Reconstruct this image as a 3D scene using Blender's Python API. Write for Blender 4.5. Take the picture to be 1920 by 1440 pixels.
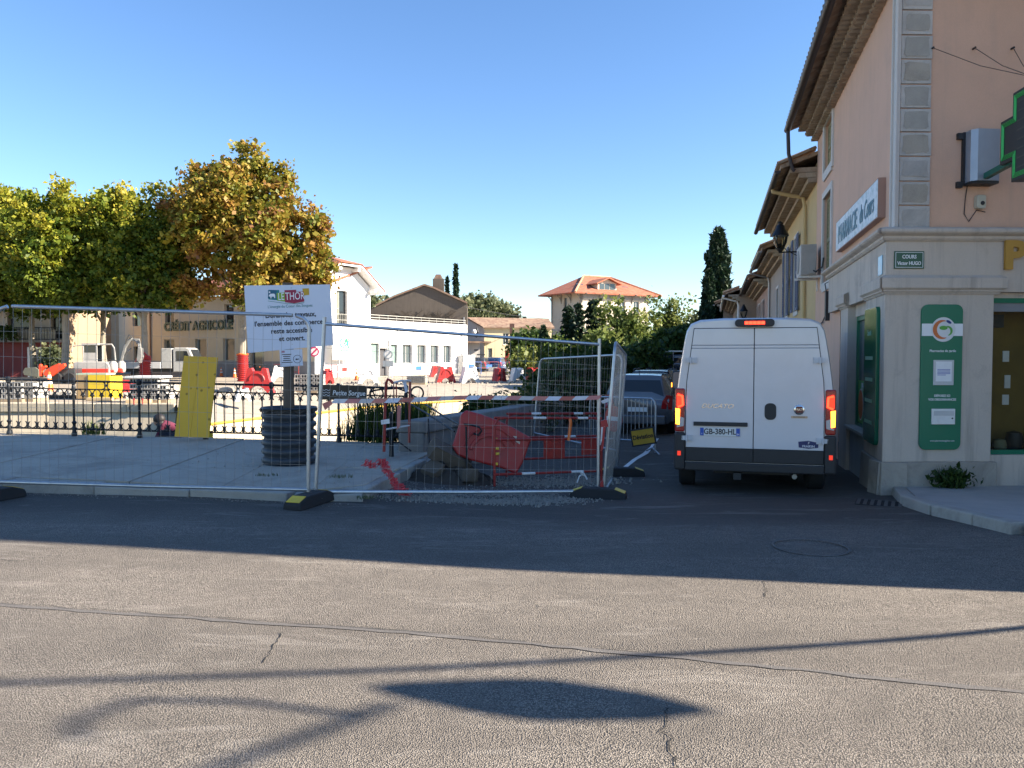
import bpy, bmesh, math, random
import numpy as np
from mathutils import Vector, Matrix
R = math.radians
random.seed(7); RNG = np.random.default_rng(11)
SC = bpy.context.scene
for o in list(bpy.data.objects): bpy.data.objects.remove(o)
COL = SC.collection

# ------------------------------------------------------------------ camera, sky, sun, exposure
CAM_Z, FPX, PITCH = 1.62, 1442.0, R(2.06)
cd = bpy.data.cameras.new('camera'); cam = bpy.data.objects.new('camera', cd); COL.objects.link(cam)
cd.sensor_width = 36.0; cd.lens = 36.0*FPX/1920.0; cd.clip_start = 0.05; cd.clip_end = 20000
cam.location = (0, 0, CAM_Z); cam.rotation_euler = (R(90)-PITCH, 0, 0)
SC.camera = cam
SUN_AZ, SUN_EL = R(99.8), R(30.0)
world = bpy.data.worlds.new('World'); SC.world = world; world.use_nodes = True
wn = world.node_tree; bg = wn.nodes['Background']
sky = wn.nodes.new('ShaderNodeTexSky'); sky.sky_type = 'NISHITA'; sky.sun_disc = False
sky.sun_elevation = SUN_EL; sky.sun_rotation = SUN_AZ
sky.altitude = 60; sky.air_density = 1.0; sky.dust_density = 0.0; sky.ozone_density = 3.0
hs = wn.nodes.new('ShaderNodeHueSaturation'); hs.inputs['Saturation'].default_value = 1.13; hs.inputs['Hue'].default_value = .505; wn.links.new(sky.outputs[0], hs.inputs['Color']); wn.links.new(hs.outputs[0], bg.inputs[0]); bg.inputs[1].default_value = 0.074
sl = bpy.data.lights.new('sun', 'SUN'); sl.energy = 5.0; sl.angle = R(0.53); sl.color = (1.0, 0.89, 0.74)
sun = bpy.data.objects.new('sun', sl); COL.objects.link(sun); sun.location = (30, -5, 40)
SDIR = Vector((math.cos(SUN_EL)*math.sin(SUN_AZ), math.cos(SUN_EL)*math.cos(SUN_AZ), math.sin(SUN_EL)))
sun.rotation_euler = SDIR.to_track_quat('Z', 'Y').to_euler()
SC.view_settings.view_transform = 'Standard'; SC.view_settings.look = 'None'
SC.view_settings.exposure = 1.8; SC.view_settings.gamma = 1.0; SC.view_settings.use_curve_mapping = False

# ------------------------------------------------------------------ pixel -> place helpers
def ray(px, py):
    a, b = px-960.0, 720.0-py
    return Vector((a, FPX*math.cos(PITCH)+b*math.sin(PITCH), -FPX*math.sin(PITCH)+b*math.cos(PITCH)))
def at(px, py, d):
    r = ray(px, py); return Vector((0, 0, CAM_Z)) + r*(d/r.y)
def gz(px, py, z):
    r = ray(px, py); return Vector((0, 0, CAM_Z)) + r*((z-CAM_Z)/r.z)
def sst(a, b, x):
    t = min(1, max(0, (x-a)/(b-a))); return t*t*(3-2*t)
RY = [(-99, 0), (4, 0), (7, .06), (10, .22), (12, .30), (20, .38), (45, .50), (400, .55)]
def g(x, y):
    for (a, u), (b, v) in zip(RY, RY[1:]):
        if a <= y <= b:
            r = u+(v-u)*(y-a)/(b-a); break
    else: r = .55
    return -sst(-4, 1, x)*r
def gnd(px, py):
    z = 0
    for i in range(12):
        p = gz(px, py, z); z = g(p.x, p.y)
    return p
def pz(x): return .2-.019*(x+9.3)          # top of the bridge footway

# ------------------------------------------------------------------ mesh helpers
class MB:
    def __init__(s): s.v = []; s.f = []
    def add(s, vs, fs, M=None):
        n = len(s.v)
        s.v += [tuple(M @ Vector(v)) if M is not None else tuple(v) for v in vs]
        s.f += [tuple(i+n for i in f) for f in fs]; return s
    def box(s, a, b, M=None):
        x0, y0, z0 = a; x1, y1, z1 = b
        return s.add([(x0,y0,z0),(x1,y0,z0),(x1,y1,z0),(x0,y1,z0),(x0,y0,z1),(x1,y0,z1),(x1,y1,z1),(x0,y1,z1)],
              [(0,3,2,1),(4,5,6,7),(0,1,5,4),(1,2,6,5),(2,3,7,6),(3,0,4,7)], M)
    def cbox(s, c, d, M=None):
        return s.box([c[i]-d[i]/2 for i in range(3)], [c[i]+d[i]/2 for i in range(3)], M)
    def quad(s, a, b, c, d): return s.add([a, b, c, d], [(0, 1, 2, 3)])
    def cyl(s, p0, p1, r0, r1=None, n=10, caps=True, M=None):
        r1 = r0 if r1 is None else r1
        p0, p1 = Vector(p0), Vector(p1); d = (p1-p0).normalized()
        u = d.orthogonal().normalized(); w = d.cross(u)
        vs = []
        for p, r in ((p0, r0), (p1, r1)):
            for i in range(n):
                t = 2*math.pi*i/n; vs.append(p+(u*math.cos(t)+w*math.sin(t))*r)
        fs = [(i, (i+1) % n, n+(i+1) % n, n+i) for i in range(n)]
        if caps: fs += [tuple(range(n))[::-1], tuple(range(n, 2*n))]
        return s.add(vs, fs, M)
    def tube(s, pts, r, n=8, closed=False, M=None):
        pts = [Vector(p) for p in pts]; m = len(pts)
        rs = r if isinstance(r, (list, tuple)) else [r]*m
        vs = []; u = None
        for i, p in enumerate(pts):
            a = pts[(i-1) % m] if (closed or i > 0) else p
            b = pts[(i+1) % m] if (closed or i < m-1) else p
            d = (b-a).normalized()
            if u is None: u = d.orthogonal().normalized()
            u = (u-d*u.dot(d))
            u = u.normalized() if u.length > 1e-6 else d.orthogonal().normalized()
            w = d.cross(u)
            for k in range(n):
                t = 2*math.pi*k/n; vs.append(p+(u*math.cos(t)+w*math.sin(t))*rs[i])
        fs = []
        for i in range(m if closed else m-1):
            j = (i+1) % m
            for k in range(n): fs.append((i*n+k, i*n+(k+1) % n, j*n+(k+1) % n, j*n+k))
        if not closed: fs += [tuple(range(n))[::-1], tuple(range((m-1)*n, m*n))]
        return s.add(vs, fs, M)
    def prism(s, poly, h, M=None, z0=0.0):
        n = len(poly)
        vs = [(p[0], p[1], z0) for p in poly]+[(p[0], p[1], z0+h) for p in poly]
        fs = [tuple(range(n))[::-1], tuple(range(n, 2*n))]+[(i, (i+1) % n, n+(i+1) % n, n+i) for i in range(n)]
        return s.add(vs, fs, M)
    def lathe(s, prof, n=20, M=None, caps=True):
        vs = []; m = len(prof)
        for (r, z) in prof:
            for k in range(n):
                t = 2*math.pi*k/n; vs.append((r*math.cos(t), r*math.sin(t), z))
        fs = [(i*n+k, i*n+(k+1) % n, (i+1)*n+(k+1) % n, (i+1)*n+k) for i in range(m-1) for k in range(n)]
        if caps: fs += [tuple(range(n))[::-1], tuple(range((m-1)*n, m*n))]
        return s.add(vs, fs, M)
    def ball(s, c, r, n=10, m=6):
        rr = r if isinstance(r, (tuple, list)) else (r, r, r)
        vs = []; fs = []
        for i in range(m+1):
            a = math.pi*i/m-math.pi/2
            for k in range(n):
                t = 2*math.pi*k/n
                vs.append((c[0]+rr[0]*math.cos(a)*math.cos(t), c[1]+rr[1]*math.cos(a)*math.sin(t), c[2]+rr[2]*math.sin(a)))
        for i in range(m):
            for k in range(n): fs.append((i*n+k, i*n+(k+1) % n, (i+1)*n+(k+1) % n, (i+1)*n+k))
        return s.add(vs, fs)
    def loft(s, secs, caps=True, M=None):
        n = len(secs[0]); vs = [p for q in secs for p in q]
        fs = [(i*n+k, i*n+(k+1) % n, (i+1)*n+(k+1) % n, (i+1)*n+k) for i in range(len(secs)-1) for k in range(n)]
        if caps: fs += [tuple(range(n))[::-1], tuple(range((len(secs)-1)*n, len(secs)*n))]
        return s.add(vs, fs, M)
    def mesh(s, name, smooth=False, ang=35, fix=True):
        me = bpy.data.meshes.new(name); me.from_pydata(s.v, [], s.f); me.update()
        if fix:
            b = bmesh.new(); b.from_mesh(me); bmesh.ops.recalc_face_normals(b, faces=b.faces); b.to_mesh(me); b.free()
        if smooth:
            me.polygons.foreach_set('use_smooth', [True]*len(me.polygons)); me.set_sharp_from_angle(angle=R(ang))
        return me
    def build(s, name, mat, parent=None, world=False, smooth=False, ang=35, bevel=0, seg=2, fix=True):
        if world and parent is not None:
            Mi = parent.matrix_basis.inverted(); p = parent.parent
            while p is not None: Mi = Mi @ p.matrix_basis.inverted(); p = p.parent
            s.v = [tuple(Mi @ Vector(v)) for v in s.v]
        return mobj(name, s.mesh(name, smooth, ang, fix), mat, parent, bevel, seg)
def mobj(name, me, mat, parent=None, bevel=0, seg=2):
    o = bpy.data.objects.new(name, me); COL.objects.link(o)
    if mat is not None and len(me.materials) == 0: me.materials.append(mat)
    if parent is not None: o.parent = parent
    if bevel:
        m = o.modifiers.new('bevel', 'BEVEL'); m.width = bevel; m.segments = seg; m.limit_method = 'ANGLE'
    return o
def tag(o, label, cat, group=None, kind=None):
    o['label'] = label; o['category'] = cat
    if group: o['group'] = group
    if kind: o['kind'] = kind
    return o
def struct(o): o['kind'] = 'structure'; return o
def thing(name, label, cat, loc=(0, 0, 0), rz=0, group=None, rot=None):
    o = bpy.data.objects.new(name, None); COL.objects.link(o); o.empty_display_size = .2
    o.location = loc; o.rotation_euler = rot if rot else (0, 0, rz)
    o.matrix_basis = Matrix.Translation(loc) @ (Matrix.Rotation(rz, 4, 'Z') if not rot else o.rotation_euler.to_matrix().to_4x4())
    return tag(o, label, cat, group)
def copy_tree(o, parent=None):
    c = o.copy(); COL.objects.link(c); c.parent = parent
    for ch in [q for q in bpy.data.objects if q.parent == o and q is not c]: copy_tree(ch, c)
    return c
def frame(o, r, u):
    r = Vector(r).normalized(); u = Vector(u); u = (u-r*u.dot(r)).normalized(); n = r.cross(u)
    return Matrix(((r.x, u.x, n.x, o[0]), (r.y, u.y, n.y, o[1]), (r.z, u.z, n.z, o[2]), (0, 0, 0, 1)))
_DG = None
def text(s, M, size, mat, parent=None, name='lettering', ext=.002, align='CENTER', shear=0, off=0, sx=1.0, world=False):
    c = bpy.data.curves.new('t', 'FONT'); c.body = s; c.size = size; c.extrude = ext; c.align_x = align; c.align_y = 'CENTER'
    c.shear = shear; c.offset = off; c.resolution_u = 3
    o = bpy.data.objects.new('t', c); COL.objects.link(o)
    dg = bpy.context.evaluated_depsgraph_get(); dg.update()
    me = bpy.data.meshes.new_from_object(o.evaluated_get(dg)); bpy.data.objects.remove(o); bpy.data.curves.remove(c)
    me.transform(Matrix.Diagonal((sx, 1, 1, 1)))
    if world and parent is not None:
        Mi = parent.matrix_basis.inverted(); p = parent.parent
        while p is not None: Mi = Mi @ p.matrix_basis.inverted(); p = p.parent
        M = Mi @ M
    me.transform(M); me.materials.clear(); me.name = name
    return mobj(name, me, mat, parent)

# ------------------------------------------------------------------ materials
MATS = {}
def _nodes(name):
    m = bpy.data.materials.new(name); m.use_nodes = True; nt = m.node_tree
    return m, nt, nt.nodes['Principled BSDF']
def N(nt, t, **k):
    n = nt.nodes.new(t)
    for a, b in k.items():
        if a.startswith('i_'): n.inputs[a[2:].replace('_', ' ')].default_value = b
        else: setattr(n, a, b)
    return n
def mixc(nt, fac, a, b, mode='MIX'):
    m = N(nt, 'ShaderNodeMix', data_type='RGBA', blend_type=mode)
    for sock, val in ((m.inputs[0], fac), (m.inputs[6], a), (m.inputs[7], b)):
        if hasattr(val, 'links') or hasattr(val, 'is_output'): nt.links.new(val, sock)
        elif isinstance(val, (int, float)): sock.default_value = val
        else: sock.default_value = (*val, 1) if len(val) == 3 else val
    return m.outputs[2]
def ramp(nt, src, stops):
    r = N(nt, 'ShaderNodeValToRGB'); e = r.color_ramp.elements
    while len(e) < len(stops): e.new(.5)
    for k, (p, c) in enumerate(stops):
        e[k].position = p; e[k].color = (*c, 1) if len(c) == 3 else c
    nt.links.new(src, r.inputs[0]); return r.outputs[0]
def noise(nt, co, scale, detail=4, rough=.6, dist=0):
    n = N(nt, 'ShaderNodeTexNoise'); n.inputs['Scale'].default_value = scale; n.inputs['Detail'].default_value = detail
    n.inputs['Roughness'].default_value = rough; n.inputs['Distortion'].default_value = dist
    nt.links.new(co, n.inputs['Vector']); return n.outputs['Fac']
def mapped(nt, sc=(1, 1, 1), coord='Object'):
    if coord == 'World':
        t = N(nt, 'ShaderNodeNewGeometry').outputs['Position']
    else: t = N(nt, 'ShaderNodeTexCoord').outputs[coord]
    m = N(nt, 'ShaderNodeMapping'); m.inputs['Scale'].default_value = sc; nt.links.new(t, m.inputs[0]); return m.outputs[0]
def bump(nt, b, h, strength, dist=.01):
    n = N(nt, 'ShaderNodeBump'); n.inputs['Strength'].default_value = strength; n.inputs['Distance'].default_value = dist
    nt.links.new(h, n.inputs['Height']); nt.links.new(n.outputs[0], b.inputs['Normal'])
def mat(name, col, rough=.6, metal=0.0, var=.12, scale=6, bmp=0, bscale=60, dirt=0, dirtcol=(.08, .07, .06), coat=0, emit=None, estr=0, spec=None, tr=0):
    """paint / plastic / metal with uneven tone, a little dirt and fine relief"""
    m, nt, b = _nodes(name)
    co = mapped(nt, coord='World')
    c = mixc(nt, noise(nt, co, scale, 5), [x*(1-var) for x in col], [min(1, x*(1+var)) for x in col])
    if dirt:
        f = ramp(nt, noise(nt, co, scale*.6, 7, .7, .6), [(.45, (0, 0, 0)), (.75, (dirt,)*3)])
        c = mixc(nt, f, c, dirtcol)
    nt.links.new(c, b.inputs['Base Color'])
    b.inputs['Roughness'].default_value = rough; b.inputs['Metallic'].default_value = metal
    if coat: b.inputs['Coat Weight'].default_value = coat; b.inputs['Coat Roughness'].default_value = .08
    if emit: b.inputs['Emission Color'].default_value = (*emit, 1); b.inputs['Emission Strength'].default_value = estr
    if spec is not None: b.inputs['Specular IOR Level'].default_value = spec
    if tr: b.inputs['Transmission Weight'].default_value = tr
    if bmp: bump(nt, b, noise(nt, co, bscale, 6, .65), bmp, .004)
    MATS[name] = m; return m
def plaster(name, col, stain=.35, staincol=None, bmp=.35, rough=.9, streak=1.0):
    """rendered wall: blotches, rain streaks running down, fine grain"""
    m, nt, b = _nodes(name); co = mapped(nt, coord='World')
    sc = staincol or tuple(x*.45 for x in col)
    c = mixc(nt, noise(nt, co, 1.3, 6, .65), [x*.86 for x in col], [min(1, x*1.1) for x in col])
    st = mapped(nt, (5, 5, .35), 'World')
    f = ramp(nt, noise(nt, st, 1.0, 7, .7, .3), [(.5, (0, 0, 0)), (.82, (stain*streak,)*3)])
    c = mixc(nt, f, c, sc)
    f2 = ramp(nt, noise(nt, co, .9, 8, .72, .5), [(.55, (0, 0, 0)), (.8, (stain,)*3)])
    c = mixc(nt, f2, c, sc)
    c = mixc(nt, ramp(nt, noise(nt, co, 60, 3), [(.35, (.25,)*3), (.6, (0, 0, 0))]), c, [x*.8 for x in col])
    nt.links.new(c, b.inputs['Base Color']); b.inputs['Roughness'].default_value = rough
    bump(nt, b, noise(nt, co, 45, 7, .7), bmp, .006); MATS[name] = m; return m
def concrete(name, col, stain=.45, scale=1.0, bmp=.5, pits=.3):
    m, nt, b = _nodes(name); co = mapped(nt, coord='World')
    c = mixc(nt, noise(nt, co, 2.0*scale, 8, .7), [x*.72 for x in col], [min(1, x*1.22) for x in col])
    f = ramp(nt, noise(nt, co, .8*scale, 8, .75, .8), [(.48, (0, 0, 0)), (.72, (stain,)*3)])
    c = mixc(nt, f, c, [x*.4 for x in col])
    v = N(nt, 'ShaderNodeTexVoronoi'); v.inputs['Scale'].default_value = 70*scale; nt.links.new(co, v.inputs['Vector'])
    c = mixc(nt, ramp(nt, v.outputs['Distance'], [(.1, (pits,)*3), (.35, (0, 0, 0))]), c, [x*.5 for x in col])
    nt.links.new(c, b.inputs['Base Color']); b.inputs['Roughness'].default_value = .9
    bump(nt, b, noise(nt, co, 35*scale, 9, .75), bmp, .012); MATS[name] = m; return m
def leafmat(name, stops, rough=.55, transl=.35):
    m, nt, b = _nodes(name)
    a = N(nt, 'ShaderNodeAttribute', attribute_name='lc')
    c = ramp(nt, a.outputs['Fac'], stops)
    nt.links.new(c, b.inputs['Base Color']); b.inputs['Roughness'].default_value = rough
    b.inputs['Specular IOR Level'].default_value = .3
    t = N(nt, 'ShaderNodeBsdfTranslucent'); nt.links.new(c, t.inputs[0])
    mx = N(nt, 'ShaderNodeMixShader'); mx.inputs[0].default_value = transl
    nt.links.new(b.outputs[0], mx.inputs[1]); nt.links.new(t.outputs[0], mx.inputs[2])
    nt.links.new(mx.outputs[0], nt.nodes['Material Output'].inputs[0]); MATS[name] = m; return m
def asphalt(name, dark, light, agg=85.0, dustamt=.5, bmp=.9, shade_zone=None):
    """worn asphalt: exposed aggregate over binder, dust patches, dark patches, far part painted darker for its shade"""
    m, nt, b = _nodes(name); co = mapped(nt, coord='World')
    v = N(nt, 'ShaderNodeTexVoronoi'); v.inputs['Scale'].default_value = agg; nt.links.new(co, v.inputs['Vector'])
    v2 = N(nt, 'ShaderNodeTexVoronoi'); v2.inputs['Scale'].default_value = agg*2.1; nt.links.new(co, v2.inputs['Vector'])
    sep = N(nt, 'ShaderNodeSeparateColor'); nt.links.new(v.outputs['Color'], sep.inputs[0])
    stone = ramp(nt, sep.outputs[0], [(0, [x*.6 for x in light]), (.5, light), (1, [x*1.35 for x in light])])
    gap = ramp(nt, v.outputs['Distance'], [(.30, (0, 0, 0)), (.62, (1, 1, 1))])
    c = mixc(nt, gap, stone, dark)
    c = mixc(nt, ramp(nt, v2.outputs['Distance'], [(.05, (.35,)*3), (.3, (0, 0, 0))]), c, [x*1.25 for x in light])
    big = noise(nt, co, .45, 6, .65)
    if shade_zone:
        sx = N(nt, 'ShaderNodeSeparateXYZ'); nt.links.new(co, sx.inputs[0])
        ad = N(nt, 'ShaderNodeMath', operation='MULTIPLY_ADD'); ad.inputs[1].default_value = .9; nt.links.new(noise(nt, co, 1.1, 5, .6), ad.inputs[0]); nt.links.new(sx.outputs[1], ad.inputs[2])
        mr = N(nt, 'ShaderNodeMapRange'); mr.inputs[1].default_value = shade_zone[0]; mr.inputs[2].default_value = shade_zone[1]; nt.links.new(ad.outputs[0], mr.inputs[0])
        zf = N(nt, 'ShaderNodeMath', operation='MULTIPLY'); zf.inputs[1].default_value = shade_zone[2]; nt.links.new(mr.outputs[0], zf.inputs[0])
        c = mixc(nt, zf.outputs[0], c, shade_zone[3])
    c = mixc(nt, ramp(nt, big, [(.35, (.35,)*3), (.6, (0, 0, 0))]), c, dark)
    c = mixc(nt, ramp(nt, noise(nt, co, 2.3, 8, .75, 1.2), [(.36, (.5,)*3), (.5, (0, 0, 0))]), c, [x*1.15 for x in dark])
    c = mixc(nt, ramp(nt, noise(nt, mapped(nt, (.12, 1.3, 1), 'World'), 1.0, 3, .5), [(.42, (.3,)*3), (.56, (0, 0, 0))]), c, dark)
    st = mapped(nt, (.6, 2.2, 1), 'World')
    dust = ramp(nt, noise(nt, st, 1.4, 9, .78, .7), [(.54, (0, 0, 0)), (.72, (dustamt,)*3)])
    c = mixc(nt, dust, c, (.42, .38, .33))
    wd = ramp(nt, noise(nt, st, 6.0, 9, .8, .4), [(.66, (0, 0, 0)), (.72, (dustamt*1.2,)*3)])
    c = mixc(nt, wd, c, (.6, .58, .54))
    nt.links.new(c, b.inputs['Base Color']); b.inputs['Roughness'].default_value = .88; b.inputs['Specular IOR Level'].default_value = .25
    h = N(nt, 'ShaderNodeMath', operation='SUBTRACT'); nt.links.new(noise(nt, co, 22, 8, .75), h.inputs[0]); nt.links.new(v.outputs['Distance'], h.inputs[1])
    bump(nt, b, h.outputs[0], bmp, .012); MATS[name] = m; return m
def glassmat(name, col=(.02, .025, .03), rough=.04):
    m, nt, b = _nodes(name); b.inputs['Base Color'].default_value = (*col, 1); b.inputs['Roughness'].default_value = rough
    b.inputs['Specular IOR Level'].default_value = .6; MATS[name] = m; return m
def clearglass(name):
    m, nt, b = _nodes(name)
    t = N(nt, 'ShaderNodeBsdfTransparent'); t.inputs[0].default_value = (.86, .9, .88, 1)
    gl = N(nt, 'ShaderNodeBsdfGlossy'); gl.inputs['Roughness'].default_value = .03
    fr = N(nt, 'ShaderNodeFresnel'); fr.inputs[0].default_value = 1.5
    mx = N(nt, 'ShaderNodeMixShader'); nt.links.new(fr.outputs[0], mx.inputs[0]); nt.links.new(t.outputs[0], mx.inputs[1]); nt.links.new(gl.outputs[0], mx.inputs[2])
    nt.links.new(mx.outputs[0], nt.nodes['Material Output'].inputs[0]); MATS[name] = m; return m
def wood(name, a, b_, sc=(1, 1, 14), rough=.8, knots=0):
    m, nt, b = _nodes(name); co = mapped(nt, sc)
    c = mixc(nt, noise(nt, co, 2.5, 7, .7, 1.2), a, b_)
    if knots:
        v = N(nt, 'ShaderNodeTexVoronoi'); v.inputs['Scale'].default_value = knots; nt.links.new(mapped(nt, (1, 1, 1)), v.inputs['Vector'])
        c = mixc(nt, ramp(nt, v.outputs['Distance'], [(.06, (.8,)*3), (.13, (0, 0, 0))]), c, [x*.3 for x in a])
    nt.links.new(c, b.inputs['Base Color']); b.inputs['Roughness'].default_value = rough
    bump(nt, b, noise(nt, co, 6, 6), .3, .004); MATS[name] = m; return m
def tiles(name, cols, sc=9.0):
    """clay roof: tone varies tile by tile, lichen"""
    m, nt, b = _nodes(name); co = mapped(nt, coord='World')
    v = N(nt, 'ShaderNodeTexVoronoi'); v.inputs['Scale'].default_value = sc; nt.links.new(co, v.inputs['Vector'])
    sep = N(nt, 'ShaderNodeSeparateColor'); nt.links.new(v.outputs['Color'], sep.inputs[0])
    c = ramp(nt, sep.outputs[0], [(0, cols[0]), (.5, cols[1]), (1, cols[2])])
    c = mixc(nt, ramp(nt, noise(nt, co, 1.2, 8, .75), [(.5, (0, 0, 0)), (.75, (.6,)*3)]), c, (.10, .09, .07))
    nt.links.new(c, b.inputs['Base Color']); b.inputs['Roughness'].default_value = .85
    bump(nt, b, noise(nt, co, 25, 6), .4, .01); MATS[name] = m; return m

M_ROAD = asphalt('asphalt_road', (.105, .093, .08), (.33, .289, .244), 128, .5, .8, shade_zone=(7.9, 8.7, .62, (.060, .052, .046)))  # far road colour darkened to deepen the shade lying there
M_ROADD = asphalt('asphalt_dark', (.04, .04, .042), (.115, .11, .105), 95, .35)
M_SEAL = asphalt('bitumen_seal', (.12, .112, .105), (.17, .157, .143), 160, .3, .4)
M_CRACK = mat('crack_dark', (.02, .019, .018), .95)
M_CONC = concrete('footway_concrete', (.43, .375, .30), .75, 1.0, .8)
M_KERB = concrete('kerb_limestone', (.40, .37, .32), .75, 1.3, 1.0)
M_CONCD = concrete('old_concrete', (.24, .23, .21), .5, 1, .8)
M_PAV2 = concrete('right_pavement', (.40, .38, .35), .35)
M_SAND = concrete('site_ground', (.36, .305, .235), .5, .7, .8)
M_GRAVELG = concrete('gravelly_slope', (.34, .30, .24), .5, 2.2, 1.0)
M_QUAY = concrete('quay_limestone', (.46, .39, .285), .5, .8, .8)
M_IRON = mat('black_iron', (.014, .017, .022), .45, .3, .3)
M_GALV = mat('galvanised_steel', (.46, .48, .50), .38, .85, .2, 14, .1, dirt=.3, dirtcol=(.2, .19, .17))
M_WIRE = mat('galvanised_wire', (.27, .275, .28), .45, .7, .2)
M_RUB = mat('black_rubber', (.018, .018, .019), .8, 0, .3, 12, .3)
M_YEL = mat('yellow_plastic', (.75, .50, .03), .5, 0, .12, 10, dirt=.3)
M_RED = mat('red_plastic', (.38, .018, .018), .45, 0, .15, 8, .1, dirt=.35)
M_REDM = mat('red_paint_metal', (.32, .024, .018), .5, .1, .2, 12, dirt=.4)
M_WHT = mat('white_plastic', (.78, .77, .74), .5, 0, .08, 9, dirt=.25, dirtcol=(.35, .33, .3))
M_WPAINT = mat('white_paint', (.78, .78, .77), .55, 0, .06, 6)
M_BLK = mat('black_plastic', (.022, .022, .024), .55, 0, .25, 10, .15)
M_ORANGE = mat('orange_plastic', (.80, .17, .02), .5, 0, .12)
M_BLUEP = mat('blue_plastic', (.03, .14, .5), .5)
M_GLASS = glassmat('dark_glass')
M_GLASSB = glassmat('grey_blue_glass', (.06, .08, .09), .06)
M_CLEAR = clearglass('clear_glass')
# ================================================================== GROUND, ROAD, RIVER
def xp(y): return -1.66+.30*(y-12.6)       # river parapet line beside the street
def wallx(y): return 5.04+.26*(y-10.2)      # street front of the house row
def grid(xs, ys, zf, keep):
    mb = MB(); idx = {}
    for i in range(len(xs)-1):
        for j in range(len(ys)-1):
            cx, cy = (xs[i]+xs[i+1])/2, (ys[j]+ys[j+1])/2
            if not keep(cx, cy): continue
            f = []
            for (a, b) in ((i, j), (i+1, j), (i+1, j+1), (i, j+1)):
                if (a, b) not in idx:
                    idx[(a, b)] = len(mb.v); mb.v.append((xs[a], ys[b], zf(xs[a], ys[b])))
                f.append(idx[(a, b)])
            mb.f.append(tuple(f))
    return mb
def bumpy(x, y): return g(x, y)+.006*math.sin(x*1.7+y*.8)*math.sin(y*1.3-x*.4)
xs = [-30+.5*i for i in range(121)]; ys = [-12+.5*i for i in range(165)]
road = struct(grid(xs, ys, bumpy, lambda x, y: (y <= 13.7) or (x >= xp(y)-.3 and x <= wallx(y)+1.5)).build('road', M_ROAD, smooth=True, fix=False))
# sealed joint running across the road, with its open crack
def strip(pts, w, z, wob=0, seed=1):
    rn = random.Random(seed); mb = MB(); L = []
    for i, p in enumerate(pts):
        a = pts[max(0, i-1)]; b = pts[min(len(pts)-1, i+1)]
        d = Vector((b[0]-a[0], b[1]-a[1], 0)).normalized(); n = Vector((-d.y, d.x, 0))
        ww = w*(1+rn.uniform(-.4, .4)); c = Vector((p[0], p[1], 0))+n*rn.uniform(-wob, wob)
        L.append((c+n*ww/2, c-n*ww/2))
    for a, b in L:
        for q in (a, b): mb.v.append((q.x, q.y, bumpy(q.x, q.y)+z))
    mb.f = [(2*i, 2*i+1, 2*i+3, 2*i+2) for i in range(len(L)-1)]
    return mb
def polyline(px, n):
    P = [gnd(*p) for p in px]; out = []
    for a, b in zip(P, P[1:]):
        k = max(1, int((b-a).length*n)); out += [a.lerp(b, i/k) for i in range(k)]
    return out+[P[-1]]
jl = polyline([(-150, 1124), (0, 1133), (250, 1152), (500, 1170), (760, 1186), (960, 1205), (1200, 1229), (1500, 1258), (1750, 1283), (1920, 1297), (2100, 1312)], 9)
strip(jl, .04, .004, .009, 3).build('sealed_joint', M_SEAL, road, fix=False)
strip([p+Vector((0, .026, 0)) for p in jl[:int(len(jl)*.74)]], .005, .0085, .014, 4).build('open_crack', M_CRACK, road, fix=False)
for k, c in enumerate([[(523, 1188), (519, 1204), (508, 1222), (496, 1243)], [(1250, 1330), (1245, 1365), (1238, 1372), (1262, 1386), (1252, 1400), (1272, 1440)], [(1434, 1090), (1437, 1122)],
        [(0, 1050), (40, 1053), (70, 1046), (120, 1042)], [(1000, 1130), (1013, 1139)]]):
    strip(polyline(c, 30), .0055, .005, .014, 5+k).build('crack', M_CRACK, road, fix=False)
# manhole under a skin of dust
p = gnd(1520, 1027)
mh = MB(); mh.lathe([(.30, .0), (.305, .003), (.32, .003), (.325, 0)], 30, Matrix.Translation((p.x, p.y, g(p.x, p.y)+.012)), False)
tag(mh.build('manhole_cover', M_SEAL, smooth=True), 'round manhole cover in the asphalt behind the van', 'manhole')
# ---- bridge footway on the left: body, joints, each concrete panel
def fline(x): return 9.15+.13*(-6.1-x) if x < -2.3 else 8.66           # road edge of the footway
def rline(x): return 13.95-.045*(x+9.14)
pav = MB(); px_ = [-16+.5*i for i in range(28)]+[-2.3]
for a, b in zip(px_, px_[1:]):
    if b <= a: continue
    f0, f1 = fline(a)+.26, fline(b)+.26; r0, r1 = rline(a)+.25, rline(b)+.25
    pav.add([(a, f0, pz(a)-.03), (b, f1, pz(b)-.03), (b, r1, pz(b)-.03), (a, r0, pz(a)-.03), (a, f0, -.5), (b, f1, -.5), (b, r1, -2.4), (a, r0, -2.4)],
            [(0, 1, 2, 3), (4, 5, 1, 0), (6, 7, 3, 2)])
pav.add([(-2.3, 8.9, pz(-2.3)-.03), (-1.72, 9.3, pz(-1.7)-.03), (-1.2, 12.6, pz(-1.4)-.03), (-1.3, 13.85, pz(-1.4)-.03), (-2.3, 13.85, pz(-2.3)-.03),
         (-2.3, 8.9, -.5), (-1.72, 9.3, -.5), (-1.2, 12.6, -.5), (-1.3, 13.85, -2.4), (-2.3, 13.85, -2.4)], [(0, 1, 2, 3, 4), (5, 6, 1, 0), (6, 7, 2, 1), (7, 8, 3, 2), (8, 9, 4, 3)])
footway = struct(pav.build('bridge_footway', M_CONCD))
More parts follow.
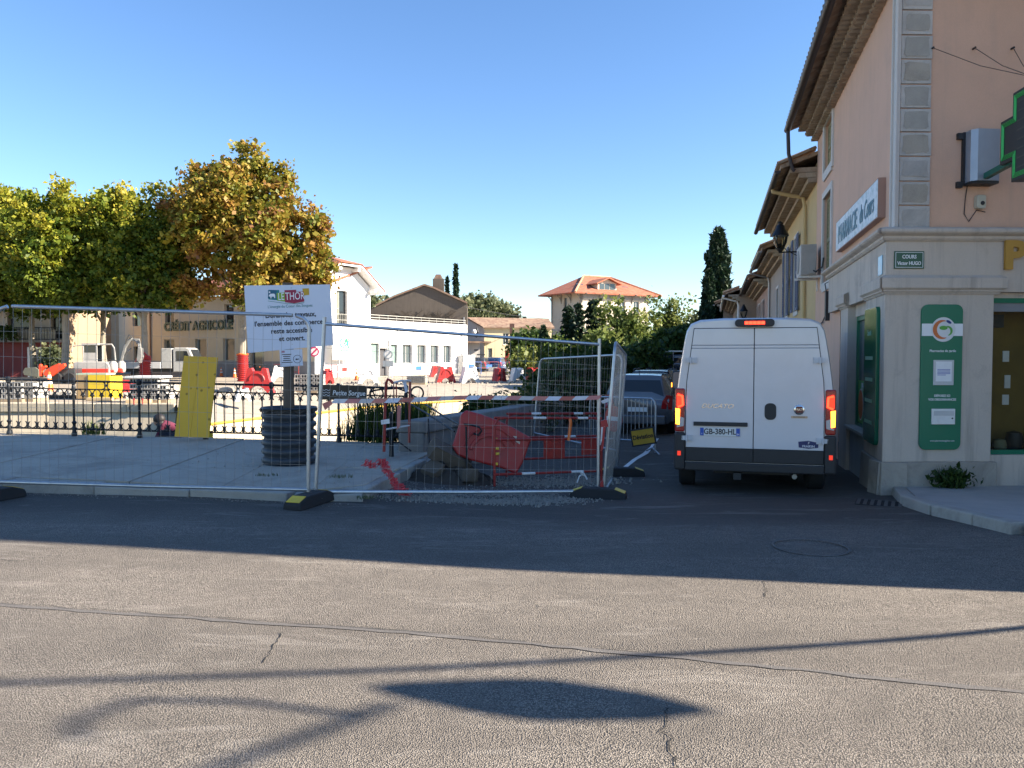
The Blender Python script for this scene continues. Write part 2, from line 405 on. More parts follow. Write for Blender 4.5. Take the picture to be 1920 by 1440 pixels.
def panel(poly, name='concrete_panel', h=.05, top=None, mat_=None, par=None, bev=.008):
    mb = MB(); n = len(poly)
    zt = [top(p[0]) if top else p[2] for p in poly]
    mb.v = [(p[0], p[1], z-h) for p, z in zip(poly, zt)]+[(p[0], p[1], z) for p, z in zip(poly, zt)]
    mb.f = [tuple(range(n))[::-1], tuple(range(n, 2*n))]+[(i, (i+1) % n, n+(i+1) % n, n+i) for i in range(n)]
    return mb.build(name, mat_ or M_CONC, par, bevel=bev)
jx = [-9.6, -8.2, -6.98, -5.8, -4.62, -3.42, -2.32]
xsj = [-16, -14.4, -12.8, -11.2]+jx
for k, (a, b) in enumerate(zip(xsj, xsj[1:])):
    gp = .008; sk = -.25
    f = lambda x: fline(x)+.27
    cuts = [0, 1] if k % 3 else [0, .55, 1]
    for c0, c1 in zip(cuts, cuts[1:]):
        def PT(x, t):
            y0, y1 = f(x), rline(x)-.02 + .25; yy = y0+(y1-y0)*t
            return (x+sk*t, yy)
        panel([PT(a+gp, c0+.002), PT(b-gp, c0+.002), PT(b-gp, c1-.002), PT(a+gp, c1-.002)], top=lambda x, k=k: pz(x)+(.004 if k % 2 else -.002), par=footway)
panel([(-2.31, 8.95), (-1.8, 9.35), (-1.62, 10.6), (-2.5, 10.75)], top=lambda x: pz(x)-.004, par=footway)
panel([(-2.51, 10.78), (-1.61, 10.63), (-1.32, 12.6), (-1.36, 13.8), (-2.56, 13.9)], top=pz, par=footway)
# kerb stones
def kerbstones(pts, w, h, topf, label, names='kerb_stone', mat_=M_KERB, L=1.0, seed=2, jitter=.016):
    rn = random.Random(seed); root = thing('kerb', label, 'kerb', (pts[0][0], pts[0][1], topf(*pts[0])-h))
    for (a, b) in zip(pts, pts[1:]):
        a, b = Vector((a[0], a[1], 0)), Vector((b[0], b[1], 0)); n = max(1, round((b-a).length/L)); d = (b-a).normalized(); nn = Vector((-d.y, d.x, 0))
        for i in range(n):
            p, q = a.lerp(b, i/n)+d*.006, a.lerp(b, (i+1)/n)-d*.006
            dz = rn.uniform(-jitter, jitter); o = nn*rn.uniform(-jitter, jitter)
            mb = MB(); cs = [p+o, q+o, q+o+nn*w, p+o+nn*w]
            tz = [topf(c.x, c.y)+dz for c in (p, q, q, p)]
            mb.v = [(c.x, c.y, z-h) for c, z in zip(cs, tz)]+[(c.x, c.y, z) for c, z in zip(cs, tz)]
            mb.f = [(3, 2, 1, 0), (4, 5, 6, 7), (0, 1, 5, 4), (1, 2, 6, 5), (2, 3, 7, 6), (3, 0, 4, 7)]
            mb.build(names, mat_, root, world=True, bevel=.022, seg=3)
    return root
kerbstones([(-15.8, fline(-15.8)), (-6.1, 9.15), (-2.55, fline(-2.55))], .26, .36, lambda x, y: pz(x)-.004, 'worn limestone kerb along the road edge of the bridge footway', L=1.15)
kerbstones([(-2.5, 8.72), (-1.72, 8.86)], .42, .30, lambda x, y: pz(x)-.05, 'broken kerb stone sunk at the corner of the footway', L=.8, jitter=.02)
kerbstones([(-1.72, 9.1), (-1.5, 10.4)], .40, .34, lambda x, y: pz(x)-.02, 'kerb stones turning the footway corner beside the red netting', L=1.3, jitter=.01)
kerbstones([(-1.46, 10.8), (-1.14, 12.7)], .34, .36, lambda x, y: pz(x)-.02, 'kerb stones on the return toward the river parapet', L=.95, jitter=.015)
# loose concrete blocks and broken lump behind the fence
def rubble(c, size, label, seed, mat_=M_KERB, sub=2, name='stone_block', cat='stone', sq=.55):
    b = bmesh.new(); bmesh.ops.create_cube(b, size=1.0)
    bmesh.ops.subdivide_edges(b, edges=b.edges, cuts=3+sub, use_grid_fill=True)
    rn = np.random.default_rng(seed); ph = rn.uniform(0, 6, 9)
    for v in b.verts:
        q = v.co.copy(); rr = q.normalized()*.62; q = q.lerp(rr, 1-sq)
        nz = sum(math.sin(q.dot(Vector((math.cos(ph[i])*k, math.sin(ph[i])*k, math.cos(ph[i]*2)*k)))*1.0+ph[i]*3)/k for i, k in enumerate((4, 7, 11, 15)))
        v.co = Vector((q.x*size[0], q.y*size[1], q.z*size[2]))*(1+.16*nz)
    for v in b.verts: v.co.z = max(v.co.z, -size[2]*.46)
    me = bpy.data.meshes.new(name); b.to_mesh(me); b.free()
    me.polygons.foreach_set('use_smooth', [True]*len(me.polygons)); me.set_sharp_from_angle(angle=R(28))
    o = mobj(name, me, mat_); o.location = c; o.rotation_euler = (0, 0, rn.uniform(0, 3))
    return tag(o, label, cat)
p = gnd(905, 868); rubble((p.x, p.y+.1, g(p.x, p.y)+.17), (.55, .4, .36), 'squared pale concrete block beside the tipped red barrier', 3, M_KERB, sq=.9)
p = gnd(868, 858); rubble((p.x-.1, p.y+.55, g(p.x, p.y)+.25), (.5, .4, .34), 'rough limestone block at the end of the footway kerb', 5, M_KERB, sq=.8)
M_EARTH = concrete('earthy_rubble', (.115, .09, .065), .6, 1.6, 1.0)
p = gnd(842, 905)
def tilt(o, r): o.rotation_euler = r; return o
tilt(rubble((p.x-.02, p.y+.3, g(p.x, p.y)+.33), (.62, .34, .22), 'broken masonry slab tilted over the dark soil pit behind the fence', 8, M_EARTH, 3, 'masonry_slab', 'rubble', .85), (.35, .5, .3))
tilt(rubble((p.x-.22, p.y+.05, g(p.x, p.y)+.14), (.3, .27, .22), 'rough broken kerb lump at the edge of the soil pit', 18, M_EARTH, 3, 'masonry_lump', 'rubble', .7), (.2, -.4, 1.0))
tilt(rubble((p.x+.25, p.y+.0, g(p.x, p.y)+.08), (.34, .26, .2), 'small earthy masonry lump lying in front of the tilted slab', 28, M_EARTH, 3, 'masonry_lump', 'rubble', .6), (.1, .3, 2.0))
mdn = MB(); nn_ = 16
for i in range(nn_+1):
    for j in range(nn_+1):
        x, y = -.75+1.5*i/nn_, -.5+1.0*j/nn_; r2 = (x/.72)**2+(y/.48)**2
        mdn.v.append((p.x+x, p.y+.2+y, g(p.x+x, p.y+.2+y)-.02+.2*max(0, 1-r2)*(1+.5*math.sin(i*1.9+j*1.3)+.3*math.sin(i*3.1-j*2.3))))
mdn.f = [(i*(nn_+1)+j, (i+1)*(nn_+1)+j, (i+1)*(nn_+1)+j+1, i*(nn_+1)+j+1) for i in range(nn_) for j in range(nn_)]
tag(mdn.build('soil_heap', concrete('dark_soil', (.06, .045, .032), .5, 3, 1.0), smooth=True), 'dark soil heap dug up beside the kerb behind the fence', 'soil')
# ---- river, banks, far quay
water = _m = mat('river_water', (.03, .05, .035), .08, 0, .3, 1, .25, 3)
w = MB(); w.quad((-150, 13, -1.95), (40, 13, -1.95), (40, 60, -1.95), (-150, 60, -1.95)); struct(w.build('river_water', water))
QE = [(-150, 25.4), (-60, 25.2), gz(-60, 757, 0)[:2], gz(95, 756.5, 0)[:2], gz(180, 757, 0)[:2], gz(240, 757.5, 0)[:2], gz(330, 758, 0)[:2]]
QE2 = [at(392, 700, 28.5)[:2], at(480, 700, 31)[:2], at(600, 700, 35)[:2], at(750, 700, 40)[:2], at(880, 700, 43)[:2], at(960, 700, 45)[:2], (3.0, 46)]
plz = MB(); edge = [tuple(q) for q in QE+QE2]
pl_v = [(x, y, 0) for x, y in edge]+[(xp(46)-.4, 46, 0), (xp(120)-6, 120, 0), (-150, 120, 0)]
plz.v = pl_v; plz.f = [tuple(range(len(pl_v)))]
struct(plz.build('plaza_ground', M_SAND))
quay = thing('quay_wall', 'sunlit limestone quay wall across the river below the works site', 'wall', (edge[3][0], edge[3][1], -1.95))
qw = MB()
for a, b in zip(QE, QE[1:]): qw.quad((a[0]+.2, a[1]-.85, -2.2), (b[0]+.2, b[1]-.85, -2.2), (b[0], b[1], -.28), (a[0], a[1], -.28))
e = QE[-1]; f2 = QE2[0]
qw.quad((e[0], e[1], -2.2), (f2[0], f2[1], -2.2), (f2[0], f2[1], -.02), (e[0], e[1], -.02))
qw.build('wall_face', M_QUAY, quay, world=True)
rn = random.Random(4)
for a, b in zip(QE, QE[1:]):
    a, b = Vector((*a, 0)), Vector((*b, 0)); n = max(1, int((b-a).length/1.9))
    if (b-a).length > 60: n = 30
    d = (b-a).normalized(); nn = Vector((d.y, -d.x, 0))
    for i in range(n):
        p, q = a.lerp(b, i/n), a.lerp(b, (i+1)/n); gp = d*.008; o = nn*(.10+rn.uniform(-.012, .012)); zz = .02+rn.uniform(-.01, .012)
        mb = MB(); cs = [p+gp+o, q-gp+o, q-gp-nn*.5, p+gp-nn*.5]
        mb.v = [(c.x, c.y, -.28) for c in cs]+[(c.x, c.y, zz) for c in cs]
        mb.f = [(3, 2, 1, 0), (4, 5, 6, 7), (0, 1, 5, 4), (1, 2, 6, 5), (2, 3, 7, 6), (3, 0, 4, 7)]
        mb.build('coping_stone', M_QUAY, quay, world=True, bevel=.02)
# lower ramp edge marked by a yellow line
YE = [gz(352, 802, -.62), gz(395, 798, -.62), gz(490, 786, -.62), gz(592, 777, -.62), gz(677, 767, -.62), gz(727, 763, -.62), gz(800, 756, -.6), gz(900, 750, -.6)]
rm = MB(); U = [QE[-1]]+QE2
n = 16
def sample(P, t):
    P = [Vector((*q[:2], 0)) for q in P]; L = [0]
    for a, b in zip(P, P[1:]): L.append(L[-1]+(b-a).length)
    s = t*L[-1]
    for i in range(len(P)-1):
        if s <= L[i+1]+1e-9: return P[i].lerp(P[i+1], (s-L[i])/max(1e-9, L[i+1]-L[i]))
    return P[-1]
for i in range(n+1):
    a, b = sample(YE, i/n), sample(U, i/n)
    for k in range(7):
        t = k/6; q = a.lerp(b, t); rm.v.append((q.x, q.y, -.62*(1-t)**1.2-.005+.05*math.sin(i*1.7+k*2.1)*t*(1-t)*2))
for i in range(n):
    for k in range(6): rm.f.append((i*7+k, (i+1)*7+k, (i+1)*7+k+1, i*7+k+1))
struct(rm.build('river_ramp', M_GRAVELG, smooth=True))
lw = thing('ramp_wall', 'pale concrete retaining wall under the gravel ramp by the river', 'wall', (YE[1].x, YE[1].y, -1.95))
mb = MB()
for a, b in zip(YE, YE[1:]): mb.quad((a.x+.3, a.y-.6, -2.2), (b.x+.3, b.y-.6, -2.2), (b.x, b.y, -.62), (a.x, a.y, -.62))
mb.build('wall_face', M_QUAY, lw, world=True)
mb = MB(); mb.tube([(q.x, q.y-.02, -.57) for q in YE[1:]], .045, 8)
tag(mb.build('yellow_hose', mat('yellow_hose_paint', (.70, .42, .04), .5), smooth=True), 'yellow hose lying along the edge of the river ramp', 'hose')
# right bank behind the parapet
bk = MB(); 
for i in range(26):
    y = 13.6+i*1.35; x = xp(y)
    for (dx, dz) in ((.25, 0), (-1.2, -.05), (-2.6, -.5), (-4.2, -1.4), (-5.5, -2.1)):
        bk.v.append((x+dx, y-dx*.3, min(-.3, g(x+1, y))+dz+.05*math.sin(i*2+dx*3)))
for i in range(25):
    for k in range(4): bk.f.append((i*5+k, (i+1)*5+k, (i+1)*5+k+1, i*5+k+1))
M_SOIL = concrete('bank_soil', (.16, .125, .08), .5, 1.5, 1.0)
struct(bk.build('river_bank', M_SOIL, smooth=True))
# land under and beyond the town
ld = MB()
for q in ([(-3000, 120), (3000, 120), (3000, 9000), (-3000, 9000)], [(-3000, -3000), (3000, -3000), (3000, -12), (-3000, -12)], [(-3000, -12), (-30, -12), (-30, 13.2), (-3000, 13.2)],
          [(-3000, 13.2), (-150, 13.2), (-150, 120), (-3000, 120)], [(30, -12), (3000, -12), (3000, 120), (30, 120)]):
    ld.quad(*[(x, y, -.62) for x, y in q])
ld.add([(wallx(13)+1, 13, -.62), (30, 13, -.62), (30, 120, -.62), (wallx(120)-8, 120, -.62), (wallx(70)+1, 70, -.62)], [(0, 1, 2, 3, 4)])
struct(ld.build('land', M_SAND))
lim = concrete('limestone_ridge', (.30, .30, .29), .3, .002, 0)
hl = MB(); P = []
for i in range(41):
    t = i/40; x = -2600+t*3600; h = 60*math.exp(-((t-.62)/.24)**2)+25*math.sin(t*11)*t*(1-t)
    P.append((x, 7000-600*math.sin(t*3), h))
for k, (s, q) in enumerate(((0, 0), (.55, 300), (1, 900))):
    for p in P: hl.v.append((p[0], p[1]+q-900, -2+p[2]*s))
hl.f = [(r*41+i, r*41+i+1, (r+1)*41+i+1, (r+1)*41+i) for r in range(2) for i in range(40)]
struct(hl.build('hill', lim, smooth=True))
# ---- pharmacy pavement on the right
KR = [gnd(1610, 905)]
def pzr(x, y): return g(x, y)+.12
kr = [(4.55, 10.15), (4.95, 9.65), (5.05, 9.2), (5.0, 8.3), (4.95, 7.4), (5.3, 6.4), (6.3, 5.6), (9, 4.9), (13, 4.4)]
kr = [tuple(gnd(1694, 926)[:2]), tuple(gnd(1716, 948)[:2]), tuple(gnd(1770, 966)[:2]), tuple(gnd(1850, 985)[:2]), tuple(gnd(1925, 1003)[:2]), (5.9, 6.45), (8.5, 5.6), (13, 5.0)]
poly = [(4.86, 10.35)]+kr+[(13, 10.6)]
pm = MB(); n = len(poly)
pm.v = [(x, y, pzr(x, y)-.004) for x, y in poly]+[(8, 8.5, pzr(8, 8.5))]
pm.f = [(i, (i+1) % n, n) for i in range(n)]
struct(pm.build('pavement', M_PAV2))
kerbstones([(a, b) for a, b in reversed(kr)], .16, .30, lambda x, y: pzr(x, y)+.004, 'pale stone kerb curving round the pharmacy pavement', L=.95, seed=9, jitter=.004)
# drain grate
p = gnd(1655, 945); gr = thing('drain_grate', 'cast iron drain grate in the gutter by the pharmacy corner', 'drain', (p.x, p.y, g(p.x, p.y)+.004), R(-28))
MB().box((-.30, -.2, -.002), (.30, .2, .004)).build('pit', M_CRACK, gr)
for i in range(8):
    x = -.27+i*.077; MB().box((x-.02, -.19, .005), (x+.02, .19, .012)).build('bar', MATS['drain_iron'] if 'drain_iron' in MATS else mat('drain_iron', (.10, .098, .095), .6, .4, .3), gr)
# gravel spill under the fence
def scatter_stones(name, centers, n, rmin, rmax, zf, mat_, label, seed):
    rn = np.random.default_rng(seed); V = []; F = []
    base = np.array([(1, 0, -.4), (-.5, .86, -.4), (-.5, -.86, -.4), (.2, .1, .9), (-.6, -.3, .5)])
    faces = [(0, 1, 3), (1, 4, 3), (1, 2, 4), (2, 0, 4), (0, 3, 4), (0, 2, 1)]
    for i in range(n):
        c = centers[rn.integers(len(centers))]
        x = c[0]+rn.normal()*c[2]; y = c[1]+rn.normal()*c[3]
        s = rn.uniform(rmin, rmax)*(1 if rn.random() < .9 else 1.9); a = rn.uniform(0, 6.3)
        rot = np.array([[math.cos(a), -math.sin(a), 0], [math.sin(a), math.cos(a), 0], [0, 0, 1]])
        q = (base*rn.uniform(.7, 1.3, (5, 3)))@rot.T*s+np.array([x, y, zf(x, y)+s*.3])
        k = len(V); V += [tuple(v) for v in q]; F += [tuple(j+k for j in f) for f in faces]
    mb = MB(); mb.v, mb.f = V, F
    o = mb.build(name, mat_, fix=False); o['kind'] = 'stuff'; o['label'] = label; o['category'] = 'gravel'; return o
M_STONE = concrete('gravel_stone', (.30, .275, .235), .3, 6, .3)
cs = [gnd(px, py) for px, py in ((780, 935), (850, 938), (930, 942), (1000, 940), (890, 925), (820, 925), (960, 925), (1040, 935))]
scatter_stones('gravel', [(c.x, c.y, .3, .12) for c in cs], 5200, .005, .016, g, M_STONE, 'loose pale gravel spilled on the asphalt under the fence', 3)
cs = [gnd(px, py) for px, py in ((930, 905), (1000, 905), (1060, 905), (1090, 900))]
scatter_stones('gravel', [(c.x, c.y, .35, .25) for c in cs], 2200, .006, .02, g, M_STONE, 'gravel and grit strewn under the red works barriers', 5)

scatter_stones('kerb_grit', [(x, fline(x)-.06, .35, .05) for x in [-6+.4*i for i in range(10)]]+[(-1.55+.03*i, 9.3+.3*i, .12, .12) for i in range(10)], 1500, .002, .007, g, M_STONE, 'fine grit gathered along the foot of the kerb', 14)
scatter_stones('footway_grit', [(-6+.5*i, 10.2+.7*(i % 5), .5, .5) for i in range(9)]+[(-2.1, 9.6, .3, .5)], 700, .002, .008, lambda x, y: pz(x), M_STONE, 'grit and crumbs strewn on the bridge footway', 15)
# ================================================================== BUILDINGS
class Face:
    """a vertical wall plane; local x along the wall, local y up, local z out of the wall"""
    def __init__(s, o, t):
        s.t = Vector((t[0], t[1], 0)).normalized(); s.o = Vector((o[0], o[1], 0)); s.n = Vector((s.t.y, -s.t.x, 0))
        s.M = frame(s.o, s.t, (0, 0, 1))
    def uv(s, px, py, off=0):
        r = ray(px, py); c = Vector((0, 0, CAM_Z)); k = ((s.o+s.n*off-c).dot(s.n))/r.dot(s.n); p = c+r*k
        return ((p-s.o).dot(s.t), p.z)
    def rect(s, x0, y0, x1, y1, off=0):
        ym, xm = (y0+y1)/2, (x0+x1)/2
        return (s.uv(x0, ym, off)[0], s.uv(x1, ym, off)[0], s.uv(xm, y1, off)[1], s.uv(xm, y0, off)[1])
    def P(s, u, z, w=0): return s.M @ Vector((u, z, w))
    def mb(s, m, name, mat_, parent, **k):
        m.v = [tuple(s.M @ Vector(v)) for v in m.v]; return m.build(name, mat_, parent, world=True, **k)
def wallgrid(s0, s1, z0, z1, ops, depth):
    m = MB(); S = sorted(set([s0, s1]+[v for o in ops for v in o[:2] if s0 < v < s1])); Z = sorted(set([z0, z1]+[v for o in ops for v in o[2:4] if z0 < v < z1]))
    for a, b in zip(S, S[1:]):
        for c, d in zip(Z, Z[1:]):
            x, y = (a+b)/2, (c+d)/2
            if any(o[0] < x < o[1] and o[2] < y < o[3] for o in ops): continue
            m.quad((a, c, 0), (b, c, 0), (b, d, 0), (a, d, 0))
    for a, b, c, d in [o[:4] for o in ops]:
        e = -depth
        m.quad((a, c, 0), (a, c, e), (a, d, e), (a, d, 0)); m.quad((b, c, e), (b, c, 0), (b, d, 0), (b, d, e))
        m.quad((a, d, 0), (a, d, e), (b, d, e), (b, d, 0)); m.quad((a, c, e), (a, c, 0), (b, c, 0), (b, c, e))
    return m
M_FRAME = mat('window_frame_white', (.7, .69, .66), .5)
M_SILL = concrete('sill_stone', (.5, .47, .42), .4, 2, .3)
M_CURT = mat('curtain', (.55, .54, .5), .9, var=.15, scale=20)
def window(F, par, r, depth, frame_m=None, pane_m=None, mull=1, rail=0, sill=False, curtain=False, name='window'):
    a, b, c, d = r; fm = frame_m or M_FRAME; e = -depth
    fr = MB(); w = min(.06, (b-a)*.09)
    for q in ((a, a+w, c, d), (b-w, b, c, d), (a+w, b-w, c, c+w), (a+w, b-w, d-w, d)): fr.box((q[0], q[2], e), (q[1], q[3], e+.05))
    for i in range(mull):
        x = a+(b-a)*(i+1)/(mull+1); fr.box((x-w*.5, c+w, e+.002), (x+w*.5, d-w, e+.045))
    for i in range(rail):
        z = c+(d-c)*(i+1)/(rail+1); fr.box((a+w, z-w*.4, e+.004), (b-w, z+w*.4, e+.04))
    o = F.mb(fr, name, fm, par)
    F.mb(MB().quad((a, c, e+.015), (b, c, e+.015), (b, d, e+.015), (a, d, e+.015)), 'pane', pane_m or M_GLASS, o, fix=False)
    if curtain: F.mb(MB().quad((a, c, e-.1), (b, c, e-.1), (b, d, e-.1), (a, d, e-.1)), 'curtain', M_CURT, o, fix=False)
    if sill: F.mb(MB().box((a-.1, c-.1, -.03), (b+.1, c, .1)), 'sill', M_SILL, par)
    return o
def shutter(F, par, a, b, c, d, m, out=.03, ang=0, slats=True):
    M = Matrix.Translation((a, 0, out)) @ Matrix.Rotation(ang, 4, 'Y'); w = b-a
    f = MB(); f.box((0, c, 0), (.05, d, .035), M).box((w-.05, c, 0), (w, d, .035), M).box((.05, c, 0), (w-.05, c+.08, .035), M).box((.05, d-.08, 0), (w-.05, d, .035), M).box((.05, (c+d)/2-.04, 0), (w-.05, (c+d)/2+.04, .035), M)
    o = F.mb(f, 'shutter', m, par)
    if slats:
        n = int((d-c)/.09)
        for i in range(n):
            z = c+.08+(d-c-.16)*(i+.5)/n; s = MB(); s.add([(.05, z-.03, .008), (w-.05, z-.03, .008), (w-.05, z+.03, .028), (.05, z+.03, .028), (.05, z-.03, .0), (w-.05, z-.03, .0), (w-.05, z+.03, .02), (.05, z+.03, .02)],
                [(0, 1, 2, 3), (7, 6, 5, 4), (0, 4, 5, 1), (2, 6, 7, 3)], M)
            F.mb(s, 'slat', m, o)
    return o
M_PINK = plaster('peach_render', (.67, .43, .31), .42, (.40, .30, .24))
M_PHST = plaster('shopfront_stone', (.57, .49, .41), .8, (.20, .17, .145), .6)
M_PHWH = plaster('white_quoin_paint', (.62, .60, .57), .2, (.35, .33, .31))
M_QUOIN = concrete('quoin_stone', (.40, .38, .34), .35, 1.6, .8)
M_LIME = concrete('worn_limewash', (.53, .51, .48), .5, 2.2, .6); M_QUOIN2 = concrete('quoin_stone_warm', (.43, .39, .33), .5, 1.2, .9); M_QUOIN3 = concrete('quoin_stone_pale', (.48, .46, .43), .4, 1.9, .8)
M_SOOT = concrete('sooty_plinth', (.40, .35, .29), .9, 1.1, .8)
M_TERR = tiles('old_clay_tile', ((.20, .12, .07), (.30, .19, .11), (.36, .26, .17)), 7)
M_GENO = tiles('genoise_tile', ((.30, .22, .15), (.38, .29, .20), (.42, .34, .25)), 9)
M_GUT = mat('zinc_gutter_dark', (.055, .045, .045), .5, .5, .2)
M_ZINC = mat('zinc_pipe', (.30, .30, .31), .45, .7, .2)
M_GREEN = mat('pharmacy_green', (.008, .16, .085), .35, 0, .05, 3)
M_GREEN2 = mat('lime_green_film', (.12, .38, .07), .4, 0, .06, 3)
# ---- pharmacy house (peach, on the right)
ph = thing('pharmacy_house', 'peach rendered corner house with pale stone shopfront and white quoins', 'building', (5.04, 10.3, -.3))
FS = Face((wallx(17.9), 17.9), (wallx(10.2)-wallx(17.9), -7.7))          # street side, s from far end to the corner
LS = (Vector((wallx(10.2), 10.2))-Vector((wallx(17.9), 17.9))).length
FF = Face((5.04, 10.3), (1, .02))
def ps(t): return LS-t*LS/7.7                                          # street depth t (m from corner) -> s
up = (ps(6.5), ps(5.4), 5.55, 6.55); fl = (ps(6.5), ps(5.4), 3.18, 5.0)
FS.mb(wallgrid(0, LS, 3.2, 7.05, [up, fl], .16), 'street_wall', M_PINK, ph)
FS.mb(wallgrid(0, ps(4.2), -.5, 3.2, [(.5, 1.5, -.45, 2.2)], .2), 'street_wall', M_PINK, ph)
FF.mb(wallgrid(.0, 9, 3.2, 7.05, [], .1), 'front_wall', M_PINK, ph)
bb = MB(); bb.add([(7.04, 17.9, -.5), (13, 17.5, -.5), (13, 17.5, 7), (7.04, 17.9, 7), (13, 10.5, -.5), (13, 10.5, 7)], [(0, 1, 2, 3), (1, 4, 5, 2)])
bb.build('rear_wall', M_PINK, ph, world=True)
M_OLIVE = mat('faded_olive_shutter', (.22, .21, .12), .7, 0, .2, 8)
for r in (up, fl):
    a, b, c, d = r; f = MB(); w = .13
    for q in ((a-w, a, c-w, d+w), (b, b+w, c-w, d+w), (a, b, d, d+w), (a, b, c-w-.05, c)): f.box((q[0], q[2], -.01), (q[1], q[3], .035))
    FS.mb(f, 'window_surround', M_PHWH, ph)
    sh = (a+b)/2
    for (q0, q1) in ((a+.01, sh-.005), (sh+.005, b-.01)): shutter(FS, ph, q0, q1, c+.01, d-.01, M_OLIVE, -.09)
FS.mb(wallgrid(.5, 1.5, -.45, 2.2, [], .1), 'side_door', mat('dark_door', (.05, .05, .055), .5), ph).location += Vector((.1, 0, 0))
# quoins: a white painted band on the street side, single stones on the front
FS.mb(MB().box((LS-.20, 3.3, .004), (LS+.03, 7.0, .022)), 'quoin_band', M_PHWH, ph)
FF.mb(MB().box((-.03, 3.3, .004), (.0875, 7.0, .02)), 'quoin_band', M_PHWH, ph)
z = 3.30; rn = random.Random(5); k = 0
while z < 6.9:
    h = .318+rn.uniform(-.01, .01)
    st = FF.mb(MB().box((.09, z+.008, .006), (.50+rn.uniform(-.012, .01), z+h-.006, .026+rn.uniform(0, .008))), 'quoin_stone', M_LIME, ph, bevel=.008)
    m = MB(); n = 30; cx, cy = .295, z+h/2; ph_ = rn.uniform(0, 6); ex_, ey_ = .188-rn.uniform(0, .03), .137-rn.uniform(0, .025)
    pl = [(cx+rn.uniform(-.006, .006)+ex_*(1-.09*abs(math.sin(t*2.5+ph_))*rn.uniform(.3, 1.6))*math.copysign(abs(math.cos(t))**.22, math.cos(t)), cy+rn.uniform(-.005, .005)+ey_*(1-.1*abs(math.sin(t*3.3+ph_*2))*rn.uniform(.3, 1.7))*math.copysign(abs(math.sin(t))**.22, math.sin(t))) for t in [2*math.pi*i/n for i in range(n)]]
    FF.mb(m.prism(pl, .003, None, .0345), 'bare_stone', (M_QUOIN, M_QUOIN2, M_QUOIN3)[rn.randrange(3)], st)
    z += h; k += 1
# stone shopfront
def profile_band(F, s0, s1, prof, name, mat_, par, ret0=0, ret1=0):
    """moulding: prof is [(out, z)] swept along the wall"""
    m = MB()
    m.loft([[(s0-p[0]*ret0, p[1], p[0]) for p in prof]+[(s0, prof[-1][1], -.05), (s0, prof[0][1], -.05)], [(s1+p[0]*ret1, p[1], p[0]) for p in prof]+[(s1, prof[-1][1], -.05), (s1, prof[0][1], -.05)]])
    return F.mb(m, name, mat_, par)
FSL = Face((4.93+.26*5, 10.2+5), (-.26*5, -5)); LL = math.hypot(.26*5, 5); FFL = Face((4.93, 10.2), (1, .02))
def qs(t): return LL-t*LL/5.0
corn = [(.02, 3.14), (.05, 3.17), (.05, 3.20), (.11, 3.225), (.13, 3.245), (.13, 3.275), (.10, 3.30), (.0, 3.325)]
cap = [(.015, 2.44), (.03, 2.465), (.05, 2.475), (.05, 2.49), (.085, 2.52), (.085, 2.65), (.02, 2.69)]
# piers and frieze as solid pieces
def foot(pts, z0, z1, name, bev=.006):
    m = MB(); m.prism([(p[0], p[1]) for p in pts], z1-z0, None, z0); return m.build(name, M_PHST, ph, world=True, bevel=bev)
foot([FFL.P(0, 0), FFL.P(1.46, 0), FFL.P(1.46, 0, -.5), FFL.P(.75, 0, -.75), FSL.P(qs(1.25), 0, -.4), FSL.P(qs(1.25), 0)], .215, 2.47, 'pier')
FSL.mb(MB().box((qs(3.5), -.45, -.42), (qs(2.78), 2.47, 0)), 'pier', M_PHST, ph, bevel=.006)
foot([FFL.P(.004, 0, -.004), FFL.P(4.1, 0, -.004), FFL.P(4.1, 0, -.5), FFL.P(.8, 0, -.5), FSL.P(.0, 0, -.5), FSL.P(0, 0, -.004)], 2.472, 3.2, 'frieze', .004)
profile_band(FFL, 0, 4.1, corn, 'cornice', M_PHST, ph, 1, 0); profile_band(FSL, 0, LL, corn, 'cornice', M_PHST, ph, 1, 1)
profile_band(FFL, 0, 1.5, cap, 'pier_capital', M_PHST, ph, 1, 1); profile_band(FSL, qs(1.29), LL, cap, 'pier_capital', M_PHST, ph, 0, 1)
profile_band(FSL, qs(3.52), qs(2.76), cap, 'pier_capital', M_PHST, ph, 1, 1)
pl = MB(); pl.add([(-.06, -.5, .09), (1.52, -.5, .09), (1.52, .215, .045), (-.03, .215, .045), (-.06, -.5, -.3), (1.52, -.5, -.3), (1.52, .215, -.3), (-.03, .215, -.3)], [(0, 1, 2, 3), (1, 5, 6, 2), (4, 0, 3, 7), (3, 2, 6, 7)])
FFL.mb(pl, 'plinth', M_SOOT, ph, bevel=.01)
pl = MB(); pl.add([(qs(1.29), -.5, .06), (LL+.03, -.5, .09), (LL+.02, .21, .045), (qs(1.29), .21, .03), (qs(1.29), -.5, -.3), (LL+.03, -.5, -.3), (LL+.02, .21, -.3), (qs(1.29), .21, -.3)], [(0, 1, 2, 3), (1, 5, 6, 2), (4, 0, 3, 7), (3, 2, 6, 7)])
FSL.mb(pl, 'plinth', M_SOOT, ph, bevel=.01)
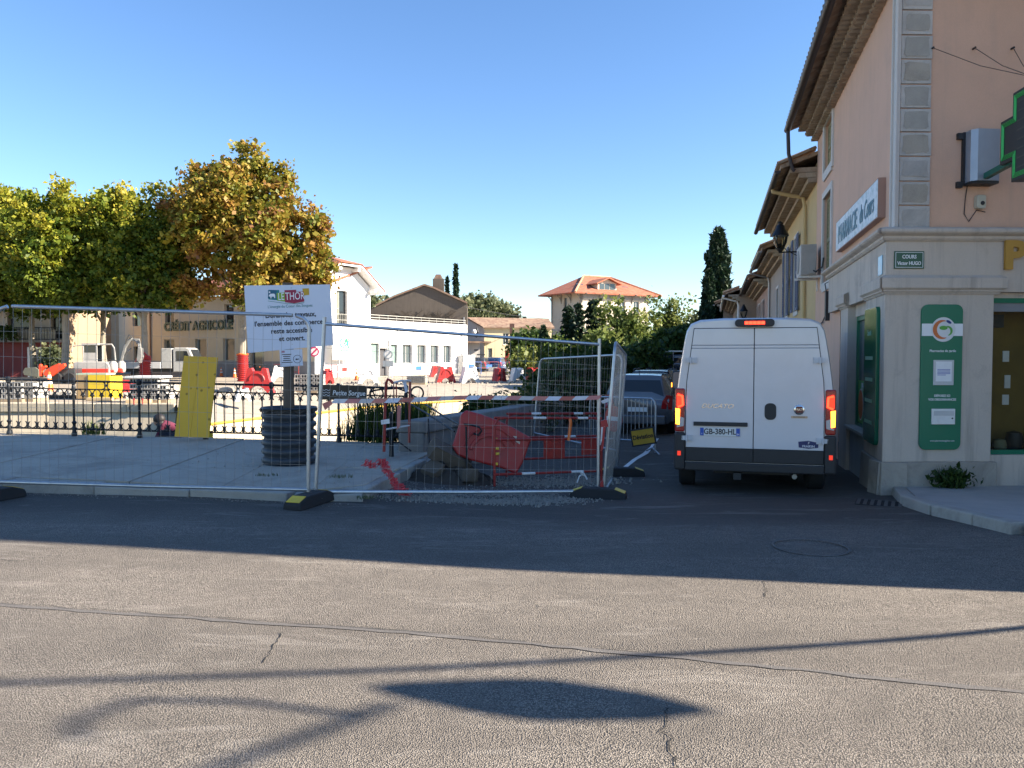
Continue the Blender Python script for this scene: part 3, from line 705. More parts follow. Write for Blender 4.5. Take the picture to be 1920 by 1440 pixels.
# front display window
FFL.mb(MB().box((1.46, -.5, -.5), (4.1, .30, -.03)), 'stall_riser', M_PHST, ph)
FFL.mb(MB().box((1.46, 2.40, -.5), (4.1, 2.47, -.10)), 'lintel', M_PHST, ph)
wf = MB(); wf.box((1.462, 2.335, -.16), (4.1, 2.398, -.10)).box((1.462, .302, -.16), (4.1, .36, -.08)).box((1.462, .36, -.16), (1.49, 2.335, -.11))
FFL.mb(wf, 'shop_window_frame', M_GREEN, ph)
FFL.mb(MB().box((1.49, 2.22, -.15), (4.1, 2.335, -.12)), 'shutter_box', mat('grey_shutter_box', (.22, .23, .24), .5), ph)
FFL.mb(MB().quad((1.49, .36, -.13), (4.1, .36, -.13), (4.1, 2.22, -.13), (1.49, 2.22, -.13)), 'shop_window_pane', M_CLEAR, ph, fix=False)
FFL.mb(MB().quad((1.46, .3, -.75), (4.1, .3, -.75), (4.1, 2.4, -.75), (1.46, 2.4, -.75)), 'display_backdrop', mat('ochre_backdrop', (.20, .125, .02), .8, var=.35, scale=3), ph, fix=False)
bx = MB(); bx.quad((1.46, .3, -.13), (4.1, .3, -.13), (4.1, .3, -.75), (1.46, .3, -.75)).quad((1.46, 2.4, -.13), (4.1, 2.4, -.13), (4.1, 2.4, -.75), (1.46, 2.4, -.75)).quad((1.46, .3, -.13), (1.46, 2.4, -.13), (1.46, 2.4, -.75), (1.46, .3, -.75))
FFL.mb(bx, 'display_case', mat('display_case_dark', (.06, .05, .04), .7), ph, fix=False)
# display cards hanging in the window, planter at the bottom
for k, (u, zz, w, h) in enumerate(((1.66, 1.48, .045, .12), (1.64, 1.16, .045, .11), (1.67, .92, .05, .15), (1.90, 1.62, .09, .15), (1.93, 1.27, .08, .18), (1.91, 1.02, .09, .14))):
    o = FFL.mb(MB().box((u-w/2, zz-h/2, -.4), (u+w/2, zz+h/2, -.39)), 'display_card', M_WHT, None); tag(o, 'small white display card hanging behind the pharmacy shop window', 'card', 'cards hanging in the pharmacy window')
for k, (u, m_, w_, h_) in enumerate(((1.62, M_BLK, .10, .22), (1.86, M_OLIVE, .09, .16), (2.06, M_BLK, .12, .26), (2.35, M_BLK, .14, .2))):
    q_ = MB(); q_.lathe([(w_*.6, .301), (w_, .301+h_*.4), (w_*.8, .301+h_), (.01, .301+h_*1.1)], 12, frame((u, 0, -.42), (1, 0, 0), (0, 0, -1)).inverted() if False else Matrix.Translation((u, 0, -.42)) @ Matrix.Rotation(R(-90), 4, 'X'))
    tag(FFL.mb(q_, 'display_vase', m_, None, smooth=True), ['dark round vase in the corner of the pharmacy window', 'small olive jar beside the dark vase in the window', 'taller dark vase behind the pharmacy glass', 'wide dark bowl farther along the pharmacy window'][k], 'vase')
FFL.mb(MB().box((1.52, 2.02, -.6), (1.9, 2.2, -.45)), 'shop_spotlight', M_BLK, ph)
# street side display window
FSL.mb(MB().box((qs(2.78), -.45, -.42), (qs(1.25), .42, -.06)), 'stall_riser', plaster('blue_grey_riser', (.42, .45, .47), .4), ph)
FSL.mb(MB().box((qs(2.82), .42, -.3), (qs(1.23), .47, .03)), 'window_sill', M_SILL, ph, bevel=.006)
FSL.mb(MB().box((qs(2.78), 2.28, -.42), (qs(1.25), 2.475, -.12)), 'lintel', M_PHST, ph)
wf = MB(); wf.box((qs(2.78)+.002, .472, -.22), (qs(2.78)+.06, 2.278, -.14)).box((qs(2.78)+.06, 2.21, -.22), (qs(1.25)-.002, 2.278, -.14)).box((qs(2.78)+.06, .472, -.22), (qs(1.25)-.002, .52, -.14))
FSL.mb(wf, 'shop_window_frame', M_GREEN, ph)
FSL.mb(MB().quad((qs(2.76), .5, -.18), (qs(1.25), .5, -.18), (qs(1.25), 2.25, -.18), (qs(2.76), 2.25, -.18)), 'shop_window_pane', glassmat('grey_shop_glass', (.10, .115, .12), .12), ph, fix=False)
a0, a1 = qs(2.72), qs(1.27)
fm_ = FSL.mb(MB().box((a0, .525, -.176), (a1, 1.22, -.172)), 'window_film', M_GREEN2, ph)
M_PRW = mat('print_white', (.8, .8, .8), .5); M_PRN = mat('print_navy', (.02, .04, .2), .5); M_PRO = mat('print_orange', (.62, .16, .04), .5)
for (u, zz, r1, m1) in ((a0+.25, .83, .20, M_PRO), (a0+.75, .80, .17, M_PRN)):
    c = MB(); c.prism([(u+r1*1.08*math.cos(t), zz+r1*1.3*math.sin(t)) for t in [i*math.pi/14 for i in range(28)]], .002, None, -.171); FSL.mb(c, 'print_ring', M_PRW, fm_)
    c = MB(); c.prism([(u+r1*math.cos(t), zz+r1*1.2*math.sin(t)) for t in [i*math.pi/14 for i in range(28)]], .002, None, -.168); FSL.mb(c, 'print_disc', m1, fm_)
text('PHARMACIE', FSL.M @ Matrix.Translation((a0+.75, 1.12, -.170)), .17, M_PRW, fm_, world=True, off=.004)
FSL.mb(MB().box((a0+.9, 1.62, -.176), (a0+1.12, 1.9, -.172)), 'notice', M_PRW, ph)
# eaves: three courses of genoise tiles, gutter, roof
def halftile(r, L, n=7, th=.012):
    m = MB(); vs = []
    for y in (0, L):
        for rr in (r, r-th):
            for i in range(n+1):
                t = math.pi*i/n; vs.append((rr*math.cos(t), y, -rr*math.sin(t)))
    k = n+1
    for i in range(n):
        m.f += [(i, i+1, 2*k+i+1, 2*k+i), (k+i+1, k+i, 3*k+i, 3*k+i+1), (i+1, i, k+i, k+i+1), (2*k+i, 2*k+i+1, 3*k+i+1, 3*k+i)]
    m.v = vs; return m
GT = halftile(.085, .34).mesh('genoise_tile'); GT.materials.append(M_GENO)
for row in range(3):
    z = 6.55+row*.12; out = .13+row*.14
    FS.mb(MB().box((0, z+.02, -.02), (LS+.05, z+.115, out-.02)), 'genoise_course', M_GENO, ph)
    n = int((LS+.0)/.185)
    for i in range(n):
        p = FS.P(.09+i*.185+(.09 if row % 2 else 0), z+.085, out+.02)
        o = mobj('genoise_tile', GT, None, ph)
        Mw = frame(p, FS.t, -FS.n); o.matrix_basis = ph.matrix_basis.inverted() @ Mw
rf = MB(); E0, E1 = FS.P(-.1, 6.93, .62), FS.P(LS+.6, 6.93, .62); R0, R1 = FS.P(-.1, 8.6, -4), FS.P(LS-3.6, 8.6, -4)
F1 = Vector((9.2, 9.75, 6.93)); R2 = Vector((9.2, 14, 8.6))
rf.v = [tuple(v) for v in (E0, E1, R1, R0, F1, R2)]; rf.f = [(0, 1, 2, 3), (1, 4, 5, 2)]
rfo = rf.build('roof', M_TERR, ph, world=True); sm = rfo.modifiers.new('t', 'SOLIDIFY'); sm.thickness = .06
def gutter(F, s0, s1, z, out, par, m_=None, r=.075):
    m = MB(); n = 8
    for s in (s0, s1):
        for rr in (r, r-.006):
            for i in range(n+1):
                t = math.pi*i/n; m.v.append((s, z-rr*math.sin(t), out+rr*math.cos(t)))
    k = n+1
    for i in range(n): m.f += [(i, i+1, 2*k+i+1, 2*k+i), (k+i+1, k+i, 3*k+i, 3*k+i+1)]
    m.f += [tuple(range(k)), tuple(range(2*k, 3*k))]
    return F.mb(m, 'gutter', m_ or M_GUT, par, smooth=True)
gutter(FS, -.1, LS+.6, 6.90, .66, ph)
mb = MB(); mb.tube([FS.P(.1, 6.82, .66), FS.P(.1, 6.3, .64), FS.P(.1, 5.95, .55), FS.P(.1, 5.9, .5)], .045, 8); mb.build('downpipe', M_GUT, ph, world=True, smooth=True)
rt = MB()
TI = halftile(.085, .5); TIm = TI.mesh('eave_tile'); TIm.materials.append(M_TERR)
for i in range(int(LS/.21)):
    o = mobj('eave_tile', TIm, None, ph); p = FS.P(.1+i*.21, 6.965, .68)
    o.matrix_basis = ph.matrix_basis.inverted() @ frame(p, -FS.t, -FS.n+Vector((0, 0, .36)))
# ---- things fixed on the pharmacy
SG = thing('street_name_sign', 'dark green enamel street name plate on the shopfront frieze', 'sign', FFL.P(.28, 2.9, .003))
r = FFL.rect(1676, 471, 1732, 504)
FFL.mb(MB().box((r[0], r[2], 0), (r[1], r[3], .012)), 'plate', mat('enamel_green', (.01, .075, .035), .3), SG, bevel=.003)
bd = MB(); i = .015
for q in ((r[0]+i, r[1]-i, r[2]+i, r[2]+i+.006), (r[0]+i, r[1]-i, r[3]-i-.006, r[3]-i), (r[0]+i, r[0]+i+.006, r[2]+i, r[3]-i), (r[1]-i-.006, r[1]-i, r[2]+i, r[3]-i)): bd.box((q[0], q[2], .0125), (q[1], q[3], .0145))
FFL.mb(bd, 'border', M_PRW, SG)
cx = (r[0]+r[1])/2
text('COURS', FFL.M @ Matrix.Translation((cx, r[2]+.155, .0135)), .068, M_PRW, SG, world=True, off=.0015, sx=.85)
text('Victor HUGO', FFL.M @ Matrix.Translation((cx, r[2]+.07, .0135)), .064, M_PRW, SG, world=True, off=.0015, sx=.85)
ra = FSL.uv(1651, 490); 
o = FSL.mb(MB().box((qs(.42), 2.72, 0), (qs(.17), 2.98, .01)), 'blue_plaque', mat('pale_blue_plaque', (.30, .50, .62), .25), None, bevel=.003); tag(o, 'small pale blue plaque on the street side of the frieze', 'plaque')
r = FFL.rect(1874, 455, 1921, 508)
GP = thing('gilded_letter', 'large gilded capital letter fixed to the shopfront frieze', 'sign letter', FFL.P(r[0], r[2], .02))
text('P', FFL.M @ Matrix.Translation(((r[0]+r[1])/2+.01, (r[2]+r[3])/2, .03)), .50, mat('gilt', (.46, .26, .05), .55, .15, .15), GP, world=True, ext=.02, off=.022, sx=1.1, name='letter')
# green service panel on the front pier
r = FFL.rect(1724, 571, 1801, 843); a, b, c, d = r
GPN = thing('service_sign', 'tall green rounded panel with logo, letter slot and paper holder on the pier', 'panel', FFL.P((a+b)/2, c, 0))
def rrect(a, b, c, d, rad, n=5):
    P = []
    for (cx, cy, t0) in ((b-rad, d-rad, 0), (a+rad, d-rad, 90), (a+rad, c+rad, 180), (b-rad, c+rad, 270)):
        for i in range(n+1):
            t = R(t0+90*i/n); P.append((cx+rad*math.cos(t), cy+rad*math.sin(t)))
    return P
FFL.mb(MB().prism(rrect(a, b, c, d, .09), .03), 'board', M_GREEN, GPN, bevel=.004)
def fp(px, py): return FFL.uv(px, py)
y0, y1 = fp(1760, 630)[1], fp(1760, 607)[1]
FFL.mb(MB().box((a+.002, y0, .031), (b-.002, y1, .033)), 'white_band', M_PRW, GPN)
lc = fp(1766, 618)
disc = lambda r0, z0, h=.002: MB().prism([(lc[0]+r0*math.cos(t), lc[1]+r0*math.sin(t)) for t in [i*math.pi/20 for i in range(40)]], h, None, z0)
lo = FFL.mb(disc(.162, .0335), 'logo_disc', mat('logo_white', (.7, .7, .69), .5), GPN)
def arcpoly(c, r, w0, w1, t0, t1, n=18):
    o, i_ = [], []
    for k in range(n+1):
        t = R(t0+(t1-t0)*k/n); w = w0+(w1-w0)*math.sin(math.pi*k/n)
        o.append((c[0]+(r+w/2)*math.cos(t), c[1]+(r+w/2)*math.sin(t))); i_.append((c[0]+(r-w/2)*math.cos(t), c[1]+(r-w/2)*math.sin(t)))
    return o+i_[::-1]
FFL.mb(MB().prism(arcpoly(lc, .115, .008, .055, 75, 290), .002, None, .036), 'logo_arc', M_PRO, lo)
FFL.mb(MB().prism(arcpoly((lc[0]+.05, lc[1]-.02), .058, .01, .03, -75, 110), .002, None, .036), 'logo_snake', mat('logo_green', (.10, .36, .05), .5), lo)
FFL.mb(MB().prism([(lc[0]+.0+.055*math.cos(t), lc[1]+.022+.028*math.sin(t)) for t in [i*math.pi/10 for i in range(20)]], .002, None, .0362), 'logo_head', MATS['logo_green'], lo)
FFL.mb(MB().prism([(lc[0]+.07+.035*math.cos(t), lc[1]+.10+.02*math.sin(t)-.4*.035*math.cos(t)) for t in [i*math.pi/8 for i in range(16)]], .002, None, .0362), 'logo_tip', M_PRN, lo)
def ftext(s, px, py, size, m_, par, off=.0, sx=1, w=.0325):
    u = fp(px, py); return text(s, FFL.M @ Matrix.Translation((u[0], u[1], w)), size, m_, par, world=True, off=off, sx=sx, ext=.0012)
ftext('Pharmacies de garde', 1765, 658, .046, M_PRW, GPN, .0008, .92)
ftext('DÉPOSEZ ICI', 1764, 742, .042, M_PRW, GPN, .001, .9); ftext('VOS ORDONNANCES', 1764, 749, .042, M_PRW, GPN, .001, .9)
ftext('www.pharmaciengiphar.com', 1764, 826, .03, M_PRW, GPN, .0, .95)
q = FFL.rect(1747, 675, 1785, 722)
hd = FFL.mb(MB().box((q[0], q[2], .031), (q[1], q[3], .042)), 'paper_holder', mat('holder_grey', (.55, .55, .54), .4), GPN, bevel=.003)
FFL.mb(MB().box((q[0]+.03, q[2]+.05, .0425), (q[1]-.03, q[3]-.02, .0435)), 'paper', M_PRW, hd)
ln = MB()
for i in range(5): ln.box((q[0]+.05, q[3]-.13-i*.018, .044), (q[1]-.05-(.06 if i == 4 else 0), q[3]-.122-i*.018, .0448))
FFL.mb(ln, 'print_line', mat('print_blue', (.12, .15, .45), .6), hd)
q = FFL.rect(1743, 766, 1786, 795)
lb = FFL.mb(MB().box((q[0], q[2], .031), (q[1], q[3], .06)), 'letter_box', M_WHT, GPN, bevel=.004)
FFL.mb(MB().box((q[0]+.02, q[3]-.09, .0605), (q[1]-.02, q[3]-.025, .066)), 'flap', MATS['holder_grey'], lb)
FFL.mb(MB().cyl((q[1]-.04, q[2]+.08, .06), (q[1]-.04, q[2]+.08, .068), .01), 'lock', M_BLK, lb)
# second panel on the street face of the pier
SP = thing('advertising_sign', 'green glossy panel with faded lettering on the street side of the pier', 'panel', FSL.P(qs(.55), .32, .0))
FSL.mb(MB().prism(rrect(qs(1.07), qs(.25), .40, 2.30, .08), .05), 'board', mat('gloss_green', (.006, .13, .07), .12, 0, .1), SP, bevel=.006)
text('Santé', FSL.M @ Matrix.Translation((qs(.7), 1.95, .053)), .12, mat('faded_print', (.25, .45, .3), .4), SP, world=True)
for k, zz in enumerate((1.6, 1.3, 1.0, .7)):
    FSL.mb(MB().box((qs(.95), zz-.03, .052), (qs(.45), zz+.02, .054)), 'print_line', MATS['faded_print'], SP)
# shop sign box on the street wall
SB = thing('shop_sign', 'white oblong shop sign box with blue script over the side street', 'sign', FS.P(ps(2.4), 3.55, .0))
s0, s1 = ps(4.15), ps(.55)
FS.mb(MB().box((s0, 3.55, 0), (s1, 4.1, .10)), 'box', mat('brown_sign_edge', (.36, .22, .17), .6), SB)
m, nt, b = _nodes('sign_face'); co = mapped(nt, coord='World')
c = mixc(nt, ramp(nt, noise(nt, co, 9, 8, .7), [(.45, (0, 0, 0)), (.62, (.7,)*3)]), (.68, .72, .76), (.30, .42, .42)); nt.links.new(c, b.inputs['Base Color']); MATS['sign_face'] = m
FS.mb(MB().box((s0+.01, 3.565, .1005), (s1-.01, 4.085, .104)), 'face', m, SB)
M_TEAL = mat('teal_letters', (.04, .14, .19), .4)
text('PHARMACIE', FS.M @ Matrix.Translation((s0+1.22, 3.80, .11)), .44, M_TEAL, SB, world=True, off=.004, sx=.80, shear=.1)
text('du Cours', FS.M @ Matrix.Translation((s0+2.92, 3.80, .11)), .40, M_TEAL, SB, world=True, off=.003, sx=.72, shear=.25)
# electrical cabinet + siren + pharmacy cross
r = FF.rect(1806, 250, 1856, 345); a, b, c, d = r
EC = thing('wall_cabinet', 'grey metal cabinet on dark brackets on the peach facade', 'cabinet', FF.P((a+b)/2, c, 0))
cab = MB(); n = 6
cab.loft([[(a, zz, 0), (a, zz, .16)]+[(a+.06+(b-a-.06)*i/n, zz, .22-.02*(i/n)**2) for i in range(n+1)]+[(b, zz, 0)] for zz in (c, d)]); FF.mb(cab, 'cabinet_box', mat('cabinet_grey', (.32, .36, .42), .35, .3), EC)
br = MB(); br.box((a-.03, c-.03, .003), (a, d+.0, .05)).box((a-.1, d-.09, .003), (a-.03, d-.01, .05)).box((a-.1, c-.06, .003), (a-.03, c+.02, .05)).box((a, c-.035, .003), (b, c-.002, .2)); FF.mb(br, 'bracket', M_BLK, EC)
SR = thing('alarm_siren', 'small off white alarm siren with cable below the grey cabinet', 'siren', FF.P(fp(1833, 380)[0], fp(1833, 390)[1], 0))
u = FF.uv(1834, 380); FF.mb(MB().prism(rrect(u[0]-.06, u[0]+.06, u[1]-.09, u[1]+.09, .03), .08), 'housing', mat('siren_ivory', (.45, .43, .34), .5), SR, bevel=.008)
FF.mb(MB().cyl((u[0]+.01, u[1]-.02, .08), (u[0]+.01, u[1]-.02, .086), .028, n=14), 'sounder', M_BLK, SR)
pts = [FF.P(a+.05, c-.03, .02), FF.P(a+.03, c-.2, .015), FF.P(a+.02, c-.4, .015), FF.P(a+.08, c-.5, .02), FF.P(u[0]-.03, u[1]-.1, .02), FF.P(u[0]+.08, u[1]-.13, .03)]
MB().tube(pts, .006, 6).build('cable', M_BLK, SR, world=True)
# cross: projecting from the wall on a green arm, seen partly
XC = thing('pharmacy_cross', 'dark projecting pharmacy cross with green neon outline on a green arm', 'pharmacy sign', FF.P(1.25, 4.3, 0))
armp = [FF.P(FF.uv(1830, 335)[0], FF.uv(1830, 335)[1], .2), None]
XR = Vector((-.10, -.99, 0)).normalized(); A, B = .53, .265
cc = Vector((6.03, 9.6, 4.24))+XR*A
MX = frame(cc, XR, (0, 0, 1))
crs = [(-B, -A), (B, -A), (B, -B), (A, -B), (A, B), (B, B), (B, A), (-B, A), (-B, B), (-A, B), (-A, -B), (-B, -B)]
m = MB(); m.prism(crs, .16, MX, -.16); m.build('case', mat('cross_case', (.035, .04, .045), .4, .2), XC, world=True, bevel=.008)
M_NEON = mat('neon_green', (.04, .36, .10), .4, emit=(.03, .5, .1), estr=.04)
for s in (.045, .06, .075, .09):
    P = [MX @ Vector((x-math.copysign(s, x), y-math.copysign(s, y), .006)) for (x, y) in crs]
    MB().tube(P, .0045, 5, True).build('neon_tube', M_NEON, XC, world=True)
for i in range(8):
    y = -.38+i*.11; MB().box((-.15, y-.008, .001), (.15, y+.008, .004), MX).build('louvre', mat('led_louvre', (.06, .065, .06), .5) if i == 0 else MATS['led_louvre'], XC, world=True)
m = MB(); p0 = FF.P(FF.uv(1832, 338)[0], FF.uv(1832, 338)[1], .1); p1 = MX @ Vector((-B+.02, -B+.02, -.08))
m.cyl(p0, p1, .05, n=4); m.build('arm', mat('green_arm', (.01, .12, .08), .4), XC, world=True)
# stay wires and anchors over the facade
WS = thing('stay_wire', 'thin rusty stay wire anchored on the quoins above the cross', 'wire', FF.P(.45, 5.75, 0), group='stay wires of the pharmacy cross')
e = MX @ Vector((.2, .55, 0))
for k, (q, par) in enumerate((((1746, 92), WS), ((1824, 92), None), ((1896, 92), None))):
    u = FF.uv(*q); p0 = FF.P(u[0], u[1], .04)
    if par is None: par = thing('stay_wire', ('thin stay wire anchored on the peach render between the two others' if k == 1 else 'short stay wire anchored right above the pharmacy cross'), 'wire', FF.P(u[0], u[1], 0))
    MB().tube([p0, p0.lerp(e, .5)-Vector((0, 0, .05)), e], .005, 5).build('strand', mat('rusty_wire', (.12, .08, .06), .7), par, world=True)
    MB().cyl(FF.P(u[0], u[1], -.01), FF.P(u[0], u[1], .06), .014, n=6).build('anchor', M_BLK, par, world=True)
# ---- unseen house added right of the frame, placed and sized to shade the crossing
nb = thing('added_shade_house', 'tall unseen ochre house added beside the pharmacy to shade the road', 'building', (12, 8, -.3))
q = MB(); fpn = [(9.0, 4.36), (18, 5.2), (18, 15), (9.0, 10.38)]
q.prism(fpn, 11.6, None, -.5); q.build('wall', plaster('shade_house_render', (.50, .38, .25), .3), nb, world=True)
q = MB(); q.add([(9.0, 4.4, 11.1), (18, 5.2, 11.1), (18, 15, 11.1), (9.0, 10.4, 11.1), (13.5, 8.5, 12.6)], [(0, 1, 4), (1, 2, 4), (2, 3, 4), (3, 0, 4)]); q.build('roof', M_TERR, nb, world=True)
FN = Face((9.0, 10.38), (0, -1))
for (u, zz) in ((1.5, 3.6), (3.9, 3.6), (1.5, 6.8), (3.9, 6.8)):
    window(FN, nb, (u, u+1, zz, zz+1.7), -.06, None, None, 1, 1)
# unseen street lamp, cable and post, added and shaped to throw the road shadows
lp = thing('shadow_street_lamp', 'unseen dark street lamp added to throw the curved road shadows', 'street lamp', (8.5, 1.0, 0))
MB().lathe([(.11, 0), (.09, .6), (.06, 1.0), (.045, 7.2)], 12).build('pole', M_IRON, lp, smooth=True)
MB().tube([(0, 0, 5.1), (.0, .0, 5.8), (.08, .35, 5.68), (.16, .75, 5.5), (.2, .95, 5.42)], .03, 8).build('arm', M_IRON, lp, smooth=True)
MB().tube([(.18, .8, 5.46), (.16, .85, 5.8), (.1, .78, 6.08), (0, .55, 6.12), (-.02, .42, 6.05)], .028, 8).build('scroll', M_IRON, lp, smooth=True)
MB().tube([(0, 0, 7.1), (0, .58, 7.1)], .025, 6).build('shadow_cable_arm', M_IRON, lp, smooth=True)
MB().lathe([(.04, .5), (.09, .42), (.20, .16), (.23, .02), (.14, -.25), (.03, -.4)], 16, Matrix.Translation((.23, 1.1, 5.0))).build('shadow_lamp_lantern', M_IRON, lp, smooth=True)
gc = MB(); a, b = Vector((8.5, 1.58, 7.1)), Vector((7.94, 3.91, 2.6)); gc.tube([a.lerp(b, i/12)-Vector((0, 0, .35*math.sin(math.pi*i/12))) for i in range(13)], .03, 6)
tag(gc.build('shadow_cable', M_BLK, smooth=True), 'unseen black cable added between lamp and stub post for its road shadow', 'cable')
tag(MB().lathe([(.09, 0), (.085, 2.5), (.05, 2.62)], 10, Matrix.Translation((7.94, 3.91, 0))).build('added_cable_post', wood('added_post_wood', (.10, .075, .05), (.17, .13, .09), (4, 4, .6))), 'short unseen wooden post added to anchor the shadow cable', 'post')
# ================================================================== STREET ROW BEHIND THE PHARMACY
M_YELR = plaster('yellow_ochre_render', (.60, .44, .22), .25, (.36, .28, .18))
M_GREYR = plaster('grey_render', (.38, .33, .29), .4)
M_BROWNR = plaster('rough_brown_render', (.34, .26, .20), .5)
M_PINKR = plaster('dull_pink_render', (.42, .28, .23), .4)
M_BLUESH = mat('blue_grey_shutter', (.10, .13, .22), .6, 0, .15)
M_BEAM = wood('eave_wood', (.10, .07, .045), (.17, .125, .08), (1, 1, 1))
def rowhouse(label, y0, y1, ez, wm, off=0.0, over=.7, wins=(), shm=None, gut=None, depth=8, pipe=None, courses=3, rise=1.5):
    P1, P0 = Vector((wallx(y0)+off, y0)), Vector((wallx(y1)+off, y1))
    F = Face(P0, P1-P0); L = (P1-P0).length; z0 = g(P1.x, y0)-.3
    h = thing('row_house', label, 'building', (P1.x, P1.y, z0+.2))
    S = lambda y: (y1-y)/(y1-y0)*L
    ops = [(S(w[1]), S(w[0]), w[2], w[3]) for w in wins]
    F.mb(wallgrid(0, L, z0, ez+.1, ops, .18), 'street_wall', wm, h)
    b = MB(); b.add([(0, z0, 0), (L, z0, 0), (L, ez+.1, 0), (L, ez+.1+rise, -depth/2), (L, ez+.1, -depth), (L, z0, -depth), (0, z0, -depth), (0, ez+.1, -depth), (0, ez+.1+rise, -depth/2), (0, ez+.1, 0)],
        [(1, 5, 4, 3, 2), (6, 0, 9, 8, 7), (5, 6, 7, 4)]); F.mb(b, 'side_wall', wm, h)
    for o_ in ops:
        window(F, h, o_, .14, None, None, 1, 1)
        fr = MB(); a, b_, c, d = o_
        for q in ((a-.1, a, c-.1, d+.1), (b_, b_+.1, c-.1, d+.1), (a, b_, d, d+.1), (a, b_, c-.12, c)): fr.box((q[0], q[2], -.01), (q[1], q[3], .03))
        F.mb(fr, 'window_surround', M_PHWH, h)
        if shm:
            w = (b_-a)/2; shutter(F, h, a-.02, a-.02-w*.97 if False else a-.02-w, c, d, shm, .04, 0) if False else None
            shutter(F, h, b_+.02, b_+w, c, d, shm, .05); shutter(F, h, a-w, a-.02, c, d, shm, .05)
    for k in range(courses):
        F.mb(MB().box((0, ez-.36+k*.12, -.02), (L, ez-.25+k*.12, (k+1)*over/(courses+1))), 'genoise_course', M_GENO if courses == 3 else M_BEAM, h)
    sl_ = rise/(depth/2)
    rf = MB()
    for (s, sgn) in ((-.05, 0), (L+.05, 0)):
        for (w, zz) in ((over, ez+.1-over*sl_*.4), (-depth/2, ez+.12+rise), (-depth-.3, ez+.1)):
            rf.v += [(s, zz, w), (s, zz+.09, w)]
    rf.f = [(0, 2, 8, 6), (2, 4, 10, 8), (1, 7, 9, 3), (3, 9, 11, 5), (0, 1, 3, 2), (2, 3, 5, 4), (6, 8, 9, 7), (8, 10, 11, 9), (0, 6, 7, 1), (4, 5, 11, 10)]
    F.mb(rf, 'roof', M_TERR, h)
    n = int(L/.21); et = MB()
    for i in range(n):
        s = (i+.5)*L/n; m = halftile(.09, .9, 5); M = frame((s, ez+.22-over*sl_*.4, over+.05), (-1, 0, 0), (0, sl_, -1)); et.add(m.v, m.f, M)
    eo = F.mb(et, 'eave_tiles', M_TERR, h, fix=False); eo['kind'] = 'stuff'
    gutter(F, -.05, L+.05, ez+.06-over*sl_*.4, over+.07, h, gut or M_GUT, .07)
    if pipe is not None:
        m_, s, col = pipe[0], S(pipe[1]), pipe[2]
        MB().tube([F.P(s, ez, over+.07), F.P(s, ez-.18, over+.05), F.P(s, ez-.3, over*.5), F.P(s, ez-.36, .12), F.P(s, ez-.6, .07), F.P(s, .2, .07)], .05, 8).build('downpipe', col, h, world=True, smooth=True)
    return h, F, S
h2, F2, S2 = rowhouse('yellow ochre house with blue shutters adjoining the peach corner house', 17.9, 26.8, 6.0, M_YELR, 0, .8,
    [(21.6, 22.5, 2.9, 5.0), (24.3, 25.2, 2.9, 5.0), (21.6, 22.6, -.3, 2.0)], M_BLUESH, None, pipe=(0, 19.6, M_YELR))
h3, F3, S3 = rowhouse('narrow grey rendered house beyond the yellow one', 26.8, 33.4, 5.35, M_GREYR, .1, .75, [(29, 29.9, 2.6, 4.2)], None, M_ZINC, pipe=(0, 33.0, M_ZINC))
h4, F4, S4 = rowhouse('brown house with closed pink shutters and a steep eave', 33.4, 42, 5.0, M_PINKR, .0, .8, [(36, 37, 2.6, 4.2), (39, 40, 2.6, 4.2)], mat('pale_pink_shutter', (.42, .33, .29), .7), M_GUT)
h5, F5, S5 = rowhouse('low rough stone house with white gutter at the bend of the street', 42, 56, 5.0, M_BROWNR, -.9, .8, [(45, 46, 2.4, 4), (50, 51, 2.4, 4)], None, M_WPAINT, pipe=(0, 42.4, M_WPAINT))
h6, F6, S6 = rowhouse('grey end house of the row beyond the low stone house', 56, 72, 5.4, M_GREYR, -1.6, .6, [(60, 61, 2.4, 4)], None, M_ZINC)
# air conditioner on the peach wall
AC = thing('air_conditioner', 'beige wall mounted air conditioner unit high on the street wall', 'air conditioner', FS.P(.55, 3.7, 0))
u = FS.uv(1523, 500); s = .25
FS.mb(MB().box((s, 3.40, .12), (s+.85, 4.07, .45)), 'casing', mat('ac_beige', (.42, .38, .34), .5, dirt=.2), AC, bevel=.015)
FS.mb(MB().cyl((s+.35, 3.73, .451), (s+.35, 3.73, .462), .26, n=24), 'fan_grille', mat('ac_grey', (.2, .2, .2), .6), AC)
e = MB(); e.box((s+.85, 3.90, .2), (s+.853, 3.95, .32)).box((s+.85, 3.43, .16), (s+.895, 3.60, .3)); FS.mb(e, 'valve_cover', MATS['ac_beige'], AC)
for q in (s+.1, s+.75): FS.mb(MB().box((q-.02, 3.35, 0), (q+.02, 3.40, .5)).box((q-.02, 3.10, 0), (q+.02, 3.351, .03)), 'bracket', M_WHT, AC)
MB().tube([FS.P(s+.86, 3.50, .2), FS.P(s+.98, 3.45, .15), FS.P(s+1.0, 3.55, .03), FS.P(s+1.0, 3.75, .0)], .015, 6).build('pipe', M_BLK, AC, world=True)
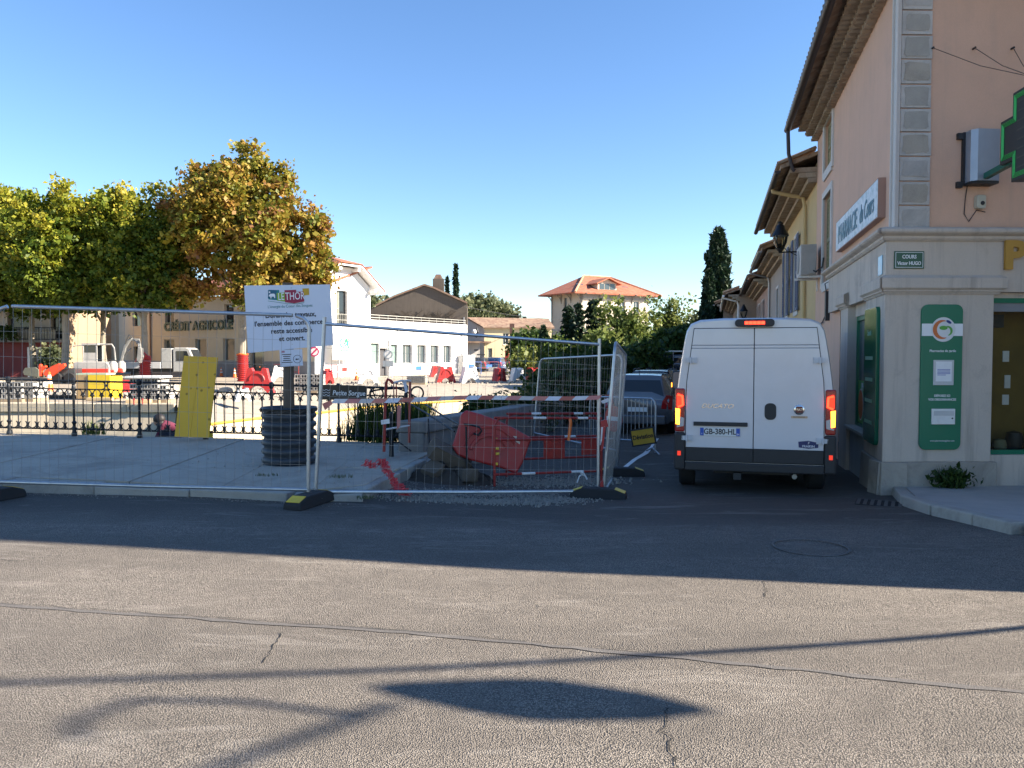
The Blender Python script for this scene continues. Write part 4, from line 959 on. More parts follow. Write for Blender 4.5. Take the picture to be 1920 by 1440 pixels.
# wall lanterns
def lantern(F, s, z, out, label, sc=1.0):
    L = thing('wall_lantern', label, 'lamp', F.P(s, z, 0))
    m = MB(); m.tube([F.P(s, z, -.02), F.P(s, z, out)], .018*sc, 6); m.tube([F.P(s, z-.28*sc, 0), F.P(s, z-.1*sc, .2), F.P(s, z-.01, .36)], .012, 6)
    m.tube([F.P(s, z, out*.72), F.P(s, z+.1*sc, out*.8), F.P(s, z+.12*sc, out)], .012, 6); m.build('bracket', M_IRON, L, world=True)
    c = F.P(s, z+.12*sc, out); T = Matrix.Translation(c) @ Matrix.Scale(sc, 4)
    MB().lathe([(.03, -.14), (.05, -.1), (.09, -.06), (.10, -.03)], 12, T).build('base', M_IRON, L, world=True, smooth=True)
    MB().lathe([(.22, .30), (.20, .36), (.13, .46), (.10, .56), (.06, .6), (.07, .64), (.02, .68)], 12, T).build('cap', M_IRON, L, world=True, smooth=True)
    e = MB()
    for k in range(4):
        t = R(45+90*k); e.tube([T @ Vector((.09*math.cos(t), .09*math.sin(t), -.04)), T @ Vector((.17*math.cos(t), .17*math.sin(t), .12)), T @ Vector((.2*math.cos(t), .2*math.sin(t), .31))], .011*sc, 5)
    e.build('rib', M_IRON, L, world=True)
    MB().lathe([(.085, -.03), (.16, .12), (.19, .30)], 12, T, False).build('glass', M_CLEAR, L, world=True, smooth=True)
    return L
lantern(F2, S2(20.0), 4.33, .62, 'black four ribbed wall lantern beside the air conditioner')
lantern(F4, S4(41), 3.6, .7, 'small black wall lantern on the brown house')
# cable box and wires low on the peach wall
CBX = thing('cable_bracket', 'black cable bracket with loose wires on the peach street wall', 'bracket', FS.P(ps(5.6), 2.5, 0))
FS.mb(MB().box((ps(5.65), 2.35, .0), (ps(5.5), 2.95, .08)), 'box', M_BLK, CBX)
MB().tube([FS.P(ps(5.6), 2.95, .06), FS.P(ps(5.5), 3.1, .1), FS.P(ps(5.3), 3.12, .05), FS.P(ps(5.4), 3.0, .02)], .01, 5).build('wire', M_BLK, CBX, world=True)
MB().tube([FS.P(ps(5.65), 2.5, .05), FS.P(ps(6.3), 2.35, .03), FS.P(ps(7.2), 2.3, .03)], .012, 5).build('wire', M_BLK, CBX, world=True)
# ================================================================== BUILDINGS ACROSS THE RIVER
M_WHITE = plaster('white_render', (.80, .79, .77), .08, (.6, .58, .55), .15)
M_CREAM = plaster('cream_render', (.55, .49, .39), .15, (.4, .35, .28), .2)
M_TAN = plaster('tan_render', (.37, .27, .175), .18, (.36, .28, .2), .2)
M_PLIN = plaster('blue_grey_plinth', (.24, .25, .28), .25)
M_REDT = tiles('red_roof_tile', ((.30, .085, .045), (.37, .115, .06), (.33, .145, .085)), 3)
M_BRNT = tiles('brown_roof_tile', ((.17, .10, .07), (.23, .145, .10), (.27, .19, .13)), 3)
M_GRILL = mat('iron_grille', (.35, .34, .3), .5, .3)
M_SHADE = mat('drawn_curtain_green', (.16, .24, .21), .8, var=.2, scale=8)
C0 = Vector(at(592, 700, 58)[:2])
tR = Vector((math.cos(R(55)), math.sin(R(55)))); tL = Vector((-math.cos(R(32)), math.sin(R(32))))
FR = Face(C0, tR); LFa = 25.6; FL = Face(C0+tL*LFa, -tL)          # lit gable/wing side and shaded street front
bank = thing('bank_building', 'white and cream bank building with gable and long one storey wing', 'building', (C0.x, C0.y, 0))
sG = FR.uv(695, 650)[0]; sW = FR.uv(876, 650)[0]; zE = 7.15; zA = 8.6; zW = 4.6
wn_ = []
gw = FR.rect(631, 545, 651, 612)
FR.mb(wallgrid(0, sG, 0, zE, [gw], .25), 'gable_wall', M_WHITE, bank)
mid = sG/2; hipw = .95
FR.mb(MB().add([(0, zE, 0), (sG, zE, 0), (mid+hipw, zA, 0), (mid-hipw, zA, 0)], [(0, 1, 2, 3)]), 'gable_top', M_WHITE, bank)
ws = [FR.rect(695, 633, 707, 673), FR.rect(728, 636, 746, 674), FR.rect(755, 637, 773, 674), FR.rect(782, 638, 799, 674), FR.rect(807, 638, 823, 674), FR.rect(831, 640, 846, 674)]
ws = [(a, b, 1.0, 2.62) for (a, b, c, d) in ws]; ws[0] = (sG+.02, ws[0][1]+.25, 1.0, 2.7)
dr = FR.rect(712, 648, 722, 697); dr = (dr[0], dr[1]+.3, .0, 2.3)
FR.mb(wallgrid(sG, sW, 0, zW, ws[0:]+[dr], .3), 'wing_wall', M_WHITE, bank)
for k, r in enumerate(ws): window(FR, bank, r, .26, mat('grey_frame', (.35, .35, .34), .5) if k == 0 else MATS['grey_frame'], M_SHADE if k < 2 else M_GLASSB, 1 if k > 1 else 0, 0)
FR.mb(MB().quad((dr[0], 0, -.28), (dr[1], 0, -.28), (dr[1], dr[3], -.28), (dr[0], dr[3], -.28)), 'door', mat('dark_grey_door', (.06, .06, .065), .5), bank, fix=False)
FR.mb(MB().box((ws[1][0]-.3, .86, -.02), (ws[5][1]+.3, .97, .12)), 'window_ledge', M_WHITE, bank)
FR.mb(MB().quad((gw[0], gw[2], -.24), (gw[1], gw[2], -.24), (gw[1], gw[3], -.24), (gw[0], gw[3], -.24)), 'french_window', M_GLASS, bank, fix=False)
shutter(FR, bank, gw[0]+.02, gw[0]+.42, gw[2], gw[3], mat('grey_green_shutter', (.33, .33, .27), .7), -.22, 0, True)
gb = MB()
for i in range(7): x = gw[0]+(gw[1]-gw[0])*i/6; gb.tube([(x, gw[2], .03), (x, gw[2]+.95, .03)], .018, 5)
for zz in (.02, .5, .95): gb.tube([(gw[0], gw[2]+zz, .03), (gw[1], gw[2]+zz, .03)], .02, 5)
FR.mb(gb, 'balcony_grille', M_GRILL, bank)
for zz in (FR.uv(710, 660)[0],): FR.mb(MB().cyl((sG+2.1, .1, .1), (sG+2.1, 3.0, .1), .09, n=8), 'downpipe', M_WHITE, bank, smooth=True)
FR.mb(MB().cyl((sW-.9, .1, .1), (sW-.9, 3.6, .1), .09, n=8), 'downpipe', M_WHITE, bank, smooth=True)
# roof with clipped gable: overhanging slabs and brackets
ov = .85; Db = 13
def slab(pts, th, name, m_, F, par):
    m = MB(); n = len(pts); m.v = [tuple(p) for p in pts]+[(p[0], p[1]+th, p[2]) for p in pts]
    m.f = [tuple(range(n))[::-1], tuple(range(n, 2*n))]+[(i, (i+1) % n, n+(i+1) % n, n+i) for i in range(n)]
    return F.mb(m, name, m_, par)
sl_ = (zA-zE)/(mid-hipw); zR = zA+.75; e_ = .8
slab([(mid+.02, zR, -1.8), (mid+hipw+.2, zA, ov), (sG+e_, zE-e_*sl_*.8, ov), (sG+e_, zE-e_*sl_*.8, -Db), (mid+.02, zR, -Db)], .14, 'roof_slope', M_WHITE, FR, bank)
slab([(mid-.02, zR, -1.8), (mid-hipw-.2, zA, ov), (-e_, zE-e_*sl_*.8, ov), (-e_, zE-e_*sl_*.8, -Db), (mid-.02, zR, -Db)], .14, 'roof_slope', M_WHITE, FR, bank)
slab([(mid-hipw-.2, zA, ov+.02), (mid+hipw+.2, zA, ov+.02), (mid, zR, -1.8)], .12, 'roof_hip', M_WHITE, FR, bank)
T_ = .20
slab([(mid-hipw-.2, zA+T_, ov+.1), (mid+hipw+.2, zA+T_, ov+.1), (mid, zR+T_, -1.8)], .05, 'hip_tiles', M_REDT, FR, bank)
slab([(mid+.02, zR+T_, -1.8), (mid+hipw+.2, zA+T_, ov+.05), (sG+e_, zE-e_*sl_*.8+T_, ov+.05), (sG+e_, zE-e_*sl_*.8+T_, -Db), (mid+.02, zR+T_, -Db)], .05, 'slope_tiles', M_REDT, FR, bank)
slab([(mid-.02, zR+T_, -1.8), (mid-hipw-.2, zA+T_, ov+.05), (-e_, zE-e_*sl_*.8+T_, ov+.05), (-e_, zE-e_*sl_*.8+T_, -Db), (mid-.02, zR+T_, -Db)], .05, 'slope_tiles', M_REDT, FR, bank)
for (u, zz) in ((.15, zE-.15), (sG-.15, zE-.15), (mid-hipw, zA-.1), (mid+hipw, zA-.1)): FR.mb(MB().box((u-.12, zz-.22, 0), (u+.12, zz, .75)), 'eave_bracket', M_WHITE, bank)
# terrace parapet rail on the wing
rl = MB()
for i in range(13): u = sG+.1+(sW-sG-.2)*i/12; rl.tube([(u, zW, -.15), (u, zW+.42, -.15)], .025, 5)
for zz in (.2, .42): rl.tube([(sG+.05, zW+zz, -.15), (sW-.05, zW+zz, -.15)], .03, 5)
FR.mb(rl, 'terrace_rail', M_GRILL, bank)
bb = MB(); bb.add([(sW, 0, 0), (sW, 0, -9), (sW, zW, -9), (sW, zW, 0), (sG, zW, 0), (sG, zW, -9)], [(0, 1, 2, 3), (3, 2, 5, 4)]); FR.mb(bb, 'wing_side', M_WHITE, bank)
FR.mb(MB().quad((sG, 0, 0), (sG, 0, -Db), (sG, zE, -Db), (sG, zE, 0)), 'gable_side', M_WHITE, bank)
# street front (shaded)
zF = 6.6
up_ = [FL.rect(248, 560, 263, 596), FL.rect(309, 560, 326, 595), FL.rect(420, 556, 438, 585)]
lo_ = [FL.rect(308, 629, 327, 672), FL.rect(366, 629, 387, 672), FL.rect(418, 629, 440, 672), FL.rect(330, 629, 331, 640)][:3]
ds = [FL.rect(251, 636, 262, 708), FL.rect(469, 640, 495, 706)]
ops = [(a, b, 4.35, 5.9) for (a, b, c, d) in up_]+[(a, b, 1.25, 3.1) for (a, b, c, d) in lo_]+[(a, b, 0, 2.5) for (a, b, c, d) in ds]
FL.mb(wallgrid(0, LFa, 0, zF, ops, .3), 'street_front', M_CREAM, bank)
for k, r in enumerate(ops):
    if k < 6: window(FL, bank, r, .26, MATS['grey_frame'], M_GLASSB if k > 2 else M_GLASS, 0, 0)
    else:
        FL.mb(MB().quad((r[0], 0, -.25), (r[1], 0, -.25), (r[1], 2.5, -.25), (r[0], 2.5, -.25)), 'door', M_GLASS, bank, fix=False)
z = 0
pls = sorted([r for r in ops if r[2] == 0])
xs_ = [0]+[v for r in pls for v in r[:2]]+[LFa]
for a, b in zip(xs_[::2], xs_[1::2]): FL.mb(MB().box((a+.002, 0, 0), (b-.002, 1.22, .03)), 'plinth', M_PLIN, bank)
FL.mb(MB().cyl((FL.uv(284, 640)[0], 0, .1), (FL.uv(284, 640)[0], 6, .1), .07, n=6), 'downpipe', M_BRNT, bank)
rf = MB(); rf.add([(-.3, zF, .5), (LFa+.3, zF, .5), (LFa+.3, zF+2.2, -6), (-.3, zF+2.2, -6), (-.3, zF+.15, .5), (LFa+.3, zF+.15, .5), (LFa+.3, zF+2.35, -6), (-.3, zF+2.35, -6)], [(3, 2, 1, 0), (4, 5, 6, 7), (0, 1, 5, 4), (1, 2, 6, 5), (3, 0, 4, 7)])
FL.mb(rf, 'front_roof', M_REDT, bank)
ls = thing('bank_lettering', 'dark green raised letters on the cream bank front', 'sign letters', FL.P(FL.uv(373, 620)[0], 3.6, .02))
r = FL.rect(309, 604, 437, 619)
text('CRÉDIT AGRICOLE', FL.M @ Matrix.Translation(((r[0]+r[1])/2, (r[2]+r[3])/2, .05)), 1.05, mat('dark_green_letters', (.008, .06, .05), .4), ls, world=True, ext=.06, off=.038, sx=(r[1]-r[0])/8.9)
# white logo panel on the gable
r = FR.rect(623, 627, 658, 675, .6); a, b, c, d = r
lp_ = thing('bank_sign', 'white rounded sign panel with turquoise and green logo beside the gable', 'sign', FR.P((a+b)/2, 0, .6))
FR.mb(MB().box((a, c, .5), (b, d, .62)), 'panel', M_WHT, lp_, bevel=.05)
FR.mb(MB().box(((a+b)/2-.3, 0, .52), ((a+b)/2-.2, c, .6)).box(((a+b)/2+.3, 0, .52), ((a+b)/2+.4, c, .6)), 'leg', M_GALV, lp_)
u = FR.uv(646, 643, .62); M_TQ = mat('logo_turquoise', (.03, .42, .45), .5); M_LG = mat('logo_dark_green', (.03, .20, .12), .5)
w = (b-a)
FR.mb(MB().prism(arcpoly((u[0]-.12, u[1]), .34, .05, .13, 60, 330), .01, None, .622), 'logo_c', M_TQ, lp_)
FR.mb(MB().prism([(u[0]-.1, u[1]-.1), (u[0]+.12, u[1]+.36), (u[0]+.26, u[1]+.36), (u[0]+.48, u[1]-.42), (u[0]+.32, u[1]-.42), (u[0]+.18, u[1]+.14), (u[0]+.04, u[1]-.1)], .01, None, .634), 'logo_a', M_LG, lp_)
FR.mb(MB().prism([(u[0]-.05, u[1]-.28), (u[0]+.08, u[1]-.3), (u[0]+.56, u[1]+.2), (u[0]+.50, u[1]+.28)], .01, None, .646), 'logo_stroke', M_TQ, lp_)
FR.mb(MB().prism([(u[0]+.30, u[1]+.24), (u[0]+.38, u[1]+.2), (u[0]+.58, u[1]+.38), (u[0]+.54, u[1]+.42)], .01, None, .646), 'logo_tip', mat('logo_red', (.6, .08, .06), .5), lp_)
FR.mb(MB().box((a+.25, u[1]-.62, .622), (b-.25, u[1]-.54, .63)), 'underline', M_LG, lp_)
u = FR.uv(858, 695); cb = thing('utility_cabinet', 'grey upright utility cabinet at the corner of the white wing', 'cabinet', FR.P(sW-.6, 0, .3))
FR.mb(MB().box((sW-1.5, 0, .15), (sW+.25, 1.75, .75)), 'body', mat('cabinet_light_grey', (.5, .5, .48), .5), cb, bevel=.02); FR.mb(MB().box((sW-.64, .1, .752), (sW-.6, 1.6, .76)), 'door_gap', M_BLK, cb)
# small sign box on the wing wall
o = FR.mb(MB().box((sG+3.1, 2.9, 0), (sG+4.6, 4.0, .12)), 'wall_sign', M_WHT, None); tag(o, 'small white sign box high on the wing wall of the bank', 'sign')
# ---- tan house next to the bank front
FT = Face(C0+tL*(LFa+8.7), -tL); tan = thing('tan_house', 'tan two storey house with stone sills and curved door canopy', 'building', (*FT.P(4.3, 0, 0)[:2], 0))
LT = 8.7; uw = [FT.rect(x0, 568, x1, 598) for x0, x1 in ((135, 148), (160, 173), (195, 208))]; lw_ = [FT.rect(x0, 630, x1, 680) for x0, x1 in ((135, 147), (195, 207))]; dd = FT.rect(160, 634, 175, 708)
ops = [(a, b, 4.3, 5.95) for a, b, c, d in uw]+[(a, b, .9, 3.0) for a, b, c, d in lw_]+[(dd[0], dd[1], 0, 2.7)]
FT.mb(wallgrid(0, LT, 0, 6.9, ops, .25), 'front_wall', M_TAN, tan)
for k, r in enumerate(ops[:5]): window(FT, tan, r, .2, mat('brown_shutter_frame', (.16, .12, .08), .6) if k == 0 else MATS['brown_shutter_frame'], mat('closed_shutter', (.2, .16, .11), .7) if k == 0 else MATS['closed_shutter'], 1, 0, True)
window(FT, tan, ops[5], .2, MATS['brown_shutter_frame'], M_GLASSB, 2, 3, name='door')
FT.mb(MB().prism([(dd[0]-.6+(dd[1]-dd[0]+1.2)*i/8, 2.85+.45*math.sin(math.pi*i/8)) for i in range(9)], 1.0), 'canopy', mat('grey_canopy', (.25, .26, .28), .4), tan)
FT.mb(MB().add([(-.2, 6.9, .5), (LT, 6.9, .5), (LT, 8.8, -5), (-.2, 8.8, -5)], [(0, 1, 2, 3)]), 'roof', M_BRNT, tan); FT.mb(MB().quad((0, 0, 0), (0, 0, -8), (0, 6.9, -8), (0, 6.9, 0)), 'side_wall', M_TAN, tan)
# ---- house with balcony at the far left
FB = Face(at(-80, 700, 60)[:2], (1, .12)); bh = thing('balcony_house', 'house with dark red ground floor, iron balcony and orange awning', 'building', (*FB.P(4, 0, 0)[:2], 0))
LB = FB.uv(124, 650)[0]
ga = FB.rect(56, 642, 92, 700)
FB.mb(wallgrid(0, LB, 0, 2.75, [(ga[0], ga[1], 0, 2.2)], .25), 'ground_floor_wall', mat('dark_red_paint', (.17, .03, .03), .7, var=.2, scale=2), bh)
gd = FB.mb(MB().quad((ga[0], 0, -.2), (ga[1], 0, -.2), (ga[1], 2.2, -.2), (ga[0], 2.2, -.2)), 'garage_door', mat('grey_garage', (.3, .3, .31), .6), bh, fix=False)
FB.mb(MB().box((ga[0]-.15, 0, -.02), (ga[0], 2.35, .06)).box((ga[1], 0, -.02), (ga[1]+.15, 2.35, .06)).box((ga[0], 2.2, -.02), (ga[1], 2.35, .06)), 'garage_frame', M_WPAINT, bh)
wl = [FB.rect(14, 590, 54, 620), FB.rect(94, 588, 116, 622)]
ops = [(a, b, 3.0, 5.2) for a, b, c, d in wl]
FB.mb(wallgrid(0, LB, 2.75, 6.4, ops, .6), 'upper_wall', plaster('pale_stone_wall', (.55, .50, .43), .35), bh)
for r in ops: window(FB, bh, r, .5, MATS['grey_frame'], M_GLASS, 1, 0)
FB.mb(MB().box((-.3, 2.72, 0), (LB, 2.9, 1.2)), 'balcony_slab', M_CONCD, bh)
bl = MB()
for i in range(40): u = .1+(LB-.2)*i/39; bl.tube([(u, 2.9, 1.1), (u, 3.85, 1.1)], .018, 4)
for zz in (2.95, 3.85): bl.tube([(0, zz, 1.1), (LB, zz, 1.1)], .03, 5)
FB.mb(bl, 'balcony_rail', M_IRON, bh)
FB.mb(MB().box((LB-4.6, 2.95, 1.0), (LB-.3, 3.7, 1.05)), 'balcony_screen', mat('reed_screen', (.38, .36, .30), .9), bh)
m, nt, b_ = _nodes('striped_awning'); wv = N(nt, 'ShaderNodeTexWave'); wv.inputs['Scale'].default_value = 1.6; nt.links.new(mapped(nt, coord='World'), wv.inputs[0])
nt.links.new(ramp(nt, wv.outputs[0], [(.45, (.62, .16, .06)), (.55, (.75, .5, .35))]), b_.inputs[0])
FB.mb(MB().add([(0, 5.3, 1.7), (LB*.62, 5.3, 1.7), (LB*.62, 5.9, 0), (0, 5.9, 0), (0, 5.05, 1.7), (LB*.62, 5.05, 1.7)], [(0, 1, 2, 3), (4, 5, 1, 0)]), 'awning', m, bh, fix=False)
FB.mb(MB().add([(-.3, 6.4, .7), (LB+.3, 6.4, .7), (LB+.3, 8.2, -5), (-.3, 8.2, -5)], [(0, 1, 2, 3)]), 'roof', M_REDT, bh); FB.mb(MB().quad((LB, 0, 0), (LB, 0, -9), (LB, 6.4, -9), (LB, 6.4, 0)), 'side_wall', M_TAN, bh)
for k, x in enumerate((5, 19)):
    q = FB.uv(x, 600, 1.0); o = tag(FB.mb(MB().lathe([(.02, 2.9), (.02, 4.7)], 6).lathe([(.14, 3.7), (.1, 4.3), (.03, 4.85)], 8), 'parasol', M_WHT, None), 'closed white parasol standing on the balcony', 'parasol', 'closed parasols on the balcony') if False else None
# ---- grey gable house behind the wing
zt = lambda px, py, d: at(px, py, d)
d_ = 80; gh = thing('gable_house', 'weathered grey gable house with chimney and bare creeper behind the white wing', 'building', (*at(790, 690, d_)[:2], 0))
FG = Face(at(680, 690, d_)[:2], (1, .05)); U = lambda px, py: FG.uv(px, py)
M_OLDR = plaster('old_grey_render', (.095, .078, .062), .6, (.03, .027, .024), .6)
P = [U(690, 600), U(690, 580), U(705, 575), U(740, 557), U(796, 536), U(812, 541), U(876, 570), U(876, 610)]; P = [(P[0][0], 0)]+P[1:-1]+[(P[-1][0], 0)]
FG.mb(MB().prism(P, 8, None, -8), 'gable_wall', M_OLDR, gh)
rf = MB(); Q = P[2:7]
for w in (.25, -8.2):
    for q in Q: rf.v.append((q[0], q[1]+.02, w))
    for q in Q: rf.v.append((q[0], q[1]+.2, w))
n = len(Q)
for i in range(n-1): rf.f += [(n+i, n+i+1, 3*n+i+1, 3*n+i), (i, n+i, n+i+1, i+1) if False else (i, i+1, n+i+1, n+i), (i, 2*n+i, 2*n+i+1, i+1)]
FG.mb(rf, 'roof', M_BRNT, gh)
c0, c1 = U(811, 548), U(832, 520)
ch = MB(); ch.box((c0[0], c0[1]-.5, -1.4), (c1[0], c1[1]-.1, -.4)); q = FG.mb(ch, 'chimney', M_OLDR, gh)
FG.mb(MB().prism([(c0[0]+.1, c1[1]-.1), (c1[0]-.1, c1[1]-.1), ((c0[0]+c1[0])/2+.25, c1[1]+.35), ((c0[0]+c1[0])/2-.25, c1[1]+.35)], .9, None, -1.35), 'chimney_cap', M_BRNT, q)
cr = MB(); rn = random.Random(8)
for i in range(46):
    u = U(735+rn.uniform(0, 110), 596)[0]; z = 4.9+rn.uniform(0, .4); pts = []
    dx = rn.uniform(-.35, .35)
    for k in range(6): pts.append((u, z, .04+.02*k % 3)); u += dx+rn.uniform(-.2, .2); z += rn.uniform(.12, .42)*(1-k*.1)
    cr.tube(pts, .022, 4)
cp = FG.mb(cr, 'creeper', mat('bare_creeper', (.05, .04, .03), .9), None, fix=False); tag(cp, 'bare climbing creeper spread over the grey gable wall', 'creeper')
FG.mb(MB().cyl((P[-2][0]-.35, .5, .1), (P[-2][0]-.35, 5.7, .1), .08, n=6), 'downpipe', M_ZINC, gh)
# ---- pale yellow house with brown roof
d_ = 92; FY = Face(at(872, 690, d_)[:2], (1, .18)); yh = thing('yellow_house', 'pale yellow house with brown tiled roof and grey annex beyond the car park', 'building', (*FY.P(4, 0, 0)[:2], 0))
U = lambda px, py: FY.uv(px, py); sA, sB, sC = U(876, 650)[0], U(908, 650)[0], U(1034, 650)[0]
zE2 = U(940, 615)[1]; M_YW = plaster('pale_yellow_render', (.66, .55, .34), .12)
wins = [U(x, 620) for x in (948, 967)]; wl = [(u[0]-.35, u[0]+.35, zE2-2.0, zE2-.6) for u in wins]+[(U(915, 650)[0], U(923, 650)[0], .9, 2.6)]
FY.mb(wallgrid(sB, sC, 0, zE2, wl, .2), 'front_wall', M_YW, yh)
for r in wl: window(FY, yh, r, .15, M_FRAME, M_GLASSB, 1, 0)
pk = U(884, 598)[1]
FY.mb(MB().add([(sA-1.2, 0, -3), (sB, 0, 0), (sB, zE2, 0), ((sA+sB)/2-.8, pk, -1.6), (sA-1.2, zE2, -3)], [(0, 1, 2, 3, 4)]), 'gable_wall', plaster('pale_grey_render', (.48, .46, .43), .15), yh)
rf = MB(); rf.add([(sB-.2, zE2-.05, .35), (sC+.3, zE2-.05, .35), (sC+.3, pk+.1, -3), ((sA+sB)/2-.9, pk+.1, -1.6), (sB-.2, zE2+.12, .35), (sC+.3, zE2+.12, .35), (sC+.3, pk+.28, -3), ((sA+sB)/2-.9, pk+.28, -1.6)], [(4, 5, 6, 7), (0, 1, 5, 4), (1, 2, 6, 5), (3, 0, 4, 7)])
FY.mb(rf, 'roof', M_BRNT, yh)
FY.mb(MB().box((sA-1.4, 0, .4), (sB-.6, 3.2, .45)), 'annex_wall', MATS['pale_grey_render'], yh)
FY.mb(MB().prism([(sA-1.6, 3.2), (sB+.6, 3.2), (sB+.6, 3.4), (sA-1.6, 3.4)], 1.6, None, 0), 'annex_roof', M_BRNT, yh)
text('le Relais', FY.M @ Matrix.Translation((U(889, 648)[0], U(889, 648)[1], .47)), .6, M_BLK, yh, world=True) if False else None
ol = MB()
for i, (a, b) in enumerate(((0, .5), (.35, 1.3))): ol.box((U(888, 650)[0]+a, 2.3-.55*i, .455), (U(888, 650)[0]+b, 2.45-.55*i, .46))
FY.mb(ol, 'wall_lettering', M_BLK, yh)
# ---- big hip roofed house
d_ = 100; hc = at(1090, 690, d_); hh = thing('hip_roof_house', 'tall cream house with red hipped roof, dormer and wide bracketed eaves', 'building', (hc.x, hc.y, 0))
FH1 = Face((0, 0), (1, 0)); Ck = Vector(at(1090, 690, d_)[:2])
tl = Vector((-math.cos(R(50)), math.sin(R(50)))); tr = Vector((math.cos(R(28)), math.sin(R(28))))
FHl = Face(Ck, -tl); FHr = Face(Ck, tr)
LHl = -FHl.uv(1034, 640)[0]; LHr = FHr.uv(1215, 640)[0]
FHl = Face(Ck+tl*LHl, -tl)
zH = FHr.uv(1092, 548)[1]; M_HC = plaster('cream_stone_render', (.56, .49, .39), .2, (.36, .31, .25)); M_HGR = plaster('grey_frieze', (.3, .3, .29), .3)
ul = FHl.rect(1057, 558, 1063, 578); ops = [(ul[0], ul[1], ul[2], ul[3])]
FHl.mb(wallgrid(0, LHl, 0, zH, ops, .25), 'side_wall', M_HC, hh); window(FHl, hh, ops[0], .2, MATS['grey_frame'], M_GLASS, 1, 0)
wz = (zH-2.6, zH-.9); ur = [(1.3+i*2.35, 2.25+i*2.35, wz[0], wz[1]) for i in range(int((LHr-1)/2.35))]+[(1.3+i*2.35, 2.25+i*2.35, wz[0]-3.2, wz[1]-3.2) for i in range(int((LHr-1)/2.35))]
FHr.mb(wallgrid(0, LHr, 0, zH, ur, .25), 'front_wall', M_HC, hh)
for r in ur: window(FHr, hh, r, .2, M_FRAME, M_GLASSB, 1, 1)
FHr.mb(MB().box((0, zH-.75, .004), (LHr, zH-.02, .05)), 'frieze', M_HGR, hh)
pc = [FHl.P(0, zH, 0), FHl.P(LHl, zH, 0), FHr.P(LHr, zH, 0)]; p4 = pc[0]+(pc[2]-pc[1])
cen = (pc[0]+pc[2])/2; zr = FHr.uv(1095, 520)[1]
ew = 1.35
def outp(p): d = (p-cen); d.z = 0; return p+d.normalized()*ew*1.35+Vector((0, 0, -.25))
E = [outp(pc[0]), outp(pc[1]), outp(pc[2]), outp(p4)]
ra = at(1094, 520, (pc[0].y+pc[1].y)/2+5); rb = ra+(pc[2]-pc[1])*.42; rb.z = ra.z
rf = MB(); rf.v = [tuple(v) for v in E+[ra, rb]]; rf.f = [(0, 1, 4), (1, 2, 5, 4), (2, 3, 5), (3, 0, 4, 5)]
ro = rf.build('roof', M_REDT, hh, world=True); so = ro.modifiers.new('t', 'SOLIDIFY'); so.thickness = .18; so.offset = 1
ridge = MB(); ridge.tube([E[1]+Vector((0, 0, .2)), ra+Vector((0, 0, .2)), rb+Vector((0, 0, .2)), E[2]+Vector((0, 0, .2))], .14, 6); ridge.build('ridge_tiles', tiles('ridge_tile', ((.5, .2, .1), (.55, .25, .14), (.5, .28, .18)), 3), ro, world=True)
for F, L in ((FHl, LHl), (FHr, LHr)):
    n = max(3, int(L/2.2))
    for i in range(n+1):
        u = .1+(L-.2)*i/n; b = MB(); b.tube([(u, zH-1.1, .02), (u, zH-.5, .35), (u, zH-.15, 1.0)], .07, 5); b.tube([(u, zH-.16, 0), (u, zH-.16, 1.1)], .06, 5); b.tube([(u, zH-1.3, .04), (u, zH-.2, .04)], .06, 5); F.mb(b, 'eave_bracket', M_CONCD, hh)
# dormer
u0, u1 = FHr.uv(1118, 540)[0], FHr.uv(1165, 540)[0]; zb, zp = FHr.uv(1140, 545)[1]+.15, FHr.uv(1140, 522)[1]
dm = MB(); um = (u0+u1)/2; wo = -.4
dm.prism([(u0+.5, zb), (u1-.5, zb), (u1-.5, zb+.85), (um, zp-.1), (u0+.5, zb+.85)], 3.5, None, wo-3.5); dmo = FHr.mb(dm, 'dormer', M_HC, hh)
dr_ = MB()
for s in (-1, 1):
    e0 = u0 if s < 0 else u1
    dr_.add([(e0, zb+.65, wo+.6), (um, zp, wo+.6), (um, zp, wo-3.5), (e0, zb+.65, wo-3.5), (e0, zb+.8, wo+.6), (um, zp+.15, wo+.6), (um, zp+.15, wo-3.5), (e0, zb+.8, wo-3.5)], [(0, 1, 2, 3), (4, 5, 6, 7), (0, 1, 5, 4), (0, 3, 7, 4)])
FHr.mb(dr_, 'dormer_roof', M_REDT, dmo)
for i in range(3):
    a = u0+.75+(u1-u0-1.5)*i/3; FHr.mb(MB().box((a+.05, zb+.05, wo+.002), (a+(u1-u0-1.5)/3-.05, zb+.8, wo+.03)), 'dormer_window', M_GLASSB, dmo)
for (px, py) in ((1105, 535), (1190, 541)):
    u = FHr.uv(px, py); t = (u[1]-zH+.25)/(zr-zH+.25)
    FHr.mb(MB().add([(u[0]-.5, u[1]-.1, .1-t*3), (u[0]+.5, u[1]-.1, .1-t*3), (u[0]+.5, u[1]+.45, -.8-t*3), (u[0]-.5, u[1]+.45, -.8-t*3)], [(0, 1, 2, 3)]), 'skylight', M_GLASSB, hh)
FHl.mb(MB().cyl((.15, 0, .12), (.15, zH, .12), .09, n=6), 'downpipe', M_ZINC, hh)
# overhead line across the gap
ol = MB(); a, b = at(870, 575, 79), at(1060, 600, 99); ol.tube([a.lerp(b, i/10)-Vector((0, 0, .25*math.sin(math.pi*i/10))) for i in range(11)], .03, 4)
tag(ol.build('overhead_line', M_BLK), 'overhead line slung between the gable house and the hip roofed house', 'cable')
